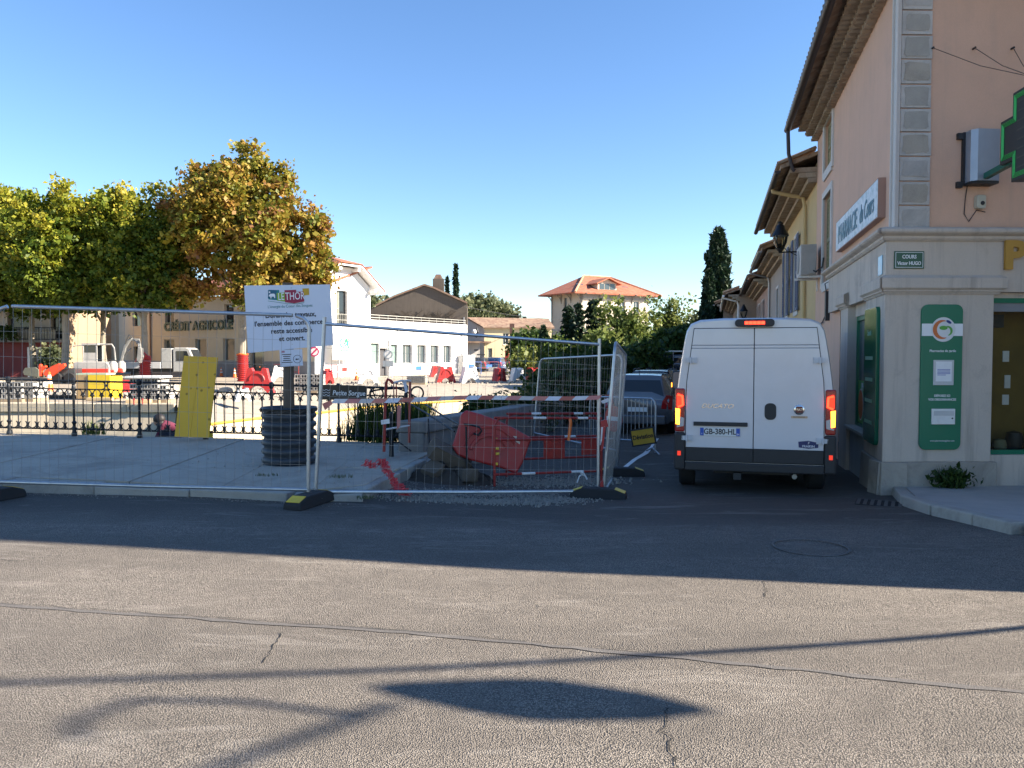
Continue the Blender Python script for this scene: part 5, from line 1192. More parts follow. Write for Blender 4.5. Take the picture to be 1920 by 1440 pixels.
# ================================================================== VEHICLES
M_VANW = mat('van_white_paint', (.64, .625, .63), .28, 0, .04, 2, coat=.6, dirt=.2, dirtcol=(.4, .38, .36))
M_TYRE = mat('tyre', (.016, .016, .017), .85, 0, .3, 12)
M_RIM = mat('rim_grey', (.32, .32, .33), .4, .6)
M_TLR = mat('tail_red', (.32, .008, .01), .2, 0, .05, coat=.5)
M_TLG = mat('tail_red_lit', (.6, .02, .01), .3, emit=(1, .03, .01), estr=2.2)
M_TLO = mat('tail_amber_lit', (.8, .2, .02), .3, emit=(1, .28, .02), estr=2.6)
M_TLW = mat('tail_clear', (.5, .48, .46), .15, coat=.4)
M_PLATE = mat('plate_white', (.72, .72, .70), .4); M_PBLUE = mat('plate_blue', (.02, .09, .42), .4); M_CHR = mat('chrome', (.6, .6, .6), .15, .9)
def wheel(par, c, r=.34, w=.22, name='wheel'):
    T = Matrix.Translation(c) @ Matrix.Rotation(R(90), 4, 'Y')
    o = MB().lathe([(r*.62, -w/2), (r*.93, -w/2), (r, -w*.36), (r, w*.36), (r*.93, w/2), (r*.62, w/2)], 24, T).build(name, M_TYRE, par, smooth=True)
    MB().lathe([(.05, -w*.3), (r*.3, -w*.34), (r*.6, -w*.42), (r*.63, -w*.3), (r*.63, w*.3), (r*.6, w*.42), (r*.3, w*.34), (.05, w*.3)], 16, T).build('rim', M_RIM, o, smooth=True)
    return o
# ---- white delivery van, local: x right, y forward (front), z up, rear face at y=0
vrx, vry = 3.215, 10.22; VA = -math.atan(.26)
van = thing('delivery_van', 'white high roof delivery van with brake lights on beside the pharmacy', 'van', (vrx, vry, g(vrx+.3, vry+1)-.005), VA)
def vsec(y, top, hb=1.0, bot=.36, tum=1.0, sc=1.0):
    prof = [(hb*.93, bot), (hb*1.0, bot+.1), (1.02*hb, .85), (1.015*hb, 1.25), (.985*hb, 1.55), (.945*hb, 1.85), (.905*hb, 2.1), (.875*hb, 2.24), (.82*hb, 2.335), (.70*hb, 2.385), (.40*hb, 2.405)]
    P = []
    for (x, z) in prof:
        zz = z if z <= .85 else .85+(z-.85)*(top-.85)/(2.41-.85); P.append((x, zz))
    return [(x, y, z) for x, z in P]+[(-x, y, z) for x, z in P[::-1]]
secs = [vsec(.0, 2.38, .985), vsec(.05, 2.41), vsec(.5, 2.41), vsec(2.2, 2.42), vsec(3.5, 2.40), vsec(3.8, 2.36), vsec(4.4, 1.75), vsec(4.75, 1.32, .97), vsec(5.2, 1.05, .93), vsec(5.38, .92, .85)]
body = MB().loft(secs).build('body', M_VANW, van, smooth=True, ang=50)
bd = MB()
# rear doors: two shaped leaves standing 12 mm proud, leaving dark gaps
def hw(z): return .885-.02*max(0, z-1.25)-.075*max(0, z-1.5)/.7
M_GAP = mat('door_gap', (.03, .03, .032), .7)
gp = MB(); zs = [.47, .9, 1.25, 1.55, 1.85, 2.1, 2.275]
P = [(-hw(z), z) for z in zs]+[(hw(z), z) for z in zs[::-1]]
gp.prism([(x, z) for x, z in P], .006, frame((0, -.001, 0), (1, 0, 0), (0, 0, 1))); gp.build('door_seal', M_GAP, van)
def leaf(s, z0, z1, name, m_, proud=.016, par=None):
    zz = [z0]+[z for z in zs if z0 < z < z1]+[z1]; inn = .005
    pts = [(s*(hw(z)-.009), z) for z in zz]+[(s*inn, z) for z in zz[::-1]]
    if s < 0: pts = pts[::-1]
    return MB().prism(pts, proud, frame((0, -.006, 0), (1, 0, 0), (0, 0, 1))).build(name, m_, par or van, bevel=.006)
doors = {}
for s in (-1, 1):
    d = leaf(s, .662, 2.0, 'rear_door', M_VANW); doors[s] = d
    leaf(s, 2.045, 2.265, 'door_top_panel', M_VANW, .016, d)
    leaf(s, 2.004, 2.041, 'door_swage', M_VANW, .012, d)
    leaf(s, .48, .658, 'door_lower_trim', M_BLK, .02, d)
    # shallow pressed relief lines
    for z in (1.03, 1.48):
        MB().box((s*.02 if s > 0 else -.85, -.0235, z), (.85 if s > 0 else -.02, -.0215, z+.012)).build('press_line', M_VANW, d)
    # hinges
    for z, x in ((1.84, .9), (.79, .93)):
        hg = MB(); x0 = hw(z)
        hg.box((s*(x0-.075) if s > 0 else -(x0+.045), -.05, z-.03), (s*(x0+.045) if s > 0 else -(x0-.075), -.01, z+.03)).cyl((s*(x0-.02), -.055, z-.04), (s*(x0-.02), -.055, z+.04), .014)
        hg.box((min(s*(x0-.1), s*(x0-.06)), -.045, z-.04), (max(s*(x0-.1), s*(x0-.06)), -.015, z+.04)).build('hinge', mat('hinge_white', (.55, .55, .56), .5) if 'hinge_white' not in MATS else MATS['hinge_white'], van)
# tail lights
for s in (-1, 1):
    def px_(x): return s*x
    bx = lambda a, b, z0, z1, y0, y1: MB().box((min(px_(a), px_(b)), y0, z0), (max(px_(a), px_(b)), y1, z1))
    tl_ = bx(.893, 1.022, .87, 1.46, -.03, .16).build('tail_light', M_TLR, van, bevel=.02)
    q = [(.91, 1.36), (1.0, 1.40), (1.005, 1.22), (.905, 1.20)]
    fr = MB(); fr.tube([(s*x, -.032, z) for x, z in ((.99, 1.375), (.925, 1.355), (.918, 1.235), (.985, 1.205))], .016, 6); fr.build('brake_strip', M_TLG, tl_)
    bx(.925, 1.0, 1.22, 1.37, -.0325, -.029).build('brake_lens', mat('brake_lens', (.55, .02, .015), .3, emit=(1, .04, .01), estr=.5) if 'brake_lens' not in MATS else MATS['brake_lens'], tl_)
    a_ = MB(); a_.add([(s*.955, -.034, 1.18), (s*1.015, -.034, 1.19), (s*1.012, -.034, .975), (s*.962, -.034, .965)], [(0, 1, 2, 3)]); a_.build('indicator_lens', M_TLO, tl_, fix=False)
    a_ = MB(); a_.add([(s*.9, -.0335, 1.06), (s*.955, -.0335, 1.075), (s*.962, -.0335, .96), (s*1.0, -.0335, .955), (s*.995, -.0335, .93), (s*.905, -.0335, .95)], [(0, 1, 2, 3, 4, 5)]); a_.build('reverse_lens', M_TLW, tl_, fix=False)
    bx(.885, 1.03, .35, .865, -.05, .45).build('bumper_corner', M_BLK, van, bevel=.03)
    bx(.94, .985, .55, .61, -.056, -.048).build('reflector', M_TLG if False else mat('reflector_red', (.6, .03, .02), .3, emit=(1, .05, .02), estr=.25) if 'reflector_red' not in MATS else MATS['reflector_red'], van)
MB().box((-.885, -.045, .35), (.885, .3, .465)).build('bumper_step', M_BLK, van, bevel=.015)
MB().prism(rrect(-.25, .25, 2.285, 2.385, .045), .05, frame((0, -.03, 0), (1, 0, 0), (0, 0, 1))).build('high_brake_light', M_BLK, van, bevel=.01)
hb_ = [o for o in bpy.data.objects if o.name == 'high_brake_light'][0]
for i in range(5): MB().box((-.125+i*.051, -.088, 2.315), (-.079+i*.051, -.079, 2.355)).build('brake_led', M_TLG, hb_)
HN = MB().prism(rrect(.14, .285, 1.055, 1.275, .06), .02, frame((0, -.015, 0), (1, 0, 0), (0, 0, 1))).build('door_handle', M_BLK, doors[1], bevel=.006)
MB().box((-.775, -.05, .958), (-.075, -.02, 1.012)).build('plate_lamp_bar', M_BLK, doors[-1], bevel=.006)
pt = MB().box((-.69, -.034, .825), (-.17, -.024, .935)).build('number_plate', M_PLATE, doors[-1], bevel=.004)
MB().box((-.688, -.0365, .828), (-.64, -.0345, .932)).build('plate_band', M_PBLUE, pt); MB().box((-.22, -.0365, .828), (-.172, -.0345, .932)).build('plate_band', M_PBLUE, pt)
VF = lambda x, z, y: frame((x, y, z), (1, 0, 0), (0, 0, 1))
text('GB-380-HL', VF(-.43, .88, -.0355), .105, M_BLK, pt, ext=.0008, off=.0022, sx=.86)
text('F', VF(-.664, .85, -.037), .03, M_PRW, pt); text('84', VF(-.196, .85, -.037), .034, M_PRW, pt)
text('DUCATO', VF(-.47, 1.225, -.0235), .085, M_CHR, doors[-1], shear=.35, sx=1.15, ext=.003, off=.001)
bdg = MB().lathe([(.0, .0), (.066, .0), (.066, .012), (.058, .016), (.0, .016)], 24, frame((.57, -.022, 1.195), (1, 0, 0), (0, 0, 1)), False).build('badge', M_CHR, doors[1], smooth=True)
MB().prism(rrect(.57-.042, .57+.042, 1.195-.04, 1.195+.042, .015), .003, VF(0, 0, -.039)).build('badge_field', mat('badge_red', (.12, .01, .015), .3), bdg)
text('FIAT', VF(.57, 1.195, -.043), .045, M_CHR, bdg, sx=.75, off=.001)
pr = MB().prism(rrect(.47, .675, 1.083, 1.112, .008), .008, VF(0, 0, -.022)).build('name_bar', mat('bronze_bar', (.42, .34, .26), .3, .5), doors[1])
text('PROFESSIONAL', VF(.572, 1.098, -.031), .022, M_BLK, pr)
fb = MB().prism([(.57, .70), (.69, .685), (.81, .70), (.815, .765), (.69, .79), (.565, .775)][::1], .003, VF(0, 0, -.0225)).build('hire_badge', mat('hire_navy', (.015, .025, .11), .4), doors[1])
text('FRAIKIN', VF(.69, .715, -.026), .042, M_PRW, fb, off=.0005); text('F', VF(.69, .758, -.026), .045, M_PRW, fb, shear=.2)
for (x, y) in ((-.88, .95), (.88, .95), (-.88, 4.4), (.88, 4.4)): wheel(van, (x, y, .345), .345, .225)
ex = MB(); ex.cyl((.55, .25, .27), (.55, 1.2, .3), .035); ex.build('exhaust', M_CHR if False else M_GALV, van)
ax = MB(); ax.cyl((-.85, .95, .33), (.85, .95, .33), .05).box((-.5, .3, .28), (.5, .8, .36)).box((-.25, -.02, .24), (-.15, .1, .33)); ax.build('underbody', M_BLK, van)
MB().box((-.95, .5, .34), (.95, 5.0, .42)).build('floor_pan', M_BLK, van)
for s in (-1, 1):
    MB().tube([(s*1.0, 4.05, 1.35), (s*1.12, 4.02, 1.38)], .03, 6).build('mirror_arm', M_BLK, van)
    mm = MB().prism(rrect(min(s*1.08, s*1.26), max(s*1.08, s*1.26), 1.2, 1.62, .05), .14, frame((0, 4.1, 0), (1, 0, 0), (0, 0, 1))).build('mirror', M_BLK, van, bevel=.02)
    MB().prism(rrect(min(s*1.1, s*1.24), max(s*1.1, s*1.24), 1.3, 1.6, .04), .004, frame((0, 3.958, 0), (1, 0, 0), (0, 0, 1))).build('mirror_glass', glassmat('mirror_glass', (.12, .14, .17), .03) if s < 0 else MATS['mirror_glass'], mm)
    if s < 0: MB().box((-1.275, 4.0, 1.32), (-1.255, 4.03, 1.4)).build('mirror_indicator', M_TLO, mm)
    w = MB(); w.add([(s*1.012, 3.55, 1.25), (s*1.012, 4.35, 1.25), (s*.965, 4.1, 1.75), (s*.965, 3.55, 1.85)], [(0, 1, 2, 3)]); w.build('cab_window', M_GLASS, van, fix=False)
wsn = MB(); wsn.add([(-.85, 4.72, 1.37), (.85, 4.72, 1.37), (.75, 3.92, 2.25), (-.75, 3.92, 2.25)], [(0, 1, 2, 3)]); wsn.build('windscreen', M_GLASS, van, fix=False)
# ---- passenger cars
def rsec(y, hwb, hwt, zb, zt, r=.08):
    P = [(hwb-r, zb), (hwb, zb+r), (hwb+.01, (zb+zt)/2), (hwt, zt-r), (hwt-r*.9, zt), (hwt*.5, zt+.015)]
    return [(x, y, z) for x, z in P]+[(-x, y, z) for x, z in P[::-1]]
def car(name, label, cat, loc, rz, paint, L=4.1, W=1.75, H=1.5, wagon=True, rails=True, group=None, hl=False, lights=True):
    c = thing(name, label, cat, loc, rz, group); h = W/2; bl = H*.60
    S = [rsec(0, h*.86, h*.84, .38, bl-.05), rsec(.06, h*.95, h*.92, .30, bl), rsec(.5, h*.99, h*.95, .24, bl+.02), rsec(L*.5, h, h*.96, .22, bl), rsec(L*.72, h*.99, h*.95, .22, bl-.04), rsec(L*.93, h*.95, h*.86, .26, bl-.2), rsec(L, h*.8, h*.7, .34, bl-.34)]
    MB().loft(S).build('body', paint, c, smooth=True, ang=40)
    y0, y1, y2, y3 = (.02, .26, L*.58, L*.76) if wagon else (.35, .75, L*.55, L*.76)
    G = [rsec(y0, h*.88, h*.80, bl-.1, bl+.02, .03), rsec((y0+y1)/2, h*.90, h*.74, bl-.1, (bl+H)/2, .04), rsec(y1, h*.90, h*.70, bl-.1, H-.03, .07), rsec(y1+.3, h*.90, h*.70, bl-.1, H, .07), rsec(y2, h*.90, h*.68, bl-.1, H-.02, .07), rsec((y2+y3)/2, h*.9, h*.76, bl-.1, (H+bl)/2+.05, .05), rsec(y3, h*.88, h*.8, bl-.1, bl, .03)]
    cabn = MB().loft(G).build('cabin', paint, c, smooth=True, ang=40)
    gq = MB()
    a, b, zA_, zB_ = y0+(y1-y0)*.12-.012, y1-(y1-y0)*.25-.012, bl+.06, H-.14
    gq.add([(-h*.74, a, zA_), (h*.74, a, zA_), (h*.62, b, zB_), (-h*.62, b, zB_)], [(0, 1, 2, 3)]); gq.build('rear_window', M_GLASS, cabn, fix=False)
    for s in (-1, 1):
        for (ya, yb) in ((y1+.08, L*.33), (L*.345, L*.56)):
            q = MB(); q.add([(s*(h*.895), ya-.05, bl+.05), (s*(h*.895), yb+.04, bl+.05), (s*(h*.725), yb, H-.13), (s*(h*.725), ya, H-.13)], [(0, 1, 2, 3)]); q.build('side_window', M_GLASS, cabn, fix=False)
        if rails: MB().tube([(s*h*.66, y1+.1, H-.01), (s*h*.66, y1+.25, H+.04), (s*h*.65, y2-.3, H+.04), (s*h*.65, y2-.15, H-.01)], .018, 6).build('roof_rail', M_BLK, cabn)
        if lights:
            q = MB(); q.add([(s*h*.66, -.012+.01, bl-.24), (s*h*.97, .05, bl-.26), (s*h*.97, .16, bl+.08), (s*h*.80, .06, bl+.10), (s*h*.7, .0, bl-.05)], [(0, 1, 2, 3, 4)]); o = q.build('tail_light', M_TLR, c, fix=False); o.modifiers.new('t', 'SOLIDIFY').thickness = .05; o.modifiers['t'].offset = 0
        MB().ball((s*(h+.08), L*.6, bl+.1), (.09, .06, .07)).build('mirror', M_BLK, c, smooth=True)
        wheel(c, (s*(h-.1), L*.19, .31), .31, .2); wheel(c, (s*(h-.1), L*.8, .31), .31, .2)
    MB().box((-h*.80, -.05, .28), (h*.80, .12, .52)).build('bumper', M_BLK if not wagon else paint, c, bevel=.04)
    pl_ = MB().box((-.26, -.062, .60), (.26, -.02, .71)).build('number_plate', M_PLATE, c)
    MB().tube([(0, y1+.08, H-.01), (0, y1+.02, H+.12)], .008, 5).build('antenna', M_BLK, cabn)
    return c
M_SIL = mat('silver_car_paint', (.13, .137, .15), .25, .5, .04, coat=.7); M_GRY = mat('dark_grey_car_paint', (.07, .075, .08), .25, .4, .04, coat=.7); M_BLU = mat('blue_car_paint', (.03, .07, .18), .25, .3, .05, coat=.7)
def carat(px, y, **k):
    x = (px-960)/1442*y; return (x, y, g(x, y))
car('estate_car', 'silver grey estate car with roof rails behind the crowd barrier', 'car', carat(1196, 19.4), VA-.03, M_SIL, 4.15, 1.75, 1.53)
car('hatchback_car', 'dark grey hatchback parked just ahead of the silver estate', 'car', carat(1218, 25.2), VA-.03, M_GRY, 4.1, 1.75, 1.56)
car('hatchback_car', 'dark blue car parked ahead of the grey hatchback', 'car', carat(1236, 31.5), VA-.03, M_BLU, 4.1, 1.72, 1.5)
# works pickup with ladder rack farther along the street
pk = thing('works_truck', 'works van with a ladder rack on its back far along the street', 'truck', (11.0*1.0-2.1, 40, g(9, 40)), VA)
MB().box((-.95, 0, .45), (.95, 4.8, 1.3)).build('body', M_BLU, pk, bevel=.08); MB().box((-.9, .05, 1.3), (.9, 4.0, 2.2)).build('cabin', M_GRY, pk, bevel=.1); MB().box((-.75, -.0, 1.4), (.75, .045, 2.1)).build('rear_window', M_GLASS, pk)
rk = MB()
for x in (-.5, .4): rk.tube([(x, -.05, .9), (x, -.05, 2.35)], .03, 5)
for z in (1.0, 1.35, 1.7, 2.05): rk.tube([(-.5, -.05, z), (.4, -.05, z)], .02, 5)
rk.box((-.95, .0, 2.33), (.95, 3.5, 2.40)); rk.build('ladder_rack', M_GALV, pk)
for (x, y) in ((-.8, .9), (.8, .9), (-.8, 3.9), (.8, 3.9)): wheel(pk, (x, y, .35), .35, .22)
# ---- car park beyond the plaza
cols = [('silver', M_SIL), ('white', M_VANW), ('dark red', mat('red_car_paint', (.30, .02, .03), .25, .2, coat=.7)), ('grey', M_GRY), ('white', M_VANW), ('blue', M_BLU), ('pale silver', M_SIL)]
where = ['beside the white wing', 'nose to the red one', 'between pale cars', 'behind the works barriers', 'next to the dark hatchback', 'near the brown post', 'at the end of the car park']
for k, (px, d, rz) in enumerate(((868, 84, 1.2), (885, 78, 1.25), (898, 86, 1.2), (915, 80, 1.3), (930, 86, 1.2), (945, 82, 1.25), (960, 90, 1.3))):
    car('parked_car', '%s car in the car park %s' % (cols[k][0], where[k]), 'car', ((px-960)/1442*d, d, 0), rz, cols[k][1], 4.1, 1.75, 1.5, True, False, 'cars in the far car park')
car('minivan', 'white minivan parked by the hedge beyond the brown post', 'van', ((1012-960)/1442*74, 74, 0), -1.3, M_VANW, 4.6, 1.85, 1.85, True, False)
# ================================================================== FENCES, SIGNS AND WORKS
def mesh_fence(label, b0, b1, t0, t1, rounded=(True, True), ext=0.0, name='mesh_fence', nv=33, nh=6, group=None):
    """wire mesh hoarding panel from its four corners (bottom/top, left/right)"""
    b0, b1, t0, t1 = map(Vector, (b0, b1, t0, t1))
    f = thing(name, label, 'fence', b0, group=group)
    Q = lambda u, v: (b0.lerp(b1, u)).lerp(t0.lerp(t1, u), v)
    def path(side):
        u = 0 if side == 0 else 1
        s = .055; P = [Q(u, -.07), Q(u, .05), Q(u, .5)]
        if rounded[side]:
            P += [Q(u, .93)]+[Q(u+(1 if side == 0 else -1)*s*(1-math.cos(t)), .93+.07*math.sin(t)) for t in (R(25), R(50), R(75))]
        else: P += [Q(u, 1+ext)]
        return P
    for side in (0, 1): MB().tube(path(side), .021, 10).build('post', M_GALV, f, world=True, smooth=True)
    MB().tube([Q(.055 if rounded[0] else 0, 1), Q(.5, 1), Q(.945 if rounded[1] else 1, 1)], .02, 10).build('top_rail', M_GALV, f, world=True, smooth=True)
    MB().tube([Q(0, .0), Q(.5, -.004), Q(1, 0)], .02, 10).build('bottom_rail', M_GALV, f, world=True, smooth=True)
    w = MB(); rn = random.Random(3)
    for i in range(nv):
        u = (i+1)/(nv+1)
        w.tube([Q(u, 0), Q(u+rn.uniform(-.001, .001), .5), Q(u, 1)], .0019, 4)
    for j in range(nh):
        v = (j+1)/(nh+1); w.tube([Q(0, v), Q(.33, v+rn.uniform(-.002, .002)), Q(.67, v), Q(1, v)], .0019, 4)
    w.build('wire_mesh', M_WIRE, f, world=True, fix=False)
    return f, Q
def foot_block(c, rz, label):
    r = thing('ballast_block', label, 'fence foot', c, rz)
    m = MB(); m.loft([[(x, -.115, 0), (x, .115, 0), (x, .10, h), (x, -.10, h)] for x, h in ((-.36, .06), (-.34, .09), (-.2, .135), (.2, .135), (.34, .09), (.36, .06))]); m.build('block', M_RUB, r, bevel=.012)
    for s in (-1, 1):
        m = MB(); m.loft([[(s*x, -.085, h), (s*x, .085, h), (s*x, .085, h+.004), (s*x, -.085, h+.004)] for x, h in ((.345, .088), (.29, .107), (.215, .134))]); m.build('reflective_pad', M_YEL, r)
    for (x, y) in ((-.12, 0), (0, 0), (.12, 0)): MB().cyl((x, y, .13), (x, y, .14), .024, n=10).build('socket', M_BLK, r)
    return r
p0, p1 = at(-12, 903, 8.60), at(578, 918, 8.62); q0, q1 = at(-10, 573, 8.60), at(580, 592, 8.62)
mesh_fence('wire mesh fence panel standing in front of the bridge footway and planter', p0, p1, q0, q1)
pl2 = at(-615, 905, 8.7); ql2 = at(-612, 573, 8.7)
mesh_fence('wire mesh fence panel continuing along the bridge past the footway panel', pl2, p0+Vector((-.06, 0, 0)), ql2, q0+Vector((-.06, 0, 0)))
m0, m1 = at(592, 922, 8.76), at(1121, 921, 10.03); n0, n1 = at(608, 607, 8.76), at(1124, 646, 10.03)
mf, MQ = mesh_fence('wire mesh fence panel across the closed side of the street with red and white tape', m0, m1, n0, n1, (False, False), .04)
r0, r1 = at(1131, 925, 10.1), at(1156, 884, 13.3); s0_, s1_ = at(1154, 641, 10.1), at(1174, 666, 13.3)
mesh_fence('leaning wire mesh fence panel set along the street toward the cars', r0, r1, s0_, s1_)
u0_, u1_ = at(1001, 812, 16.4), at(1157, 845, 13.6); v0_, v1_ = at(1013, 673, 16.4), at(1167, 665, 13.6)
mesh_fence('back wire mesh fence panel closing the corner by the river parapet', u0_, u1_, v0_, v1_)
c = at(585, 948, 8.62); foot_block((c.x, 8.55, g(c.x, 8.6)), R(72), 'black rubber fence foot with yellow pad beside the broken kerb')
c = at(1121, 938, 9.98); foot_block((c.x, 9.9, g(c.x, 9.9)), R(-14), 'black rubber fence foot with yellow pad at the street end of the taped panel')
c = gnd(1166, 892); foot_block((c.x, c.y, g(c.x, c.y)), R(-4), 'black rubber fence foot under the far end of the leaning panel')
c = at(-14, 915, 8.6); foot_block((c.x, 8.55, g(c.x, 8.6)), R(70), 'black rubber fence foot between the two panels on the bridge')
# tape
m, nt, b = _nodes('barrier_tape'); co = N(nt, 'ShaderNodeUVMap') ; 
tp = MB(); n = 60; P = []
for i in range(n+1):
    t = i/n; px = 620+(1122-620)*t; py = 752-4*math.sin(t*math.pi*.9)-6*t**3+1.5*math.sin(t*9)
    q = at(px, py, 8.86+(10.0-8.86)*t-.04); P.append(q)
M_TR = mat('tape_red', (.55, .20, .17), .5, var=.1); M_TW = mat('tape_white', (.62, .64, .70), .5, var=.06)
tape = thing('barrier_tape', 'red and white barrier tape stretched along the fence panel', 'tape', P[0])
for i in range(0, n, 3):
    a, d = P[i], P[i+3]; w = .026; tw = .012*math.sin(i*.7)
    sh = (d-a)*.30
    mb = MB(); mb.add([a-Vector((0, tw, w)), d-Vector((0, tw, w)), d+sh+Vector((0, tw, w)), a+sh+Vector((0, tw, w))], [(0, 1, 2, 3)]); o = mb.build('stripe', M_TR if (i//3) % 2 else M_TW, tape, world=True, fix=False)
for k, (px, py, d, L) in enumerate(((604, 757, 8.78, .25), (1126, 752, 10.0, .12))):
    a = at(px, py, d); mb = MB(); mb.add([a, a+Vector((.1, -.01, .04)), a+Vector((.12, 0, 0)), a+Vector((.03, .01, -L*.3))], [(0, 1, 2, 3)]); mb.build('loose_end', M_TR if k == 0 else M_TW, tape, world=True, fix=False)
# ---- planter drum with post and notice boards
c = gz(541, 858, pz(-3.2)); c = Vector((at(541, 700, 11.0).x, 11.0, pz(-3.2)))
pd_ = thing('planter_drum', 'black corrugated pipe drum used as a planter on the footway', 'planter', c)
prof = []
for i in range(6):
    z = .02+i*.125; prof += [(.345, z), (.375, z+.018), (.385, z+.045), (.375, z+.078), (.345, z+.095)]
prof = [(.37, 0)]+prof+[(.35, .78), (.40, .80), (.38, .815), (.33, .79), (.31, .70)]
MB().lathe(prof, 40, None, False).build('drum', mat('corrugated_black', (.028, .033, .04), .55, 0, .35, 5, .4, 20, .4, (.07, .10, .12)), pd_, smooth=True, ang=60)
MB().lathe([(.0, .72), (.32, .71)], 24, None, False).build('soil', M_SOIL, pd_, fix=False)
fl_ = MB(); rn = random.Random(9)
for i in range(26):
    t = i/26*2*math.pi; t2 = (i+1)/26*2*math.pi; r1_, r2_ = .40+.02*math.sin(i*3), .40+.02*math.sin((i+1)*3)
    fl_.add([(.36*math.cos(t), .36*math.sin(t), .80), (.36*math.cos(t2), .36*math.sin(t2), .80), (r2_*math.cos(t2), r2_*math.sin(t2), .76+.03*math.sin(i*2.2+2)), (r1_*math.cos(t), r1_*math.sin(t), .76+.03*math.sin(i*2.2))], [(0, 1, 2, 3)])
fl_.build('sack_lining', mat('brown_sacking', (.06, .05, .04), .95), pd_, fix=False)
pst = tag(MB().lathe([(.085, -.15), (.08, .3), (.075, 1.0), (.075, 1.86)], 10, Matrix.Translation(c+Vector((0, 0, .72)))).build('wooden_post', wood('round_post', (.07, .05, .035), (.14, .105, .075), (6, 6, .8)), smooth=True), 'round weathered timber post planted in the black drum', 'post')
BY = 10.88
bq = [at(461, 658, BY), at(622, 651, BY+.08), at(622, 537, BY+.08), at(461, 533, BY)]
r_ = (bq[1]-bq[0]).normalized(); BF = frame((bq[0]+bq[1]+bq[2]+bq[3])/4, r_, (0, 0, 1)); BW = (bq[2]-bq[3]).length; BH = ((bq[3]-bq[0]).length+(bq[2]-bq[1]).length)/2
brd = thing('notice_board', 'white town notice board with coloured logo and black lettering on the timber post', 'notice board', (BF.translation.x, BF.translation.y+.02, BF.translation.z-BH/2))
w2, h2_ = BW/2, BH/2
M_BRD = mat('board_white', (.62, .66, .74), .45, 0, .03)
MB().add([(-w2, -h2_-.03, 0), (w2, -h2_+.03, 0), (w2, h2_-.01, 0), (-w2, h2_+.02, 0), (-w2, -h2_-.03, -.02), (w2, -h2_+.03, -.02), (w2, h2_-.01, -.02), (-w2, h2_+.02, -.02)], [(0, 1, 2, 3), (7, 6, 5, 4), (0, 4, 5, 1), (1, 5, 6, 2), (2, 6, 7, 3), (3, 7, 4, 0)], BF).build('board', M_BRD, brd, world=True)
def bp(px, py):   # photo pixel -> board coords
    return ((px-541.5)/161*BW, (595-py)/118*BH*.93+.0)
def bpoly(px, m_, w=.002, nm='print_block'):
    P = [bp(*p) for p in px]; P = P[::-1]; return MB().prism(P, .0012, BF, w).build(nm, m_, brd, world=True)
M_PB = mat('print_teal_blue', (.005, .10, .17), .5); M_PG = mat('print_green', (.22, .38, .03), .5); M_PR = mat('print_crimson', (.30, .01, .05), .5); M_PY = mat('print_amber', (.55, .33, .02), .5); M_PT = mat('print_teal', (.0, .19, .21), .5); M_INK = mat('print_ink', (.012, .012, .02), .6)
bpoly([(505, 540), (526, 540), (526, 561), (505, 558)], M_PT, .001); bpoly([(506, 539), (521, 540), (520, 557), (504, 556)], M_PB, .0025)
bpoly([(521, 546), (537, 545), (537, 564), (521, 561)], M_PG, .0025)
bpoly([(536, 541), (558, 541), (558, 545), (572, 545), (572, 565), (553, 568), (536, 565)], M_PR, .004); bpoly([(570, 539), (582, 539), (582, 552), (570, 553)], M_PY, .0025)
P = [bp(504, 561), bp(520, 564), bp(540, 568), bp(560, 569), bp(572, 567)]; mb = MB(); mb.tube([BF @ Vector((x, y, .002)) for x, y in P], .004, 4); mb.build('print_swoosh', M_PT, brd, world=True)
bl_ = [(506, 552), (507, 549), (510, 547), (516, 547), (518, 549), (518, 556), (516, 556), (516, 553), (511, 553), (511, 556), (509, 556), (509, 553)]
bpoly(bl_, M_PRW, .005, 'print_animal'); 
for k in range(1): bpoly([(507.6, 541.5), (508.6, 543), (510, 543), (509, 544.2), (509.4, 546), (507.8, 545), (506.4, 546), (506.8, 544.2), (505.8, 543), (507, 543)], M_PRW, .005, 'print_star')
def btext(s, px, py, size, m_=M_INK, off=.001, sx=1.0, w=.003, shear=0): x, y = bp(px, py); return text(s, BF @ Matrix.Translation((x, y, w)), size, m_, brd, world=True, off=off, sx=sx, ext=.0006, shear=shear)
btext('LE', 529, 554, .145, M_PRW, .0005, .62, .0055); btext('THOR', 555, 554, .15, M_PRW, .0005, .66, .0062)
btext("L'énergie du Coeur des Sorgues", 545, 573, .056, M_PT, .0, .86)
btext('Durant les travaux,', 545, 590.5, .098, sx=.93, off=.0022); btext("l'ensemble des commerces", 543, 606.5, .098, sx=.93, off=.0022); btext('reste accessible', 545, 622, .098, sx=.93, off=.0022); btext('et ouvert.', 545, 637.5, .098, sx=.93, off=.0022)
for (px, py) in ((549, 537), (549, 598), (549, 629), (545, 649)): x, y = bp(px, py); MB().cyl((x, y, .0), (x, y, .006), .007, n=8, M=BF).build('screw', M_GALV, brd, world=True)
sb = thing('small_notice', 'small pale notice plate with round stamp under the town notice board', 'notice', at(546, 688, BY))
sq = [at(525, 687, BY-.01), at(567, 655, BY-.01)]; SF = frame((sq[0]+sq[1])/2, r_, (0, 0, 1)); sw, sh_ = .157, .118
MB().box((-sw, -sh_, -.01), (sw, sh_, 0), SF).build('plate', M_BRD, sb, world=True)
for i, L in enumerate((.13, .10, .09, .11, .15)):
    MB().box((-.135+(.15-L)/2*.9, .045-i*.028, .001), (-.135+(.15-L)/2*.9+L, .056-i*.028, .002), SF).build('print_line', M_INK, sb, world=True)
MB().prism(arcpoly((.085, -.02), .055, .006, .006, 0, 359, 28), .001, SF, .001).build('stamp_ring', M_INK, sb, world=True)
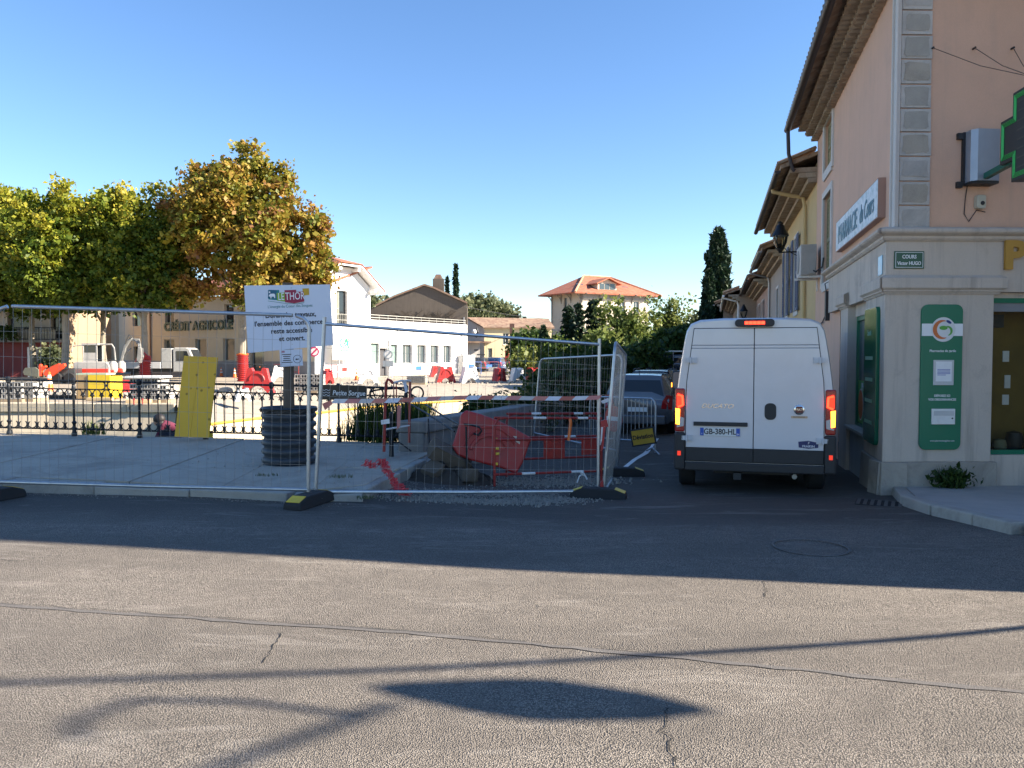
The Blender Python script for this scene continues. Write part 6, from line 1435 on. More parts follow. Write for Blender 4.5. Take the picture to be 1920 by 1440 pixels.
MB().prism([(.055, -.03), (.07, -.01), (.085, -.018), (.1, -.012), (.112, -.03), (.095, -.026), (.08, -.034)], .001, SF, .001).build('stamp_mark', M_INK, sb, world=True)
MB().box((-.13, .078, .001), (-.085, .105, .002), SF).build('print_logo', mat('faint_red', (.4, .2, .25), .6), sb, world=True)
# yellow formwork panel leaning on the railing: one board with cleats seen as joints
yb = thing('formwork_board', 'yellow plywood formwork panel leaning on the iron railing', 'panel', gz(358, 820, pz(-5.6)))
yq = [at(327, 819, 13.45), at(391, 821, 13.4), at(408, 670, 13.72), at(345, 667, 13.76)]
nn = (yq[1]-yq[0]).cross(yq[3]-yq[0]).normalized(); 
M_YPLY = wood('yellow_ply', (.68, .36, .015), (.78, .45, .03), (1, 1, .35), .6, 4.5)
L1 = lambda t, u: (yq[0].lerp(yq[1], u)).lerp(yq[3].lerp(yq[2], u), t)
for (a, b) in ((0, .46), (.464, 1)):
    mb = MB(); q = [L1(0, a), L1(0, b), L1(1, b), L1(1, a)]; mb.v = [tuple(v) for v in q]+[tuple(v-nn*.027) for v in q]
    mb.f = [(0, 1, 2, 3), (7, 6, 5, 4), (0, 4, 5, 1), (1, 5, 6, 2), (2, 6, 7, 3), (3, 7, 4, 0)]; mb.build('board', M_YPLY, yb, world=True, bevel=.003)
# ---- iron railing along the footway
rl_ = thing('bridge_railing', 'ornate black cast iron railing along the river side of the footway', 'railing', (-5.5, rline(-5.5), pz(-5.5)))
posts = [-9.14+1.21*k for k in range(-4, 7)]
PM = MB().lathe([(.05, 0), (.05, .05), (.032, .1), (.04, .13), (.026, .17), (.026, .22), (.045, .25), (.022, .28), (.022, .80), (.034, .84), (.034, .90), (.022, .93), (.045, .97), (.045, 1.03), (.02, 1.06)], 10).mesh('post', True); PM.materials.append(M_IRON)
BM = MB().lathe([(.026, .14), (.014, .18), (.024, .215), (.0105, .24), (.0105, .70), (.024, .735), (.014, .765), (.026, .80)], 8).mesh('baluster', True); BM.materials.append(M_IRON)
RT = MB().tube([(.066*math.cos(R(a)), 0, .066*math.sin(R(a))) for a in range(-50, 231, 20)], .0095, 6).mesh('ring', True); RT.materials.append(M_IRON)
HG = MB().tube([(-.10, 0, .16), (-.03, 0, .13), (-.018, 0, .08), (-.03, 0, .03), (-.10, 0, 0)], .011, 6).tube([(.10, 0, .16), (.03, 0, .13), (.018, 0, .08), (.03, 0, .03), (.10, 0, 0)], .011, 6).box((-.03, -.01, .06), (.03, .01, .10)).mesh('hourglass', True); HG.materials.append(M_IRON)
for x in posts:
    o = mobj('post', PM, None, rl_); o.location = Vector((x, rline(x), pz(x)))-rl_.location
for a, b in zip(posts, posts[1:]):
    A_, B_ = Vector((a, rline(a), pz(a))), Vector((b, rline(b), pz(b)))
    for z, r in ((1.0, .02), (.855, .012), (.125, .014)):
        MB().tube([A_+Vector((0, 0, z)), B_+Vector((0, 0, z))], r, 6).build('rail', M_IRON, rl_, world=True)
    ang = math.atan2(B_.y-A_.y, B_.x-A_.x)
    for k in range(1, 7):
        q = A_.lerp(B_, k/7); o = mobj('baluster', BM, None, rl_); o.location = q-rl_.location
    for k in range(7):
        q = A_.lerp(B_, (k+.5)/7)
        o = mobj('ring', RT, None, rl_); o.location = q+Vector((0, 0, .785))-rl_.location; o.rotation_euler = (0, 0, ang)
        o = mobj('ring', RT, None, rl_); o.location = q+Vector((0, 0, .20))-rl_.location; o.rotation_euler = (math.pi, 0, -ang)
    o = mobj('hourglass', HG, None, rl_); o.location = A_.lerp(B_, .5)+Vector((0, 0, .848))-rl_.location; o.rotation_euler = (0, 0, ang)
# name board of the river on the railing
y_ = rline(-3)-.05; nb_ = thing('river_name_board', 'black board with white wave marks and river name on the railing', 'sign', at(645, 750, y_))
a_, b_ = at(596, 750, y_), at(688, 722, y_); NF = frame((a_+b_)/2, (1, -.03, -.02), (0, 0, 1)); hw_, hh_ = (b_.x-a_.x)/2, (b_.z-a_.z)/2
MB().prism(rrect(-hw_, hw_, -hh_, hh_, .05), .02, NF).build('board', mat('gloss_black_board', (.01, .01, .011), .3), nb_, world=True, bevel=.004)
text('Petite Sorgue', NF @ Matrix.Translation((.12, -.01, .022)), .125, M_PRW, nb_, world=True, shear=.15, sx=.86, off=.0015)
for k in range(3):
    MB().tube([NF @ Vector((-hw_+.06+i*.012, .04-k*.045+.010*math.sin(i*1.0), .022)) for i in range(14)], .005, 4).build('wave_mark', M_PRW, nb_, world=True)
# railing end: hoops and two sloping handrails
he = thing('handrail', 'sloping black handrail with scroll hoops at the end of the railing', 'handrail', (-1.88, 13.6, pz(-1.9)))
def ring_at(px, py, d, r): c = at(px, py, d); return [c+Vector((r*math.cos(t), .0, r*math.sin(t))) for t in [i*math.pi/9 for i in range(18)]]
MB().tube(ring_at(706, 738, 13.45, .115), .016, 6, True).build('hoop', M_IRON, he, world=True, smooth=True); MB().tube(ring_at(782, 737, 13.4, .11), .016, 6, True).build('hoop', M_IRON, he, world=True, smooth=True)
MB().tube([at(697, 733, 13.45), at(715, 730, 13.45), at(745, 728, 13.42), at(762, 734, 13.4), at(785, 748, 13.3)], .016, 6).build('link_bar', M_IRON, he, world=True, smooth=True)
MB().tube([at(760, 752, 13.4), at(800, 775, 12.4), at(852, 809, 11.3)], .015, 7).build('rail', M_IRON, he, world=True, smooth=True)
MB().tube([at(797, 758, 13.0), at(830, 779, 12.0), at(857, 794, 11.3), at(885, 797, 11.0), at(899, 801, 11.0), at(903, 808, 11.0), at(897, 816, 11.0), at(888, 813, 11.0)], .015, 7).build('rail', M_IRON, he, world=True, smooth=True)
MB().tube([at(806, 860, 11.9), at(803, 785, 12.1)], .012, 6).build('leg', M_IRON, he, world=True); MB().tube([at(876, 900, 11.0), at(874, 800, 11.0)], .015, 6).build('leg', M_IRON, he, world=True)
# low post on the footway edge
c = gz(734, 856, pz(-1.8)); bo = thing('bollard', 'slim black iron bollard at the footway corner', 'bollard', c)
MB().lathe([(.04, -.02), (.035, .1), (.03, .6), (.04, .62), (.035, .68), (.012, .70)], 12).build('shaft', M_IRON, bo, smooth=True); MB().tube([(.0, 0, .22), (.12, .02, .22), (.3, .05, .08)], .012, 6).build('stay', M_IRON, bo)
# ---- narrow red and white works trestle on the footway
ts = thing('works_trestle', 'narrow red and white tubular trestle wrapped in tape scraps on the footway', 'trestle', gz(722, 846, pz(-1.9)))
d1, d2 = 11.45, 12.2
MB().tube([at(720, 847, d1), at(722, 765, d1), at(724, 718, d1), at(727, 711, d1), at(733, 714, d1), at(737, 719, d1)], .022, 8).build('leg', M_REDM, ts, world=True, smooth=True)
MB().tube([at(767, 830, d2), at(768, 770, d2), at(769, 716, d2)], .02, 8).build('leg', M_REDM, ts, world=True, smooth=True)
MB().tube([at(737, 718, d1+.05), at(752, 714, d1+.3), at(769, 714, d2)], .016, 8).build('top_bar', M_WHT, ts, world=True, smooth=True)
MB().tube([at(724, 805, d1), at(742, 802, d1+.4), at(768, 798, d2)], .014, 8).build('lower_bar', M_WHT, ts, world=True, smooth=True)
for x in (738, 743): MB().tube([at(x, 718, d1+.1), at(x+.5, 752, d1+.1)], .010, 6).build('slat', M_REDM, ts, world=True)
mb = MB(); mb.add([at(714, 788, d1-.03), at(730, 785, d1-.03), at(731, 794, d1-.03), at(715, 796, d1-.03)], [(0, 1, 2, 3)]); mb.build('paper_tag', M_WHT, ts, world=True, fix=False)
for k, pts in enumerate(([(745, 760), (752, 760), (750, 800), (744, 806)], [(755, 716), (761, 714), (765, 733), (760, 737)])):
    mb = MB(); mb.add([at(x, y, d1+.35) for x, y in pts], [(0, 1, 2, 3)]); mb.build('tape_scrap', M_TR if k == 0 else M_TW, ts, world=True, fix=False)
# red plastic netting heap
nt_ = thing('plastic_netting', 'crumpled red plastic netting hanging over the kerb stones', 'netting', gnd(745, 925)); rn = random.Random(12)
keys = [(684, 867), (700, 872), (718, 866), (725, 880), (733, 893), (742, 905), (748, 918), (762, 926)]
mb = MB()
for s in range(58):
    k = rn.uniform(0, len(keys)-1.01); i = int(k); t = k-i; x = keys[i][0]*(1-t)+keys[i+1][0]*t; y = keys[i][1]*(1-t)+keys[i+1][1]*t
    pts = []; sp = 9 if i < 5 else 14
    for j in range(8): pts.append(at(x+rn.uniform(-sp, sp), y+rn.uniform(-7, 7), 9.9-(y-866)*.0115-.05+rn.uniform(-.06, .06)))
    mb.tube(pts, .0045, 4)
mb.build('strands', mat('red_net', (.62, .05, .06), .5), nt_, world=True, fix=False)['kind'] = 'stuff'
# ---- tipped red plastic road barrier
tb = thing('plastic_barrier', 'red moulded plastic road barrier tipped on its side behind the fence', 'barrier', gnd(930, 892))
TD = 11.15; TF = frame(at(920, 830, TD), (1, .10, 0), (0, .12, 1))
def tpp(px, py): return ((px-920)/1442*TD, (830-py)/1442*TD)
out = [(874, 768), (864, 777), (860, 800), (848, 836), (857, 852), (880, 862), (940, 878), (968, 890), (981, 868), (998, 822), (965, 803), (932, 787), (902, 776)]
MB().prism([tpp(*p) for p in out][::-1], .36, TF, -.36).build('shell', M_RED, tb, world=True, bevel=.03, seg=3)
cx_, cy_ = tpp(917, 852)
for (r, w, z, hgt) in ((.28, .05, .0, .035), (.40, .035, .0, .03)):
    P = [(x, y) for x, y in arcpoly((cx_, cy_), r, w, w, 20, 165, 20)]; MB().prism(P[::-1], hgt, TF, z).build('moulded_rib', M_RED, tb, world=True, bevel=.008)
MB().prism([(cx_+.23*math.cos(t), cy_+.23*math.sin(t)) for t in [R(15+i*10) for i in range(17)]], .02, TF, .0).build('moulded_panel', M_RED, tb, world=True)
for (px, py, px2, py2) in ((962, 818, 970, 820), (962, 824, 976, 830)):
    a, b = tpp(px, py), tpp(px2, py2); MB().add([(a[0], a[1], .004), (b[0], b[1]+.01, .004), (b[0]-.01, b[1]-.03, .004)], [(0, 1, 2)], TF).build('sticker', mat('pale_sticker', (.55, .45, .35), .6) if 'pale_sticker' not in MATS else MATS['pale_sticker'], tb, world=True, fix=False)
for (px, py) in ((929, 824), (931, 841), (932, 851), (929, 870)):
    a = tpp(px, py); MB().box((a[0]-.03, a[1]-.018, .03), (a[0]+.03, a[1]+.02, .05), TF @ Matrix.Rotation(0, 4, 'Z')).build('yellow_clip', M_YEL, tb, world=True, bevel=.006)
# ---- red and white works barriers
def works_barrier(label, px0, px1, d0, d1, zt, rails, plates, legs=True):
    g0 = at(px0, 800, d0); g1 = at(px1, 800, d1); b0 = Vector((g0.x, g0.y, g(g0.x, g0.y))); b1 = Vector((g1.x, g1.y, g(g1.x, g1.y)))
    w = thing('works_barrier', label, 'barrier', b0); P = lambda u, z: b0.lerp(b1, u)+Vector((0, 0, z))
    for (z, segs) in rails:
        cuts = sorted(set([0, 1]+[v for s in segs for v in s]))
        for a, b in zip(cuts, cuts[1:]):
            wh = any(s[0] <= (a+b)/2 <= s[1] for s in segs)
            MB().tube([P(a, z), P(b, z)], .019, 8).build('rail', M_WHT if wh else M_REDM, w, world=True, smooth=True)
    for u in (0, 1): MB().tube([P(u, 0), P(u, zt-.12), P(u+(.03 if u == 0 else -.03), zt-.02), P(u+(.08 if u == 0 else -.08), zt)], .019, 8).build('leg', M_REDM, w, world=True, smooth=True)
    for (a, b, z0, z1, m_) in plates:
        mb = MB(); q = [P(a, z0), P(b, z0), P(b, z1), P(a, z1)]; mb.v = [tuple(v+Vector((0, -.006, 0))) for v in q]+[tuple(v+Vector((0, .006, 0))) for v in q]
        mb.f = [(0, 1, 2, 3), (7, 6, 5, 4), (0, 4, 5, 1), (1, 5, 6, 2), (2, 6, 7, 3), (3, 7, 4, 0)]; mb.build('plate', m_, w, world=True)
    return w
works_barrier('red and white tubular works barrier with red plates behind the taped fence', 927, 1128, 10.75, 11.6, .97, [(.97, [(.34, .46), (.76, .86)]), (.66, []), (.17, [(.24, .36), (.7, .82)])], [(.44, .64, .38, .655, M_REDM), (.80, .99, .42, .655, M_REDM)])
works_barrier('second red tubular barrier with white bands close behind the plated one', 950, 1126, 11.9, 12.6, .99, [(.99, [(.25, .35), (.7, .8)]), (.62, [(.1, .22), (.6, .72)]), (.28, [])], [])
op = thing('marker_post', 'orange plastic marker strip hooked over the works barrier', 'marker', gnd(1068, 880)); MB().tube([at(1069, 786, 11.3), at(1070, 793, 11.25), at(1066, 826, 11.25)], .022, 6).build('strip', M_ORANGE, op, world=True)
bw = thing('plastic_bow', 'white plastic strip tied in a bow on the works barrier rail', 'plastic strip', at(1090, 900, 11.2))
MB().tube([at(1082, 905, 11.2), at(1086, 893, 11.2), at(1092, 889, 11.2), at(1098, 893, 11.2), at(1091, 890, 11.2), at(1088, 886, 11.2), at(1094, 887, 11.2), at(1101, 899, 11.2)], .012, 4).build('bow', M_WHT, bw, world=True)
tb2 = thing('tape_bundle', 'red and white tape bundle tied to the fence post', 'tape', at(1130, 800, 10.02))
for i, (pts, m_) in enumerate((([(1126, 790), (1137, 786), (1141, 800), (1128, 802)], M_RED), ([(1128, 801), (1134, 800), (1130, 820), (1126, 835)], M_WHT), ([(1131, 800), (1136, 801), (1131, 842), (1127, 846)], M_RED), ([(1126, 905), (1131, 900), (1132, 922), (1125, 920)], M_RED))):
    mb = MB(); q = [at(x, y, 10.0-.01*i) for x, y in pts]; mb.add(q+[v+Vector((0, .05, 0)) for v in q], [(0, 1, 2, 3), (4, 5, 6, 7), (0, 1, 5, 4), (1, 2, 6, 5), (2, 3, 7, 6), (3, 0, 4, 7)]); mb.build('tape_fold', m_, tb2, world=True)
# ---- crowd barrier with diversion plate, no entry disc
cbr = thing('crowd_barrier', 'grey steel crowd barrier standing in front of the silver estate car', 'barrier', gnd(1228, 850))
k0, k1 = at(1106, 800, 16.6), at(1229, 800, 15.5); k0.z, k1.z = g(k0.x, k0.y), g(k1.x, k1.y); P = lambda u, z: k0.lerp(k1, u)+Vector((0, 0, z))
MB().tube([P(0, .0), P(0, .95), P(.02, 1.05), P(.06, 1.1), P(.5, 1.1), P(.94, 1.1), P(.98, 1.05), P(1, .95), P(1, .0)], .019, 8).build('frame', M_GALV, cbr, world=True, smooth=True); MB().tube([P(0, .22), P(1, .22)], .016, 8).build('lower_rail', M_GALV, cbr, world=True, smooth=True)
for i in range(16): MB().tube([P((i+1)/17, .22), P((i+1)/17, 1.1)], .008, 6).build('bar', M_GALV, cbr, world=True)
for u in (.04, .96): MB().tube([P(u, .12)-Vector((-.08, .32, .12)), P(u, .1), P(u, .12)+Vector((-.08, .32, -.12))], .016, 6).build('foot', M_GALV, cbr, world=True)
dv = thing('diversion_sign', 'yellow and black diversion plate tied low on the crowd barrier', 'sign', at(1205, 840, 15.5))
DF = frame(at(1205.5, 819, 15.55), (1, -.35, .20), (0, 0, 1))
MB().box((-.25, -.175, -.02), (.25, .175, 0), DF).build('backing', M_BLK, dv, world=True); MB().box((-.22, -.145, .001), (.22, .145, .004), DF).build('plate', mat('sign_amber', (.62, .36, .03), .45), dv, world=True); text('Déviation', DF @ Matrix.Translation((0, 0, .006)), .125, M_INK, dv, world=True, sx=.86, off=.003)
ne_ = thing('no_entry_sign', 'round red no entry disc standing behind the leaning fence panel', 'sign', gnd(1150, 870))
EF = frame(at(1150, 785, 14.6), (.55, -.83, 0), (0, 0, 1)); MB().prism([(.25*math.cos(t), .25*math.sin(t)) for t in [i*math.pi/16 for i in range(32)]], .01, EF, -.01).build('disc', mat('sign_red', (.45, .03, .03), .4), ne_, world=True); MB().box((-.19, -.04, .001), (.19, .04, .003), EF).build('bar', M_PRW, ne_, world=True)
MB().tube([EF @ Vector((0, .2, -.03)), EF @ Vector((0, -1.0, -.03))], .02, 6).build('pole', M_GALV, ne_, world=True)
# ---- stone parapet along the river side of the street
pw = thing('river_parapet', 'low dark stone parapet running back along the river side of the street', 'wall', (xp(12.6), 12.6, -.3)); rn = random.Random(21); y = 12.6
while y < 40:
    L = rn.uniform(1.1, 1.7); a, b = y+.01, y+L-.01; zt_ = lambda q: .56-.022*(q-12.6)
    mb = MB(); x0, x1 = xp(a), xp(b); w = .42+rn.uniform(-.015, .015); dz = rn.uniform(-.015, .015)
    mb.add([(x0-w/2, a, -.9), (x0+w/2, a-.1, -.9), (x1+w/2, b-.1, -.9), (x1-w/2, b, -.9), (x0-w/2, a, zt_(a)-.20), (x0+w/2, a-.1, zt_(a)-.20), (x1+w/2, b-.1, zt_(b)-.20), (x1-w/2, b, zt_(b)-.20)], [(0, 1, 2, 3), (4, 7, 6, 5), (0, 4, 5, 1), (1, 5, 6, 2), (2, 6, 7, 3), (3, 7, 4, 0)]); mb.build('wall_block', M_CONCD, pw, world=True, bevel=.015)
    w += .10; mb = MB(); mb.add([(x0-w/2, a, zt_(a)-.2+dz), (x0+w/2, a-.1, zt_(a)-.2+dz), (x1+w/2, b-.1, zt_(b)-.2+dz), (x1-w/2, b, zt_(b)-.2+dz), (x0-w/2+.04, a, zt_(a)+dz), (x0+w/2-.04, a-.1, zt_(a)+dz), (x1+w/2-.04, b-.1, zt_(b)+dz), (x1-w/2+.04, b, zt_(b)+dz)], [(0, 1, 2, 3), (4, 7, 6, 5), (0, 4, 5, 1), (1, 5, 6, 2), (2, 6, 7, 3), (3, 7, 4, 0)]); mb.build('coping_stone', M_CONCD, pw, world=True, bevel=.03, seg=3)
    y += L
# white edge line in the street
strip([gnd(1172, 876), gnd(1190, 862), gnd(1210, 850), gnd(1222, 838), gnd(1232, 822)], .10, .005, .008, 3).build('road_marking', M_WHT, road, fix=False)
# ================================================================== TREES AND PLANTS
def leafmesh(name, C, size, lc, mat_, parent, blade=1.0, up=0.0, seed=1, normals=None):
    """one small folded leaf face per point; lc = per leaf tone"""
    rn = np.random.default_rng(seed); n = len(C); C = np.asarray(C, float)
    a = rn.normal(size=(n, 3)); a[:, 2] += up; a /= np.linalg.norm(a, axis=1)[:, None]
    b = rn.normal(size=(n, 3)); b -= a*(a*b).sum(1)[:, None]; b /= np.linalg.norm(b, axis=1)[:, None]
    s = (size*np.clip(np.exp(rn.normal(size=n)*.38), .45, 2.0))[:, None]
    V = np.empty((n, 4, 3)); c = np.cross(a, b)*s*.12
    V[:, 0] = C-a*s*.5*blade; V[:, 1] = C+b*s*.5/blade**.5+c; V[:, 2] = C+a*s*.5*blade; V[:, 3] = C-b*s*.5/blade**.5+c
    me = bpy.data.meshes.new(name); me.vertices.add(n*4); me.vertices.foreach_set('co', V.reshape(-1))
    me.loops.add(n*4); me.loops.foreach_set('vertex_index', np.arange(n*4, dtype=np.int32)); me.polygons.add(n)
    me.polygons.foreach_set('loop_start', np.arange(0, n*4, 4, dtype=np.int32)); me.polygons.foreach_set('loop_total', np.full(n, 4, np.int32))
    me.update(); at_ = me.attributes.new('lc', 'FLOAT', 'FACE'); at_.data.foreach_set('value', np.clip(lc, 0, 1).astype(np.float32))
    return mobj(name, me, mat_, parent)
M_BARK = concrete('plane_bark', (.30, .26, .20), .6, 2.5, .5); M_BARKD = concrete('dark_bark', (.09, .07, .05), .5, 3, .8)
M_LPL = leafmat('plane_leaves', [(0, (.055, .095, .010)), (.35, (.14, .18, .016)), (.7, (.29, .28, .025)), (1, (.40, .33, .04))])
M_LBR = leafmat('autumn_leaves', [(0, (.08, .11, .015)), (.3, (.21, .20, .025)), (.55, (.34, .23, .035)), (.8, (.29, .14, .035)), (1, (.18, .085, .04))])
M_LGR = leafmat('green_leaves', [(0, (.02, .045, .010)), (.5, (.05, .09, .018)), (1, (.12, .16, .03))])
M_LDK = leafmat('conifer_needles', [(0, (.008, .022, .012)), (.6, (.02, .045, .02)), (1, (.05, .08, .03))], transl=.12)
M_LLT = leafmat('willow_leaves', [(0, (.05, .085, .02)), (.5, (.13, .17, .04)), (1, (.24, .26, .07))])
M_LOL = leafmat('olive_leaves', [(0, (.06, .085, .04)), (.6, (.13, .15, .075)), (1, (.22, .22, .11))])
def crown_pts(lobes, nclump, per, cr, rn, shell=.55):
    vol = np.array([l[3]*l[4]*l[5] for l in lobes])**.75; pr = vol/vol.sum(); C = []; T = []
    for k in range(nclump):
        l = lobes[rn.choice(len(lobes), p=pr)]
        d = rn.normal(size=3); d /= np.linalg.norm(d); r = shell+(1-shell)*rn.random()**.6 if rn.random() < .72 else rn.random()**.5*shell
        c = np.array(l[:3])+d*r*np.array(l[3:6]); q = rn.normal(size=(per, 3))*cr*np.array([1, 1, .75])*rn.uniform(.6, 1.25)
        C.append(c+q); T.append(np.full(per, rn.normal()*.21))
    return np.vstack(C), np.concatenate(T)
def tree(name, label, base, lobes, mat_, nclump, per, cr, leaf, trunk_r, trunk_h, seed, bark=None, group=None, tone=.45, hz=.35, limbs=7, cat='tree', lean=0, shell=.55):
    rn = np.random.default_rng(seed); rr = random.Random(seed); base = Vector(base); t = thing(name, label, cat, base, group=group)
    L = [(l[0], l[1], l[2], l[3], l[4], l[5]) for l in lobes]
    tb_ = MB(); P = [Vector((lean*i/6+rr.uniform(-.06, .06)*trunk_r*4*(i > 0), rr.uniform(-.06, .06)*trunk_r*4*(i > 0), trunk_h*i/6)) for i in range(7)]
    tb_.tube([P[0]-Vector((0, 0, .2))]+P, [trunk_r*1.5]+[trunk_r*(1.12-.07*i) for i in range(7)], 10); tk = tb_.build('trunk', bark or M_BARK, t, smooth=True)
    for k in range(limbs):
        l = L[rr.randrange(len(L))]; s = P[rr.choice((4, 5, 6))]; e = Vector((l[0]+rr.uniform(-.5, .5)*l[3], l[1]+rr.uniform(-.5, .5)*l[4], l[2]+rr.uniform(-.2, .6)*l[5])); m_ = s.lerp(e, .45)+Vector((rr.uniform(-.3, .3), rr.uniform(-.3, .3), -.1))*l[3]*.3
        MB().tube([s, s.lerp(m_, .5), m_, m_.lerp(e, .5), e], [trunk_r*.55, trunk_r*.42, trunk_r*.32, trunk_r*.2, trunk_r*.06], 6).build('limb', bark or M_BARK, t, smooth=True)
    C, T = crown_pts(L, nclump, per, cr, rn, shell); zmin, zmax = C[:, 2].min(), C[:, 2].max()
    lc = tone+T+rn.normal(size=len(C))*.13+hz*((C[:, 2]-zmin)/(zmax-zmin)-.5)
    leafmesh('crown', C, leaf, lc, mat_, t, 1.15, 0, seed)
    return t
def ctop(py, d): return at(960, py, d).z
# plane trees on the plaza
spec = [(-25, 52, 322, 3.6, 4.4, 'plane tree at the end of the row past the balcony house'), (62, 57, 348, 3.4, 4.4, 'plane tree standing behind its neighbours beside the balcony house'), (121, 50, 333, 3.3, 4.3, 'plane tree with leaning pale trunk beside the mini excavator'),
        (195, 58, 338, 3.3, 4.6, 'plane tree behind the row in front of the tan house'), (272, 50, 340, 3.2, 4.4, 'plane tree with red trunk guard and loose red loop beside the truck')]
for k, (px, d, py, rx, zb, lab) in enumerate(spec):
    b = at(px, 700, d); H = ctop(py, d); b.z = 0; rr = random.Random(40+k)
    lobes = [(0, 0, zb+1.9, rx*.8, rx*.8, 1.7)]
    for j in range(8):
        a = j*.785+rr.uniform(-.3, .3); q = rx*rr.uniform(.55, .85); zt = H-rr.uniform(.6, 2.6); z0 = zb+rr.uniform(.0, .7)
        lobes.append((q*math.cos(a), q*math.sin(a), (zt+z0)/2, rr.uniform(.85, 1.15), rr.uniform(.85, 1.15), (zt-z0)/2))
    for j in range(3): a = rr.uniform(-1, 1)*rx*.4; zt = H-(0 if j == 0 else rr.uniform(.3, 1.2)); lobes.append((a, rr.uniform(-.8, .8), (zt+zb+3)/2, .85, .9, (zt-zb-3)/2))
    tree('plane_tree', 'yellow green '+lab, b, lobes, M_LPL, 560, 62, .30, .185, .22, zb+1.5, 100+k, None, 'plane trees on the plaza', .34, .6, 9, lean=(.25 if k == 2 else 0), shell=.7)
b = at(455, 700, 49.7); b.z = 0; H = ctop(268, 49.7); zb = ctop(578, 49.7); rr = random.Random(77); zm = (H+zb)/2; rz = (H-zb)/2
lobes = [(.2, .4, zm-1.0, 3.6, 3.4, rz*.55), (.3, 0, H-2.4, 1.5, 1.6, 2.3), (1.0, -.4, H-2.0, .9, .9, 1.5), (-2.3, 0, H-3.1, 1.1, 1.3, 2.2), (-1.1, .5, H-3.6, 1.2, 1.3, 2.0), (2.5, 0, H-3.4, 1.1, 1.3, 2.1), (-4.2, .2, zm-.4, 1.15, 1.4, 2.2), (-3.5, -.6, zm+.9, 1.1, 1.2, 1.6), (4.4, 0, zm-1.2, 1.25, 1.5, 2.4), (4.9, .3, zm-.3, .8, 1, 1.2), (3.8, 0, zb+1.4, 1.7, 1.6, .9), (5.2, 0, zb+2.4, .9, 1, .8), (-3.4, 0, zb+1.2, 1.5, 1.6, 1.1), (1.2, -1, zb+1.0, 2.0, 2, .9), (-1.4, -2.3, zm+.2, 1.5, 1.5, 2.3), (2, -2.2, zm-1, 1.6, 1.5, 2.1), (.2, -2.4, zm+1.6, 1.3, 1.2, 1.7)]
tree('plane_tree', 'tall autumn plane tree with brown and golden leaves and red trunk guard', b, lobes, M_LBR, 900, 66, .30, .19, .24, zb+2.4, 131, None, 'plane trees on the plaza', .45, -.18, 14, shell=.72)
# far trees behind the roofs
for k, (px, d, py, w) in enumerate(((700, 100, 552, 3.0), (722, 104, 560, 2.6), (752, 106, 562, 2.6), (866, 104, 556, 3.2), (884, 106, 553, 3.4), (902, 106, 551, 3.4), (922, 108, 555, 3.4), (938, 110, 562, 3.0), (952, 108, 575, 2.4))):
    b = at(px, 700, d); b.z = 0; H = ctop(py, d); zb = 2
    lobes = [(0, 0, (H+zb)/2, w*.7, w*.7, (H-zb)/2*.9), (w*.3, 0, H*.6, w*.6, w*.6, H*.28), (-w*.35, 0, H*.55, w*.55, w*.6, H*.3), (.2, 0, H-1.2, w*.35, w*.4, 1.2)]
    tree('poplar', ('grey green tree showing over the terrace rail behind the white gable' if k < 3 else 'grey green tree in the clump beyond the pale yellow house'), b, lobes, M_LOL, 170, 26, .5, .38, .16, 4, 200+k, M_BARKD, ('trees behind the white gable' if k < 3 else 'trees beyond the pale yellow house'), .42, .25, 4)
# cypresses
def cypress(label, px, d, ptop, wpx, seed, n=2600, pbot=None, tip=.35, leaf=.16, w2=None):
    b = at(px, 700, d); b.z = -.4 if px > 1100 else 0; H = ctop(ptop, d)-b.z; r = wpx/1442*d/2; rn = np.random.default_rng(seed)
    t = thing('cypress', label, 'tree', b); MB().tube([(0, 0, -.2), (0, 0, H*.5), (0, 0, H*.95)], [r*.25, r*.18, .03], 7).build('trunk', M_BARKD, t)
    z = rn.random(n); prof = np.minimum(1, (1-z)/tip)**.55*(.78+.22*np.minimum(1, z/.12)); lump = 1+.10*np.sin(z*37+rn.random()*6)+.08*np.sin(z*71)
    a = rn.uniform(0, 2*np.pi, n); lump = lump+.10*np.sin(a*3+z*9)+.07*np.sin(a*7-z*23); q = r*prof*lump*(.62+.38*rn.random(n)**.5)
    C = np.stack([q*np.cos(a), q*np.sin(a), .3+z*(H-.35)], 1); leafmesh('crown', C, leaf, .45+rn.normal(size=n)*.2+.12*np.sin(a*3+z*9), M_LDK, t, 1.9, 1.6, seed); return t
cypress('tall dark cypress with blunt top beside the far end of the row', 1344, 58, 430, 40, 1, 9000, leaf=.30, tip=.22)
cypress('shorter pointed cypress leaning against the tall one', 1328, 57, 508, 26, 2, 4500, leaf=.26)
cypress('thin far cypress rising above the clump by the chimney', 855, 102, 496, 14, 3, 2200, leaf=.34, tip=.75)
cypress('small far cypress next to the thin tall one', 839, 102, 520, 10, 4, 1300, leaf=.32, tip=.75)
cypress('dark clipped columnar cypress in front of the hip roofed house', 1019, 50, 611, 17, 5, 3000, leaf=.16, tip=.3)
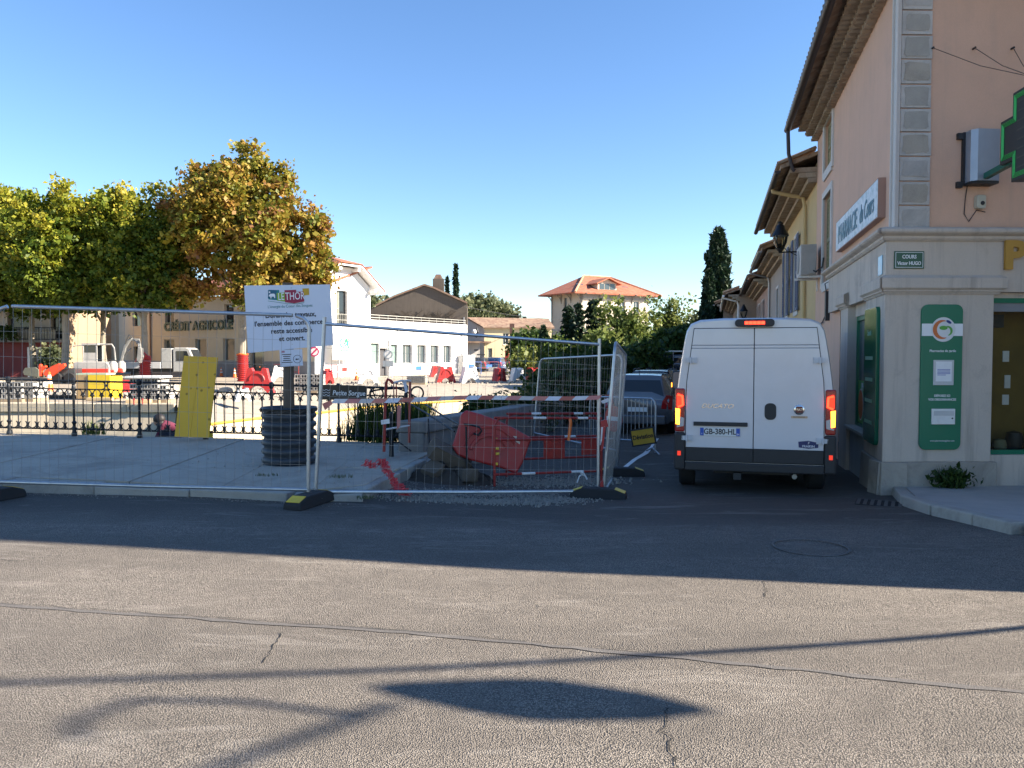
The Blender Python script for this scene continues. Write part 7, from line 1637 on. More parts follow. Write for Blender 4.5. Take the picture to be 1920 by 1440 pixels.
def conifer(label, px, d, ptop, wpx, seed):
    b = at(px, 700, d); b.z = -.3; H = ctop(ptop, d)-b.z; r = wpx/1442*d/2; rn = np.random.default_rng(seed); t = thing('conifer', label, 'tree', b)
    MB().tube([(0, 0, -.2), (0, 0, H*.6), (0, 0, H*.98)], [.12, .08, .02], 7).build('trunk', M_BARKD, t); C = []
    for lv in range(13):
        zz = .12+.86*lv/13; R_ = r*(1-zz)**.85+.12
        for k in range(9):
            a = rn.uniform(0, 6.28); n = 34; s = rn.random(n)**.7; L = R_*rn.uniform(.7, 1.2)
            C.append(np.stack([s*L*np.cos(a)+rn.normal(size=n)*.07, s*L*np.sin(a)+rn.normal(size=n)*.07, zz*H-s*L*.32+.22*L*s**2+rn.normal(size=n)*.05], 1))
    C = np.vstack(C); leafmesh('crown', C, .17, .4+rn.normal(size=len(C))*.2, M_LDK, t, 1.8, 0, seed); return t
conifer('dark spruce with drooping layers in front of the cream house corner', 1066, 49, 566, 46, 11)
conifer('narrow dark spruce squeezed between the two broader ones', 1086, 52, 560, 26, 12)
conifer('broad dark spruce with spreading branches before the dormer', 1112, 48, 553, 62, 13)
def bush(label, px, d, ptop, wpx, seed, mat_=M_LGR, zb=-.4, n=170, per=34, cr=.32, leaf=.17, name='shrub', tone=.45, spikes=0, depth=1.0, group=None, hz=.35):
    b = at(px, 700, d); b.z = zb; H = ctop(ptop, d)-zb; r = wpx/1442*d/2; rr = random.Random(seed)
    lobes = [(0, 0, H*.45, r*.85, r*.8*depth, H*.45)]+[(rr.uniform(-.7, .7)*r, rr.uniform(-.5, .5)*r*depth, H*rr.uniform(.3, .75), r*.45, r*.45*depth, H*.25) for _ in range(6)]
    for k in range(spikes): lobes.append((rr.uniform(-.9, .9)*r, rr.uniform(-.5, .5)*r*depth, H*rr.uniform(.85, 1.0), .16, .16, H*.16))
    return tree(name, label, b, lobes, mat_, n, per, cr, leaf, .07, H*.5, seed, M_BARKD, group, tone, hz, 4, 'shrub' if name == 'shrub' else 'tree', shell=.6)
bush('pale willow like tree with upright shoots before the hip roofed house', 1172, 47, 583, 130, 21, M_LLT, -.4, 330, 36, .28, .17, 'willow_tree', .42, 14)
bush('pale green tree with feathery shoots beside the van roof', 1252, 50, 566, 95, 22, M_LLT, -.4, 260, 34, .26, .16, 'willow_tree', .48, 14)
bush('dark rounded tree between the feathery one and the van', 1270, 44, 604, 70, 23, M_LGR, -.4, 200, 34, .33, .2, 'dark_tree', .3)
bush('small twiggy tree rising over the van roof by the cypress', 1303, 66, 572, 34, 24, M_LOL, -.4, 60, 20, .4, .25, 'small_tree', .4)
bush('leafy shrub at the foot of the spruces', 1050, 46, 622, 60, 25, M_LGR, -.3, 150, 32, .3, .18, tone=.5)
bush('golden tinged shrub between the spruces and the willow', 1120, 43, 612, 70, 26, M_LLT, -.3, 150, 32, .3, .18, tone=.4)
bush('dark leafy tree hiding the yellow house corner', 992, 60, 614, 62, 27, M_LGR, 0, 180, 30, .35, .22, 'dark_tree', .3)
bush('bright lime green shrub beside the brown post', 984, 52, 648, 44, 28, M_LLT, 0, 120, 30, .28, .17, tone=.7)
for k, (px, d, py, w) in enumerate(((1035, 23, 668, 70), (1075, 25, 652, 80), (1112, 27.5, 648, 80), (1150, 31, 640, 90), (1188, 36, 640, 90), (1222, 41, 636, 90), (1262, 46, 630, 80))):
    bush('dense dark bamboo like hedge shrub along the river parapet', px, d, py, w, 60+k, M_LGR, -.45, 210, 34, .26, .15, tone=.22, group='hedge along the river parapet', depth=1.2, hz=.25)
# wild shrubs on the bank behind the fence
for k, (px, d, py, w) in enumerate(((905, 18.5, 735, 60), (945, 19, 722, 70), (985, 19.8, 716, 70), (1015, 20.5, 706, 60))):
    bush(['straggling wild shrub on the bank by the ramp end', 'wild shrub with dry stems behind the red tipped barrier', 'wild shrub beside the back fence panel', 'taller wild shrub against the hedge'][k], px, d, py, w, 80+k, M_LOL if k % 2 else M_LGR, -.75, 85, 20, .14, .085, tone=.35, hz=.2)
def grass(label, base, r, H, n, seed, mat_, w=.012, name='grass_clump'):
    rn = random.Random(seed); V = []; F = []; lc = []
    for i in range(n):
        a = rn.uniform(0, 6.28); q = r*rn.random()**.6; x, y = q*math.cos(a), q*math.sin(a)*.6; h = H*rn.uniform(.5, 1); a2 = rn.uniform(0, 6.28); bx_, by_ = math.cos(a2)*h*rn.uniform(.1, .6), math.sin(a2)*h*rn.uniform(.1, .5); k = len(V); c, s = math.cos(a2+1.57)*w, math.sin(a2+1.57)*w
        V += [(x-c, y-s, 0), (x+c, y+s, 0), (x+bx_*.35-c*.8, y+by_*.35-s*.8, h*.6), (x+bx_*.35+c*.8, y+by_*.35+s*.8, h*.6), (x+bx_, y+by_, h)]; F += [(k, k+1, k+3, k+2), (k+2, k+3, k+4)]; u = rn.random(); lc += [u, u]
    mb = MB(); mb.v, mb.f = V, F; o = mb.build(name, mat_, fix=False); at_ = o.data.attributes.new('lc', 'FLOAT', 'FACE'); at_.data.foreach_set('value', lc); o.location = base
    if name == 'weed': o['kind'] = 'stuff'
    return tag(o, label, 'plant')
grass('tall dark reed clump behind the end of the railing', at(738, 826, 14.15), .75, .95, 900, 5, M_LGR, .010, 'reed_clump')
grass('low reed tuft spilling under the name board', at(668, 826, 14.1), .35, .5, 200, 6, M_LGR, .008, 'reed_clump')
c = gnd(1785, 915); grass('small green weed growing at the foot of the pharmacy plinth', (at(1785, 900, 10.05).x, 10.02, pzr(5.7, 10)), .16, .3, 170, 7, M_LGR, .007, 'weed')
for k in range(1):
    b0 = Vector((at(1785, 900, 10.0).x, 10.0, pzr(5.7, 10)+.1)); C = np.random.default_rng(3).normal(size=(420, 3))*np.array([.12, .05, .07])+np.array(b0); o = leafmesh('weed', C, .045, np.random.default_rng(4).random(420)*.5, M_LGR, None, 1.8); tag(o, 'leafy tuft of the weed at the pharmacy plinth', 'plant'); o['kind'] = 'stuff'
grass('green tuft growing on the quay edge by the railing', at(176, 815, 14.4), .22, .3, 90, 8, M_LLT, .01, 'weed')
for k, (px, py) in enumerate(((255, 918), (500, 893), (690, 935), (640, 895))):
    q = gz(px, py, .08 if py < 910 else 0); grass(['dry grass tuft in the kerb joint by the footway panel', 'dry weeds in the footway joint near the drum', 'moss and weeds at the foot of the corner kerb', 'dry weeds beside the broken kerb stone'][k], q, .16, .05, 70, 20+k, M_LOL, .004, 'weed')
bush('olive shrub in front of the garage of the balcony house', 100, 57, 640, 34, 90, M_LOL, 0, 90, 26, .25, .16, tone=.35)
bush('potted shrub on the balcony of the red ground floor house', 12, 58.6, 612, 34, 91, M_LGR, 2.9, 60, 24, .2, .14, tone=.4)
# ================================================================== WORKS SITE ON THE FAR PLAZA
M_BLOCK = concrete('grey_block', (.36, .35, .33), .3, 2, .4)
# trunk guards
for k, (px, d, h) in enumerate(((455, 49.7, 1.75), (272, 50, 1.7))):
    b = at(px, 700, d); t = thing('trunk_guard', ['red corrugated pipe guard wound round the autumn plane trunk', 'red corrugated pipe guard with a loose loop round the plane trunk'][k], 'guard', (b.x, b.y, 0)); prof = []
    for i in range(14): z = i*h/14; prof += [(.30, z), (.37, z+h/56), (.37, z+h/28), (.30, z+h/18)]
    MB().lathe(prof, 18, None, False).build('pipe', M_RED, t, smooth=True, ang=60)
    if k == 1: MB().tube([(-.3, -.3, h*.9), (-.45, -.35, h*.75), (-.1, -.38, h+.15), (.1, -.4, h+.2), (.55, -.35, h*.85), (.5, -.3, h*.7), (.2, -.36, h*.78)], .045, 7).build('loose_loop', M_RED, t, smooth=True)
    else: MB().tube([(.34*math.cos(a), .34*math.sin(a), h+.03*math.sin(a*3)) for a in [i*.5 for i in range(13)]], .04, 6).build('top_ring', M_ORANGE, t, smooth=True)
# block pallets near the quay
def pallet(label, px0, px1, pt, pb, d, nx, nz, cap=None, dep=1.0, gap=.02, hollow=True):
    a, b = at(px0, pb, d), at(px1, pt, d); w = (b.x-a.x)/nx; z0 = 0; h = (b.z-z0-.1)/nz; t = thing('block_pallet', label, 'pallet', ((a.x+b.x)/2, d, 0))
    MB().box((a.x, d-.02, 0), (b.x, d+dep, .1)).build('pallet_base', wood('pallet_wood', (.25, .19, .12), (.36, .28, .19)) if 'pallet_wood' not in MATS else MATS['pallet_wood'], t, world=True)
    for i in range(nx):
        for j in range(nz):
            x0, x1 = a.x+i*w+gap/2, a.x+(i+1)*w-gap/2; zz = .1+j*h
            m = MB()
            if hollow:
                F_ = Face((x0, d), (1, 0)); ww = x1-x0; m = wallgrid(0, ww, zz+.01, zz+h-.01, [(ww*.12, ww*.45, zz+h*.22, zz+h*.8), (ww*.55, ww*.88, zz+h*.22, zz+h*.8)], .25); m.v = [tuple(F_.M @ Vector(v)) for v in m.v]; m.box((x0, d+.25, zz+.01), (x1, d+dep, zz+h-.01)); m.box((x0+.001, d+.001, zz+h-.012), (x1-.001, d+dep, zz+h-.01))
            else: m.box((x0, d, zz+.01), (x1, d+dep, zz+h-.01))
            m.build('block', M_BLOCK, t, world=True, fix=False)
    if cap: MB().box((a.x-.1, d-.1, b.z), (b.x+.1, d+dep, b.z+.07)).build('cover_sheet', M_WHT, t, world=True)
    return t
pallet('grey stack of hollow concrete blocks under a white sheet near the yellow crate', 243, 296, 709, 758, 26.6, 4, 4, True, .9)
pallet('pale stack of concrete blocks by the quay edge near the rubble heap', -4, 40, 716, 757, 27.2, 3, 3, None, .9)
pallet('pale slotted blocks stacked by the quay next to the pale stack', 44, 62, 716, 757, 27.4, 2, 3, None, .9)
pallet('pale slotted blocks standing at the end of the sheeted stack', 298, 312, 722, 758, 26.8, 1, 3, None, .8)
pallet('dark stack of hollow blocks on the plaza before the white wing', 762, 797, 705, 733, 44, 5, 4, None, 1.2)
pallet('pale stack of slotted blocks behind the planter post', 552, 600, 702, 735, 34, 4, 4, None, 1.0)
# yellow crate
a = gz(178, 748, 0); yc = thing('yellow_crate', 'yellow plywood crate standing on the quay', 'crate', (a.x, 28.6, 0)); x0, x1, x2 = at(150, 700, 28.8).x, at(165, 700, 28.5).x, at(206, 700, 28.5).x; zt_ = at(180, 703, 28.5).z
M_YCR = mat('yellow_site_paint', (.72, .50, .02), .5, 0, .12, 3, dirt=.2); q = MB(); q.box((x1, 28.5, .05), (x2, 28.53, zt_)); q.build('front_board', M_YCR, yc, world=True)
MB().box((x0, 28.53, .05), (x1, 29.4, zt_)).build('side_board', mat('bare_ply', (.36, .25, .12), .7), yc, world=True); MB().box((x1, 28.53, .05), (x2, 29.4, zt_-.05)).build('crate_core', M_YCR, yc, world=True)
MB().box((x0-.03, 28.6, zt_), (x2-.2, 29.3, zt_+.06)).build('lid', mat('pale_green_sheet', (.4, .5, .38), .6), yc, world=True)
# planks and slabs on the quay
for k, (px, py, w, h, m_, lab) in enumerate(((120, 748, 2.6, .12, M_IRON, 'long dark steel beam lying on the quay'), (176, 752, .9, .1, wood('raw_plank', (.45, .33, .18), (.55, .42, .25)), 'short raw planks lying under the yellow crate'), (250, 757, .8, .12, MATS['raw_plank'], 'short timber wedge at the foot of the block stack'))):
    c = gz(px, py, .02); o = MB().box((-w/2, -.12, 0), (w/2, .12, h)).build('plank', m_, None, bevel=.01); o.location = (c.x, c.y+.4, .02); o.rotation_euler = (0, 0, .12*(k-1)); tag(o, lab, 'plank')
# cones
CM = MB().lathe([(.14, .03), (.035, .70), (.03, .72), (.0, .72)], 14).mesh('cone_body', True); CM.materials.append(M_ORANGE)
CB = MB().box((-.19, -.19, 0), (.19, .19, .035)).mesh('cone_base'); CB.materials.append(M_RED)
CS = MB().lathe([(.108, .23), (.083, .40)], 14, None, False).lathe([(.067, .50), (.050, .61)], 14, None, False).mesh('cone_band', True); CS.materials.append(M_WHT)
where = ['beside the yellow crate on the quay', 'before the middle ground floor window of the bank', 'close to the red guarded trunk before the bank', 'in front of the dark bank door', 'under the white logo sign', 'near the grey utility cabinet', 'at the foot of the car park barrier', 'by the truck wheel on the plaza']
for k, (px, py, s) in enumerate(((93, 736, 1.3), (415, 706, 1), (440, 708, 1), (487, 708, 1.15), (669, 713, 1.1), (872, 705, 1), (890, 705, 1), (250, 700, 1))):
    c = gz(px, py, 0); t = thing('traffic_cone', 'orange and white traffic cone '+where[k], 'cone', (c.x, c.y, 0)); t.scale = (s, s, s)
    mobj('body', CM, None, t); mobj('base', CB, None, t); mobj('band', CS, None, t)
# moulded barriers on the plaza (arched legs)
BP = [(-.5, 0), (-.28, 0), (-.2, .16), (-.08, .24), (.08, .24), (.2, .16), (.28, 0), (.5, 0), (.34, .5), (.28, .78), (.16, .8), (.12, .7), (-.12, .7), (-.16, .8), (-.28, .78), (-.34, .5)]
BMs = {}
for nm, m_ in (('r', M_RED), ('w', M_WHT)):
    q = MB().prism(BP, .4, frame((0, .2, 0), (1, 0, 0), (0, 0, 1))).mesh('shell'); q.materials.append(m_); BMs[nm] = q
RB = MB().tube([(.22*math.cos(R(a)), -.21, .42+.22*math.sin(R(a))) for a in range(0, 181, 20)], .025, 6).mesh('moulded_rib', True)
lab = {0: 'red moulded barrier beside the sheeted block stack', 1: 'red moulded barrier lying before the autumn plane tree', 2: 'white moulded barrier at the edge of the ramp', 3: 'pale barrier behind the dark block stack', 4: 'red barrier leaning behind its neighbour by the white wing', 5: 'red moulded barrier nearest the white wing', 6: 'white moulded barrier next to the red one by the cabinet', 7: 'red moulded barrier in the middle of the barrier line', 8: 'white moulded barrier half hidden by wild shrubs', 9: 'red moulded barrier at the hedge end of the line', 10: 'white barrier beside the planter post', 11: 'red barrier standing behind the slotted block stack'}
for k, (px, py, c_, s, rz, d_) in enumerate(((237, 746, 'r', 1.0, .5, 0), (484, 738, 'r', 1.4, .15, 0), (456, 752, 'w', .6, .6, 0), (690, 719, 'w', 1.25, .3, 0), (818, 707, 'r', 1.1, .5, 0), (835, 718, 'r', 1.25, .4, 0), (880, 718, 'w', 1.25, .5, 0), (936, 716, 'r', 1.1, 1.0, 0), (970, 715, 'w', 1.1, .6, 0), (999, 714, 'r', 1.1, .7, 0), (526, 716, 'w', 1.3, .3, 0), (613, 720, 'r', 1.0, 1.2, 0))):
    c = gz(px, py, 0); t = thing('road_barrier', lab[k], 'barrier', (c.x, c.y, 0), rz); t.scale = (s, s, s); mobj('shell', BMs[c_], None, t); o = mobj('moulded_rib', RB.copy(), M_RED if c_ == 'r' else M_WHT, t)
# light red/white site fences along the bank and the car park
def site_fence(label, pxs, d0, d1, py, cols, h=1.0):
    P0, P1 = at(pxs[0], py, d0), at(pxs[1], py, d1); P0.z = P1.z = 0; t = thing('site_fence', label, 'fence', P0); n = max(2, int((P1-P0).length/2.2))
    for i in range(n+1):
        p = P0.lerp(P1, i/n); MB().tube([p, p+Vector((0, 0, h))], .025, 6).build('post', cols[i % len(cols)], t, world=True)
    for z in (h, h*.5):
        for i in range(n): MB().tube([P0.lerp(P1, i/n)+Vector((0, 0, z)), P0.lerp(P1, (i+1)/n)+Vector((0, 0, z))], .02, 5).build('rail', cols[(i+1) % len(cols)], t, world=True)
    for i in range(n):
        a, b = P0.lerp(P1, (i+.3)/n), P0.lerp(P1, (i+.62)/n); MB().add([a+Vector((0, 0, h*.45)), b+Vector((0, 0, h*.45)), b+Vector((0, 0, h*.8)), a+Vector((0, 0, h*.8))], [(0, 1, 2, 3)]).build('plate', cols[(i*2+1) % len(cols)], t, world=True, fix=False)
site_fence('red and white site fence along the foot of the white gable', (598, 690), 52, 60, 700, (M_REDM, M_REDM, M_WHT))
site_fence('blue and white site fence along the white wing', (735, 860), 58, 67, 700, (M_BLUEP, M_WHT, M_REDM), 1.05)
site_fence('mixed blue, white and red site fence before the car park', (868, 935), 70, 72, 700, (M_WHT, M_BLUEP, M_REDM, M_BLUEP), 1.1)
site_fence('white rail fence in front of the hedge and brown post', (900, 1010), 60, 56, 690, (M_WHT, M_GALV), 1.0)
site_fence('red works fence between the bank door and the gable corner', (466, 560), 55, 54, 700, (M_REDM, M_BLK), 1.05)
# sign poles
def sign_pole(label, px, d, pyt, disc, r=.3, sq=None):
    b = at(px, 700, d); t = thing('sign_post', label, 'sign', (b.x, b.y, 0)); H = at(px, pyt, d).z; MB().tube([(0, 0, 0), (0, 0, H)], .035, 7).build('pole', M_GALV, t)
    if disc:
        M = Matrix.Translation((0, -.05, H-r)) @ Matrix.Rotation(R(90), 4, 'X'); MB().prism([(r*math.cos(a), r*math.sin(a)) for a in [i*math.pi/12 for i in range(24)]], .02, M).build('disc', disc[0], t)
        MB().prism([(r*.72*math.cos(a), r*.72*math.sin(a)) for a in [i*math.pi/12 for i in range(24)]], .005, M, .021).build('face', disc[1], t); MB().box((-r*.8, -.055, .027), (r*.8, .055, .03), M @ Matrix.Rotation(R(45), 4, 'Z')).build('bar', disc[0], t)
    if sq: MB().box((-sq[0], -.08, H-sq[2]), (sq[0], -.05, H-sq[1])).build('plate', sq[3], t)
    return t
sign_pole('round no parking sign with plate on a pole before the white wing', 728, 53, 656, (M_GALV, M_WHT), .32, (.36, .75, 1.15, M_GALV))
sign_pole('round red prohibition sign on a pole at the gable corner', 590, 54, 650, (mat('magenta_red', (.55, .02, .12), .5), M_WHT), .35)
sign_pole('slim grey sign pole by the lime shrub', 983, 60, 674, None, .3, (.9, .65, 1.1, M_WHT))
b = at(960, 700, 66); bp_ = thing('timber_mast', 'tall dark brown mast with red box standing by the car park', 'mast', (b.x, b.y, 0)); H = at(960, 607, 66).z; MB().box((-.2, -.15, 0), (.2, .15, H)).build('mast', mat('rust_brown', (.12, .06, .045), .7), bp_); MB().box((-.6, -.4, 1.2), (-.25, .1, 2.1)).build('red_box', M_REDM, bp_, bevel=.03)
MB().lathe([(.25, .0), (.3, .3), (.12, .6)], 12, Matrix.Translation((-.5, -.3, .0))).build('base_drum', M_BLK, bp_)
b = at(892, 690, 84); sl2 = thing('plaza_lamp', 'black scroll lantern on the grey annex wall', 'lamp', at(893, 625, 90)); MB().tube([at(893, 633, 90), at(896, 622, 90), at(894, 614, 90), at(891, 622, 90)], .09, 6).build('scroll', M_IRON, sl2, world=True); MB().ball(at(889, 622, 90), .3).build('globe', M_WHT, sl2, world=True, smooth=True)
# ---- mini excavator (cab white/grey, red band), boom folded to the right
b = at(182, 700, 47); ex = thing('mini_excavator', 'white and red tracked mini excavator with folded boom on the plaza', 'excavator', (b.x, b.y, 0), R(8)); ex.scale = (.92, .92, .92)
M_EXW = mat('excavator_white', (.36, .345, .32), .4, 0, .06, dirt=.3); M_EXR = mat('excavator_red', (.52, .04, .02), .4, 0, .08)
for s in (-1, 1):
    o = MB().prism([(-1.25, .1), (-1.1, 0), (1.1, 0), (1.25, .1), (1.25, .4), (1.1, .5), (-1.1, .5), (-1.25, .4)], .38, frame((0, s*.75+.19, .0), (1, 0, 0), (0, 0, 1))).build('track', M_RUB, ex, bevel=.04)
    for x in (-.95, 0, .95): MB().cyl((x, s*.75-.2, .25), (x, s*.75+.2, .25), .17, n=12).build('track_wheel', M_GRY, o)
MB().box((-.6, -.6, .4), (.6, .6, .65)).build('slew_ring', M_BLK, ex)
MB().loft([[(x, -.85, .65), (x, .85, .65), (x, .85, t), (x, -.85, t)] for x, t in ((-1.15, 1.35), (-.9, 1.42), (.8, 1.42), (1.0, 1.3), (1.1, 1.0))]).build('body', M_EXW, ex, bevel=.06)
MB().box((-1.17, -.88, .62), (1.0, .88, .95)).build('red_skirt', M_EXR, ex, bevel=.03)
for x in (1.15, 1.45): MB().lathe([(.22, .7), (.28, .9), (.26, 1.3), (.15, 1.45)], 12, Matrix.Translation((x+.05, -.5 if x < 1.3 else .1, 0))).build('counter_lobe', M_EXW, ex, smooth=True)
MB().box((1.0, -.76, .66), (1.32, -.3, .95)).build('red_lobe', M_EXR, ex, bevel=.06); MB().box((1.3, -.2, .66), (1.66, .35, .98)).build('red_lobe', M_EXR, ex, bevel=.08)
cb_ = MB()
for (x0, y0) in ((-.55, -.7), (.25, -.7), (-.55, .3), (.25, .3)): cb_.tube([(x0, y0, 1.4), (x0, y0, 2.55)], .06, 6)
cb_.box((-.65, -.78, 2.5), (.35, .38, 2.62)); cabo = cb_.build('cab_frame', M_EXW, ex)
MB().box((-.55, -.74, 1.42), (.25, -.72, 2.0)).build('cab_door', M_EXW, cabo); MB().box((-.5, -.735, 1.75), (.2, -.70, 2.48)).build('cab_glass', M_GLASS, cabo); MB().box((-.5, .25, 1.45), (.2, .3, 2.5)).build('rear_glass', M_GLASS, cabo)
MB().tube([(.35, -.4, 2.55), (1.1, -.4, 2.55), (1.25, -.4, 2.3), (1.3, -.4, 1.5)], .05, 6).build('roll_bar', M_EXW, ex, smooth=True); MB().tube([(-.65, .1, 2.5), (-1.5, .1, 2.45), (-1.6, .1, 2.0)], .04, 6).build('guard_bar', M_EXW, ex)
bm = MB(); bm.prism([(1.30, 1.0), (1.45, .95), (1.80, 2.3), (2.20, 2.9), (2.17, 3.1), (1.70, 2.6)], .25, frame((0, .3, 0), (1, 0, 0), (0, 0, 1))); bm.build('boom', mat('excavator_grey', (.20, .20, .19), .6, dirt=.5), ex, bevel=.03)
bm = MB(); bm.prism([(2.12, 3.05), (2.25, 2.95), (2.65, 2.95), (2.75, 2.3), (2.67, 2.3), (2.50, 2.75), (2.15, 2.8)], .2, frame((0, .28, 0), (1, 0, 0), (0, 0, 1))); bm.build('dipper', MATS['excavator_grey'], ex, bevel=.03)
bm = MB(); bm.prism([(2.60, 2.4), (2.80, 2.3), (2.83, 1.7), (2.67, 1.3), (2.50, 1.5), (2.55, 1.9)], .5, frame((0, .45, 0), (1, 0, 0), (0, 0, 1))); bm.build('bucket', MATS['excavator_grey'], ex, bevel=.02)
for pts in ([(1.50, .2, 1.3), (1.75, .2, 1.9), (2.10, .2, 2.3)], [(1.80, .0, 2.6), (2.10, -.1, 3.2), (2.25, 0, 3.0)], [(2.30, .1, 2.9), (2.60, .05, 2.6), (2.67, .1, 2.0)]): MB().tube(pts, .05, 6).build('ram', M_GRY, ex, smooth=True)
# ---- loader with red arm
b = at(95, 700, 45); ld_ = thing('loader_machine', 'compact loader with bright red arm and large tyre', 'loader', (b.x, b.y, 0)); ld_.scale = (.66, .66, .66); 
MB().prism([(-.5, .6), (-.1, .35), (.3, .45), (1.2, 1.1), (1.45, 1.35), (1.4, 1.6), (1.0, 1.5), (.9, 1.6), (.3, 1.35), (-.3, 1.0)], .3, frame((.1, -.2, .25), (1, 0, 0), (0, 0, 1))).build('arm', mat('loader_red', (.70, .07, .02), .4), ld_, bevel=.04)
MB().prism([(-.75, .5), (-.55, .5), (-.5, 1.0), (-.1, 1.3), (-.15, 1.45), (-.5, 1.35), (-.6, 1.6), (-.75, 1.5)], .3, frame((0, -.22, .2), (1, 0, 0), (0, 0, 1))).build('bracket', MATS['loader_red'], ld_, bevel=.03)
MB().box((.3, .1, .4), (2.1, 1.3, 1.4)).build('body', M_GRY, ld_, bevel=.08); MB().prism([(-2.0, .8), (-.7, .6), (-.7, 1.3), (-1.0, 1.5), (-1.9, 1.45), (-2.1, 1.1)], 1.2, frame((0, .6, 0), (1, 0, 0), (0, 0, 1))).build('bucket', mat('bucket_steel', (.16, .16, .12), .5, .3, dirt=.5), ld_, bevel=.03)
for (x, y) in ((.55, -.05), (.55, 1.3), (1.75, -.05), (1.75, 1.3)):
    T = Matrix.Translation((x, y, .5)) @ Matrix.Rotation(R(90), 4, 'X'); o = MB().lathe([(.25, -.16), (.46, -.16), (.5, -.1), (.5, .1), (.46, .16), (.25, .16)], 20, T).build('tyre', M_TYRE, ld_, smooth=True); MB().lathe([(.04, -.1), (.26, -.12), (.26, .12), (.04, .1)], 14, T).build('rim', M_EXR, o)
# ---- flatbed truck
b = at(318, 700, 56); tr_ = thing('flatbed_truck', 'white flatbed truck with tool locker parked before the bank front', 'truck', (b.x, b.y, 0), R(3)); MW = mat('truck_white', (.42, .42, .41), .4, dirt=.3)
MB().prism([(.6, .5), (2.6, .5), (2.75, .75), (2.7, 1.15), (2.1, 1.35), (1.75, 2.15), (1.55, 2.25), (.7, 2.25), (.6, 2.1)], 1.9, frame((0, .95, 0), (1, 0, 0), (0, 0, 1))).build('cab', MW, tr_, bevel=.06)
MB().prism([(.85, 1.3), (1.85, 1.3), (1.6, 2.0), (.85, 2.0)], .01, frame((0, -.955, 0), (1, 0, 0), (0, 0, 1))).build('side_window', M_GLASS, tr_); MB().add([(2.13, -.8, 1.4), (2.13, .8, 1.4), (1.80, .75, 2.12), (1.80, -.75, 2.12)], [(0, 1, 2, 3)]).build('windscreen', M_GLASS, tr_, fix=False)
MB().box((-.2, -.95, .75), (.5, .95, 2.2)).build('tool_locker', MW, tr_, bevel=.03); MB().box((-3.2, -1.0, .75), (-.25, 1.0, 1.2)).build('flatbed', mat('truck_grey', (.5, .5, .5), .5), tr_, bevel=.02); MB().box((-3.0, -.5, .5), (2.0, .5, .72)).build('chassis', M_BLK, tr_)
for (x, y) in ((1.9, -.85), (1.9, .85), (-2.0, -.85), (-2.0, .85)):
    T = Matrix.Translation((x, y, .36)) @ Matrix.Rotation(R(90), 4, 'X'); o = MB().lathe([(.2, -.11), (.34, -.11), (.36, -.07), (.36, .07), (.34, .11), (.2, .11)], 20, T).build('wheel', M_TYRE, tr_, smooth=True); MB().lathe([(.04, -.08), (.21, -.09), (.21, .09), (.04, .08)], 12, T).build('rim', M_RIM, o)
# rubble heaps
rn = random.Random(31)
heap = [(0, 702, 38, .9, 'pale broken rubble slab in the heap beside the pale blocks'), (18, 706, 39, .7, 'broken kerb piece on the rubble heap'), (62, 712, 36, 1.0, 'large pale boulder under the red loader arm'), (335, 715, 33, .8, 'pale limestone lump behind the formwork board'), (322, 720, 32, .6, 'smaller limestone lump beside the larger one'), (425, 722, 34, .5, 'concrete lump at the foot of the autumn plane')]
for k, (px, py, d, s, lb) in enumerate(heap): c = at(px, py, d); rubble((c.x, d, s*.2), (s*1.3, s, s*.6), lb, 50+k, M_QUAY, 1, 'rubble_stone', 'rubble', .5)
o = scatter_stones('site_rubble', [(at(px, 700, d).x, d, 1.5, .8) for px, d in ((20, 36), (70, 34), (140, 33), (220, 32), (330, 31), (430, 32), (470, 33), (560, 38), (640, 42), (740, 46), (880, 47))], 1800, .03, .10, lambda x, y: 0, M_STONE, 'scattered rubble and grit over the works plaza', 9)
# orange pegs on the quay
for k, px in enumerate((251, 267, 278)):
    c = at(px, 758, 25.9); t = tag(MB().cyl((0, 0, 0), (0, 0, .16), .02, n=6).cyl((0, 0, .14), (0, 0, .20), .035, n=8).build('marker_peg', M_RED), 'short red marker peg standing before the sheeted block stack', 'peg', 'red marker pegs on the quay'); t.location = (c.x, c.y, .0)
# yellow marker sheets by the ramp
for k, (pts, d, lab) in enumerate((([(391, 808), (398, 808), (398, 822), (391, 822)], 14.6, 'bright yellow strip behind the formwork board'), ([(752, 757), (811, 757), (805, 782), (752, 783)], 22, 'bright yellow sheet showing above the reeds'))):
    q = [at(x, y, d) for x, y in pts]; mb = MB(); mb.v = [tuple(v) for v in q]+[tuple(v+Vector((0, .04, 0))) for v in q]; mb.f = [(0, 1, 2, 3), (7, 6, 5, 4), (0, 4, 5, 1), (1, 5, 6, 2), (2, 6, 7, 3), (3, 7, 4, 0)]
    tag(mb.build('yellow_sheet', M_YCR), lab, 'sheet')
# ---- person crouching at the river edge beyond the railing
M_MAROON = mat('maroon_cloth', (.13, .02, .045), .9, var=.2); M_HAIR = mat('dark_hair', (.015, .012, .012), .6); M_SKIN = mat('skin', (.42, .24, .16), .55); M_TROU = mat('dark_trousers', (.025, .028, .04), .9)
def skinfig(name, V, E, Rr, mat_, parent):
    me = bpy.data.meshes.new(name); me.from_pydata(V, E, []); o = mobj(name, me, mat_, parent); m_ = o.modifiers.new('skin', 'SKIN'); m_.use_smooth_shade = True
    for i, r in enumerate(Rr): o.data.skin_vertices[0].data[i].radius = (r, r)
    o.data.skin_vertices[0].data[0].use_root = True; s = o.modifiers.new('sub', 'SUBSURF'); s.levels = 2; s.render_levels = 2; return o
c = at(318, 815, 15.2); pr = thing('person', 'person in a maroon top crouching and reaching down beyond the railing', 'person', (c.x+.12, 15.2, c.z-.32), R(0))
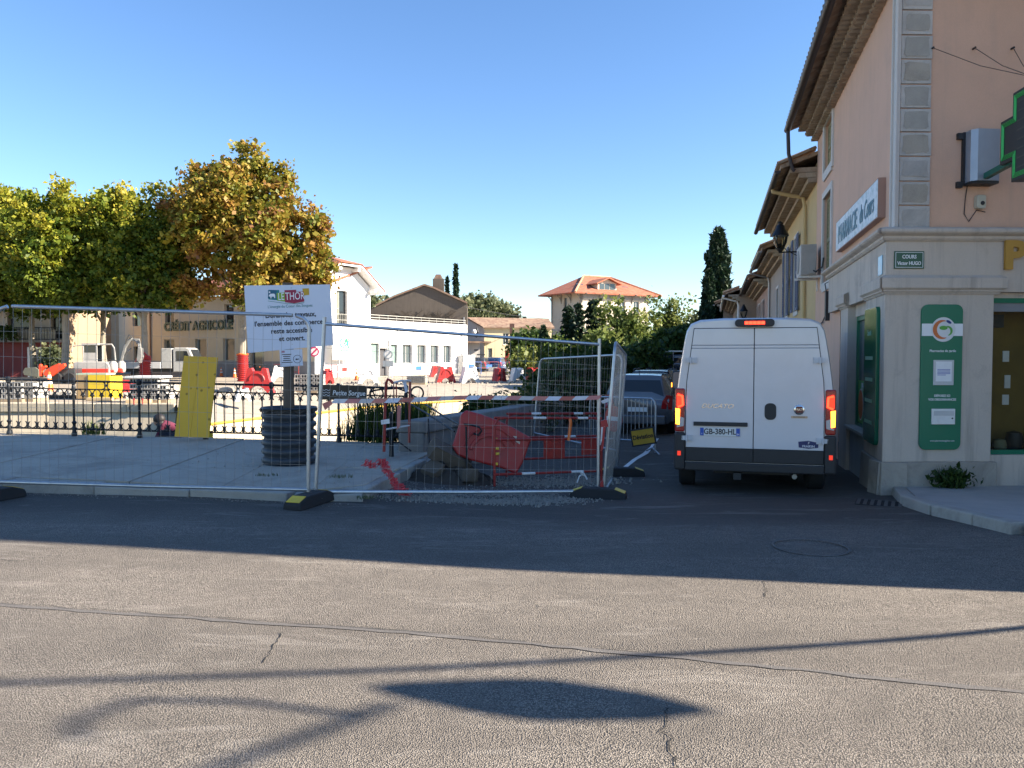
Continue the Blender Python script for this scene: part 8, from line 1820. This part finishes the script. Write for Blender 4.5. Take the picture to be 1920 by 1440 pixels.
V = [(0, 0, .30), (-.06, 0, .44), (-.13, 0, .53), (-.20, -.01, .55), (-.26, -.01, .57), (-.18, -.14, .50), (-.27, -.17, .33), (-.36, -.17, .14), (-.18, .14, .50), (-.26, .16, .33), (-.34, .14, .14), (.02, -.11, .28), (-.22, -.14, .36), (-.06, -.14, .06), (-.16, -.15, .03), (.02, .11, .28), (-.20, .14, .38), (-.04, .13, .06), (-.14, .14, .03)]
E = [(0, 1), (1, 2), (2, 3), (3, 4), (2, 5), (5, 6), (6, 7), (2, 8), (8, 9), (9, 10), (0, 11), (11, 12), (12, 13), (13, 14), (0, 15), (15, 16), (16, 17), (17, 18)]
skinfig('body', V, E, [.14, .14, .13, .06, .05, .055, .045, .035, .055, .045, .035, .09, .07, .05, .04, .09, .07, .05, .04], M_MAROON, pr)
MB().ball((-.33, -.01, .60), (.105, .08, .115), 14, 9).build('head', M_SKIN, pr, smooth=True); MB().ball((-.315, -.01, .63), (.12, .095, .11), 14, 9).ball((-.28, -.01, .54), (.09, .085, .10), 12, 8).build('hair', M_HAIR, pr, smooth=True)
MB().tube([(.02, -.12, .27), (-.12, -.145, .36), (-.22, -.14, .36)], [.105, .09, .08], 10).tube([(.02, .12, .27), (-.12, .14, .36), (-.20, .14, .37)], [.105, .09, .08], 10).tube([(-.21, -.14, .36), (-.06, -.14, .06)], [.075, .055], 10).tube([(-.20, .14, .37), (-.05, .13, .06)], [.075, .055], 10).build('trousers', M_TROU, pr, smooth=True)
for s in (-1, 1):
    w = Vector((-.36, s*.16, .13)); hm = MB(); hm.ball(w+Vector((-.02, 0, -.03)), (.035, .02, .045), 10, 6)
    for k, L in enumerate((.055, .065, .06, .05)): y0 = -.024+k*.016; hm.tube([w+Vector((-.03, y0, -.06)), w+Vector((-.045, y0, -.06-L*.6)), w+Vector((-.04, y0, -.06-L))], .008, 6)
    hm.tube([w+Vector((0, -s*.02, -.03)), w+Vector((.015, -s*.035, -.06)), w+Vector((.01, -s*.04, -.085))], .009, 6); hm.build('hand', M_SKIN, pr, smooth=True)
lg = thing('river_ledge', 'pale concrete ledge at the foot of the bridge beyond the railing', 'ledge', (c.x, 15.2, c.z-.7)); 
MB().box((c.x-1.6, 14.45, c.z-2.0), (c.x+3.5, 15.9, c.z-.33)).build('slab', M_QUAY, lg, world=True, bevel=.03)
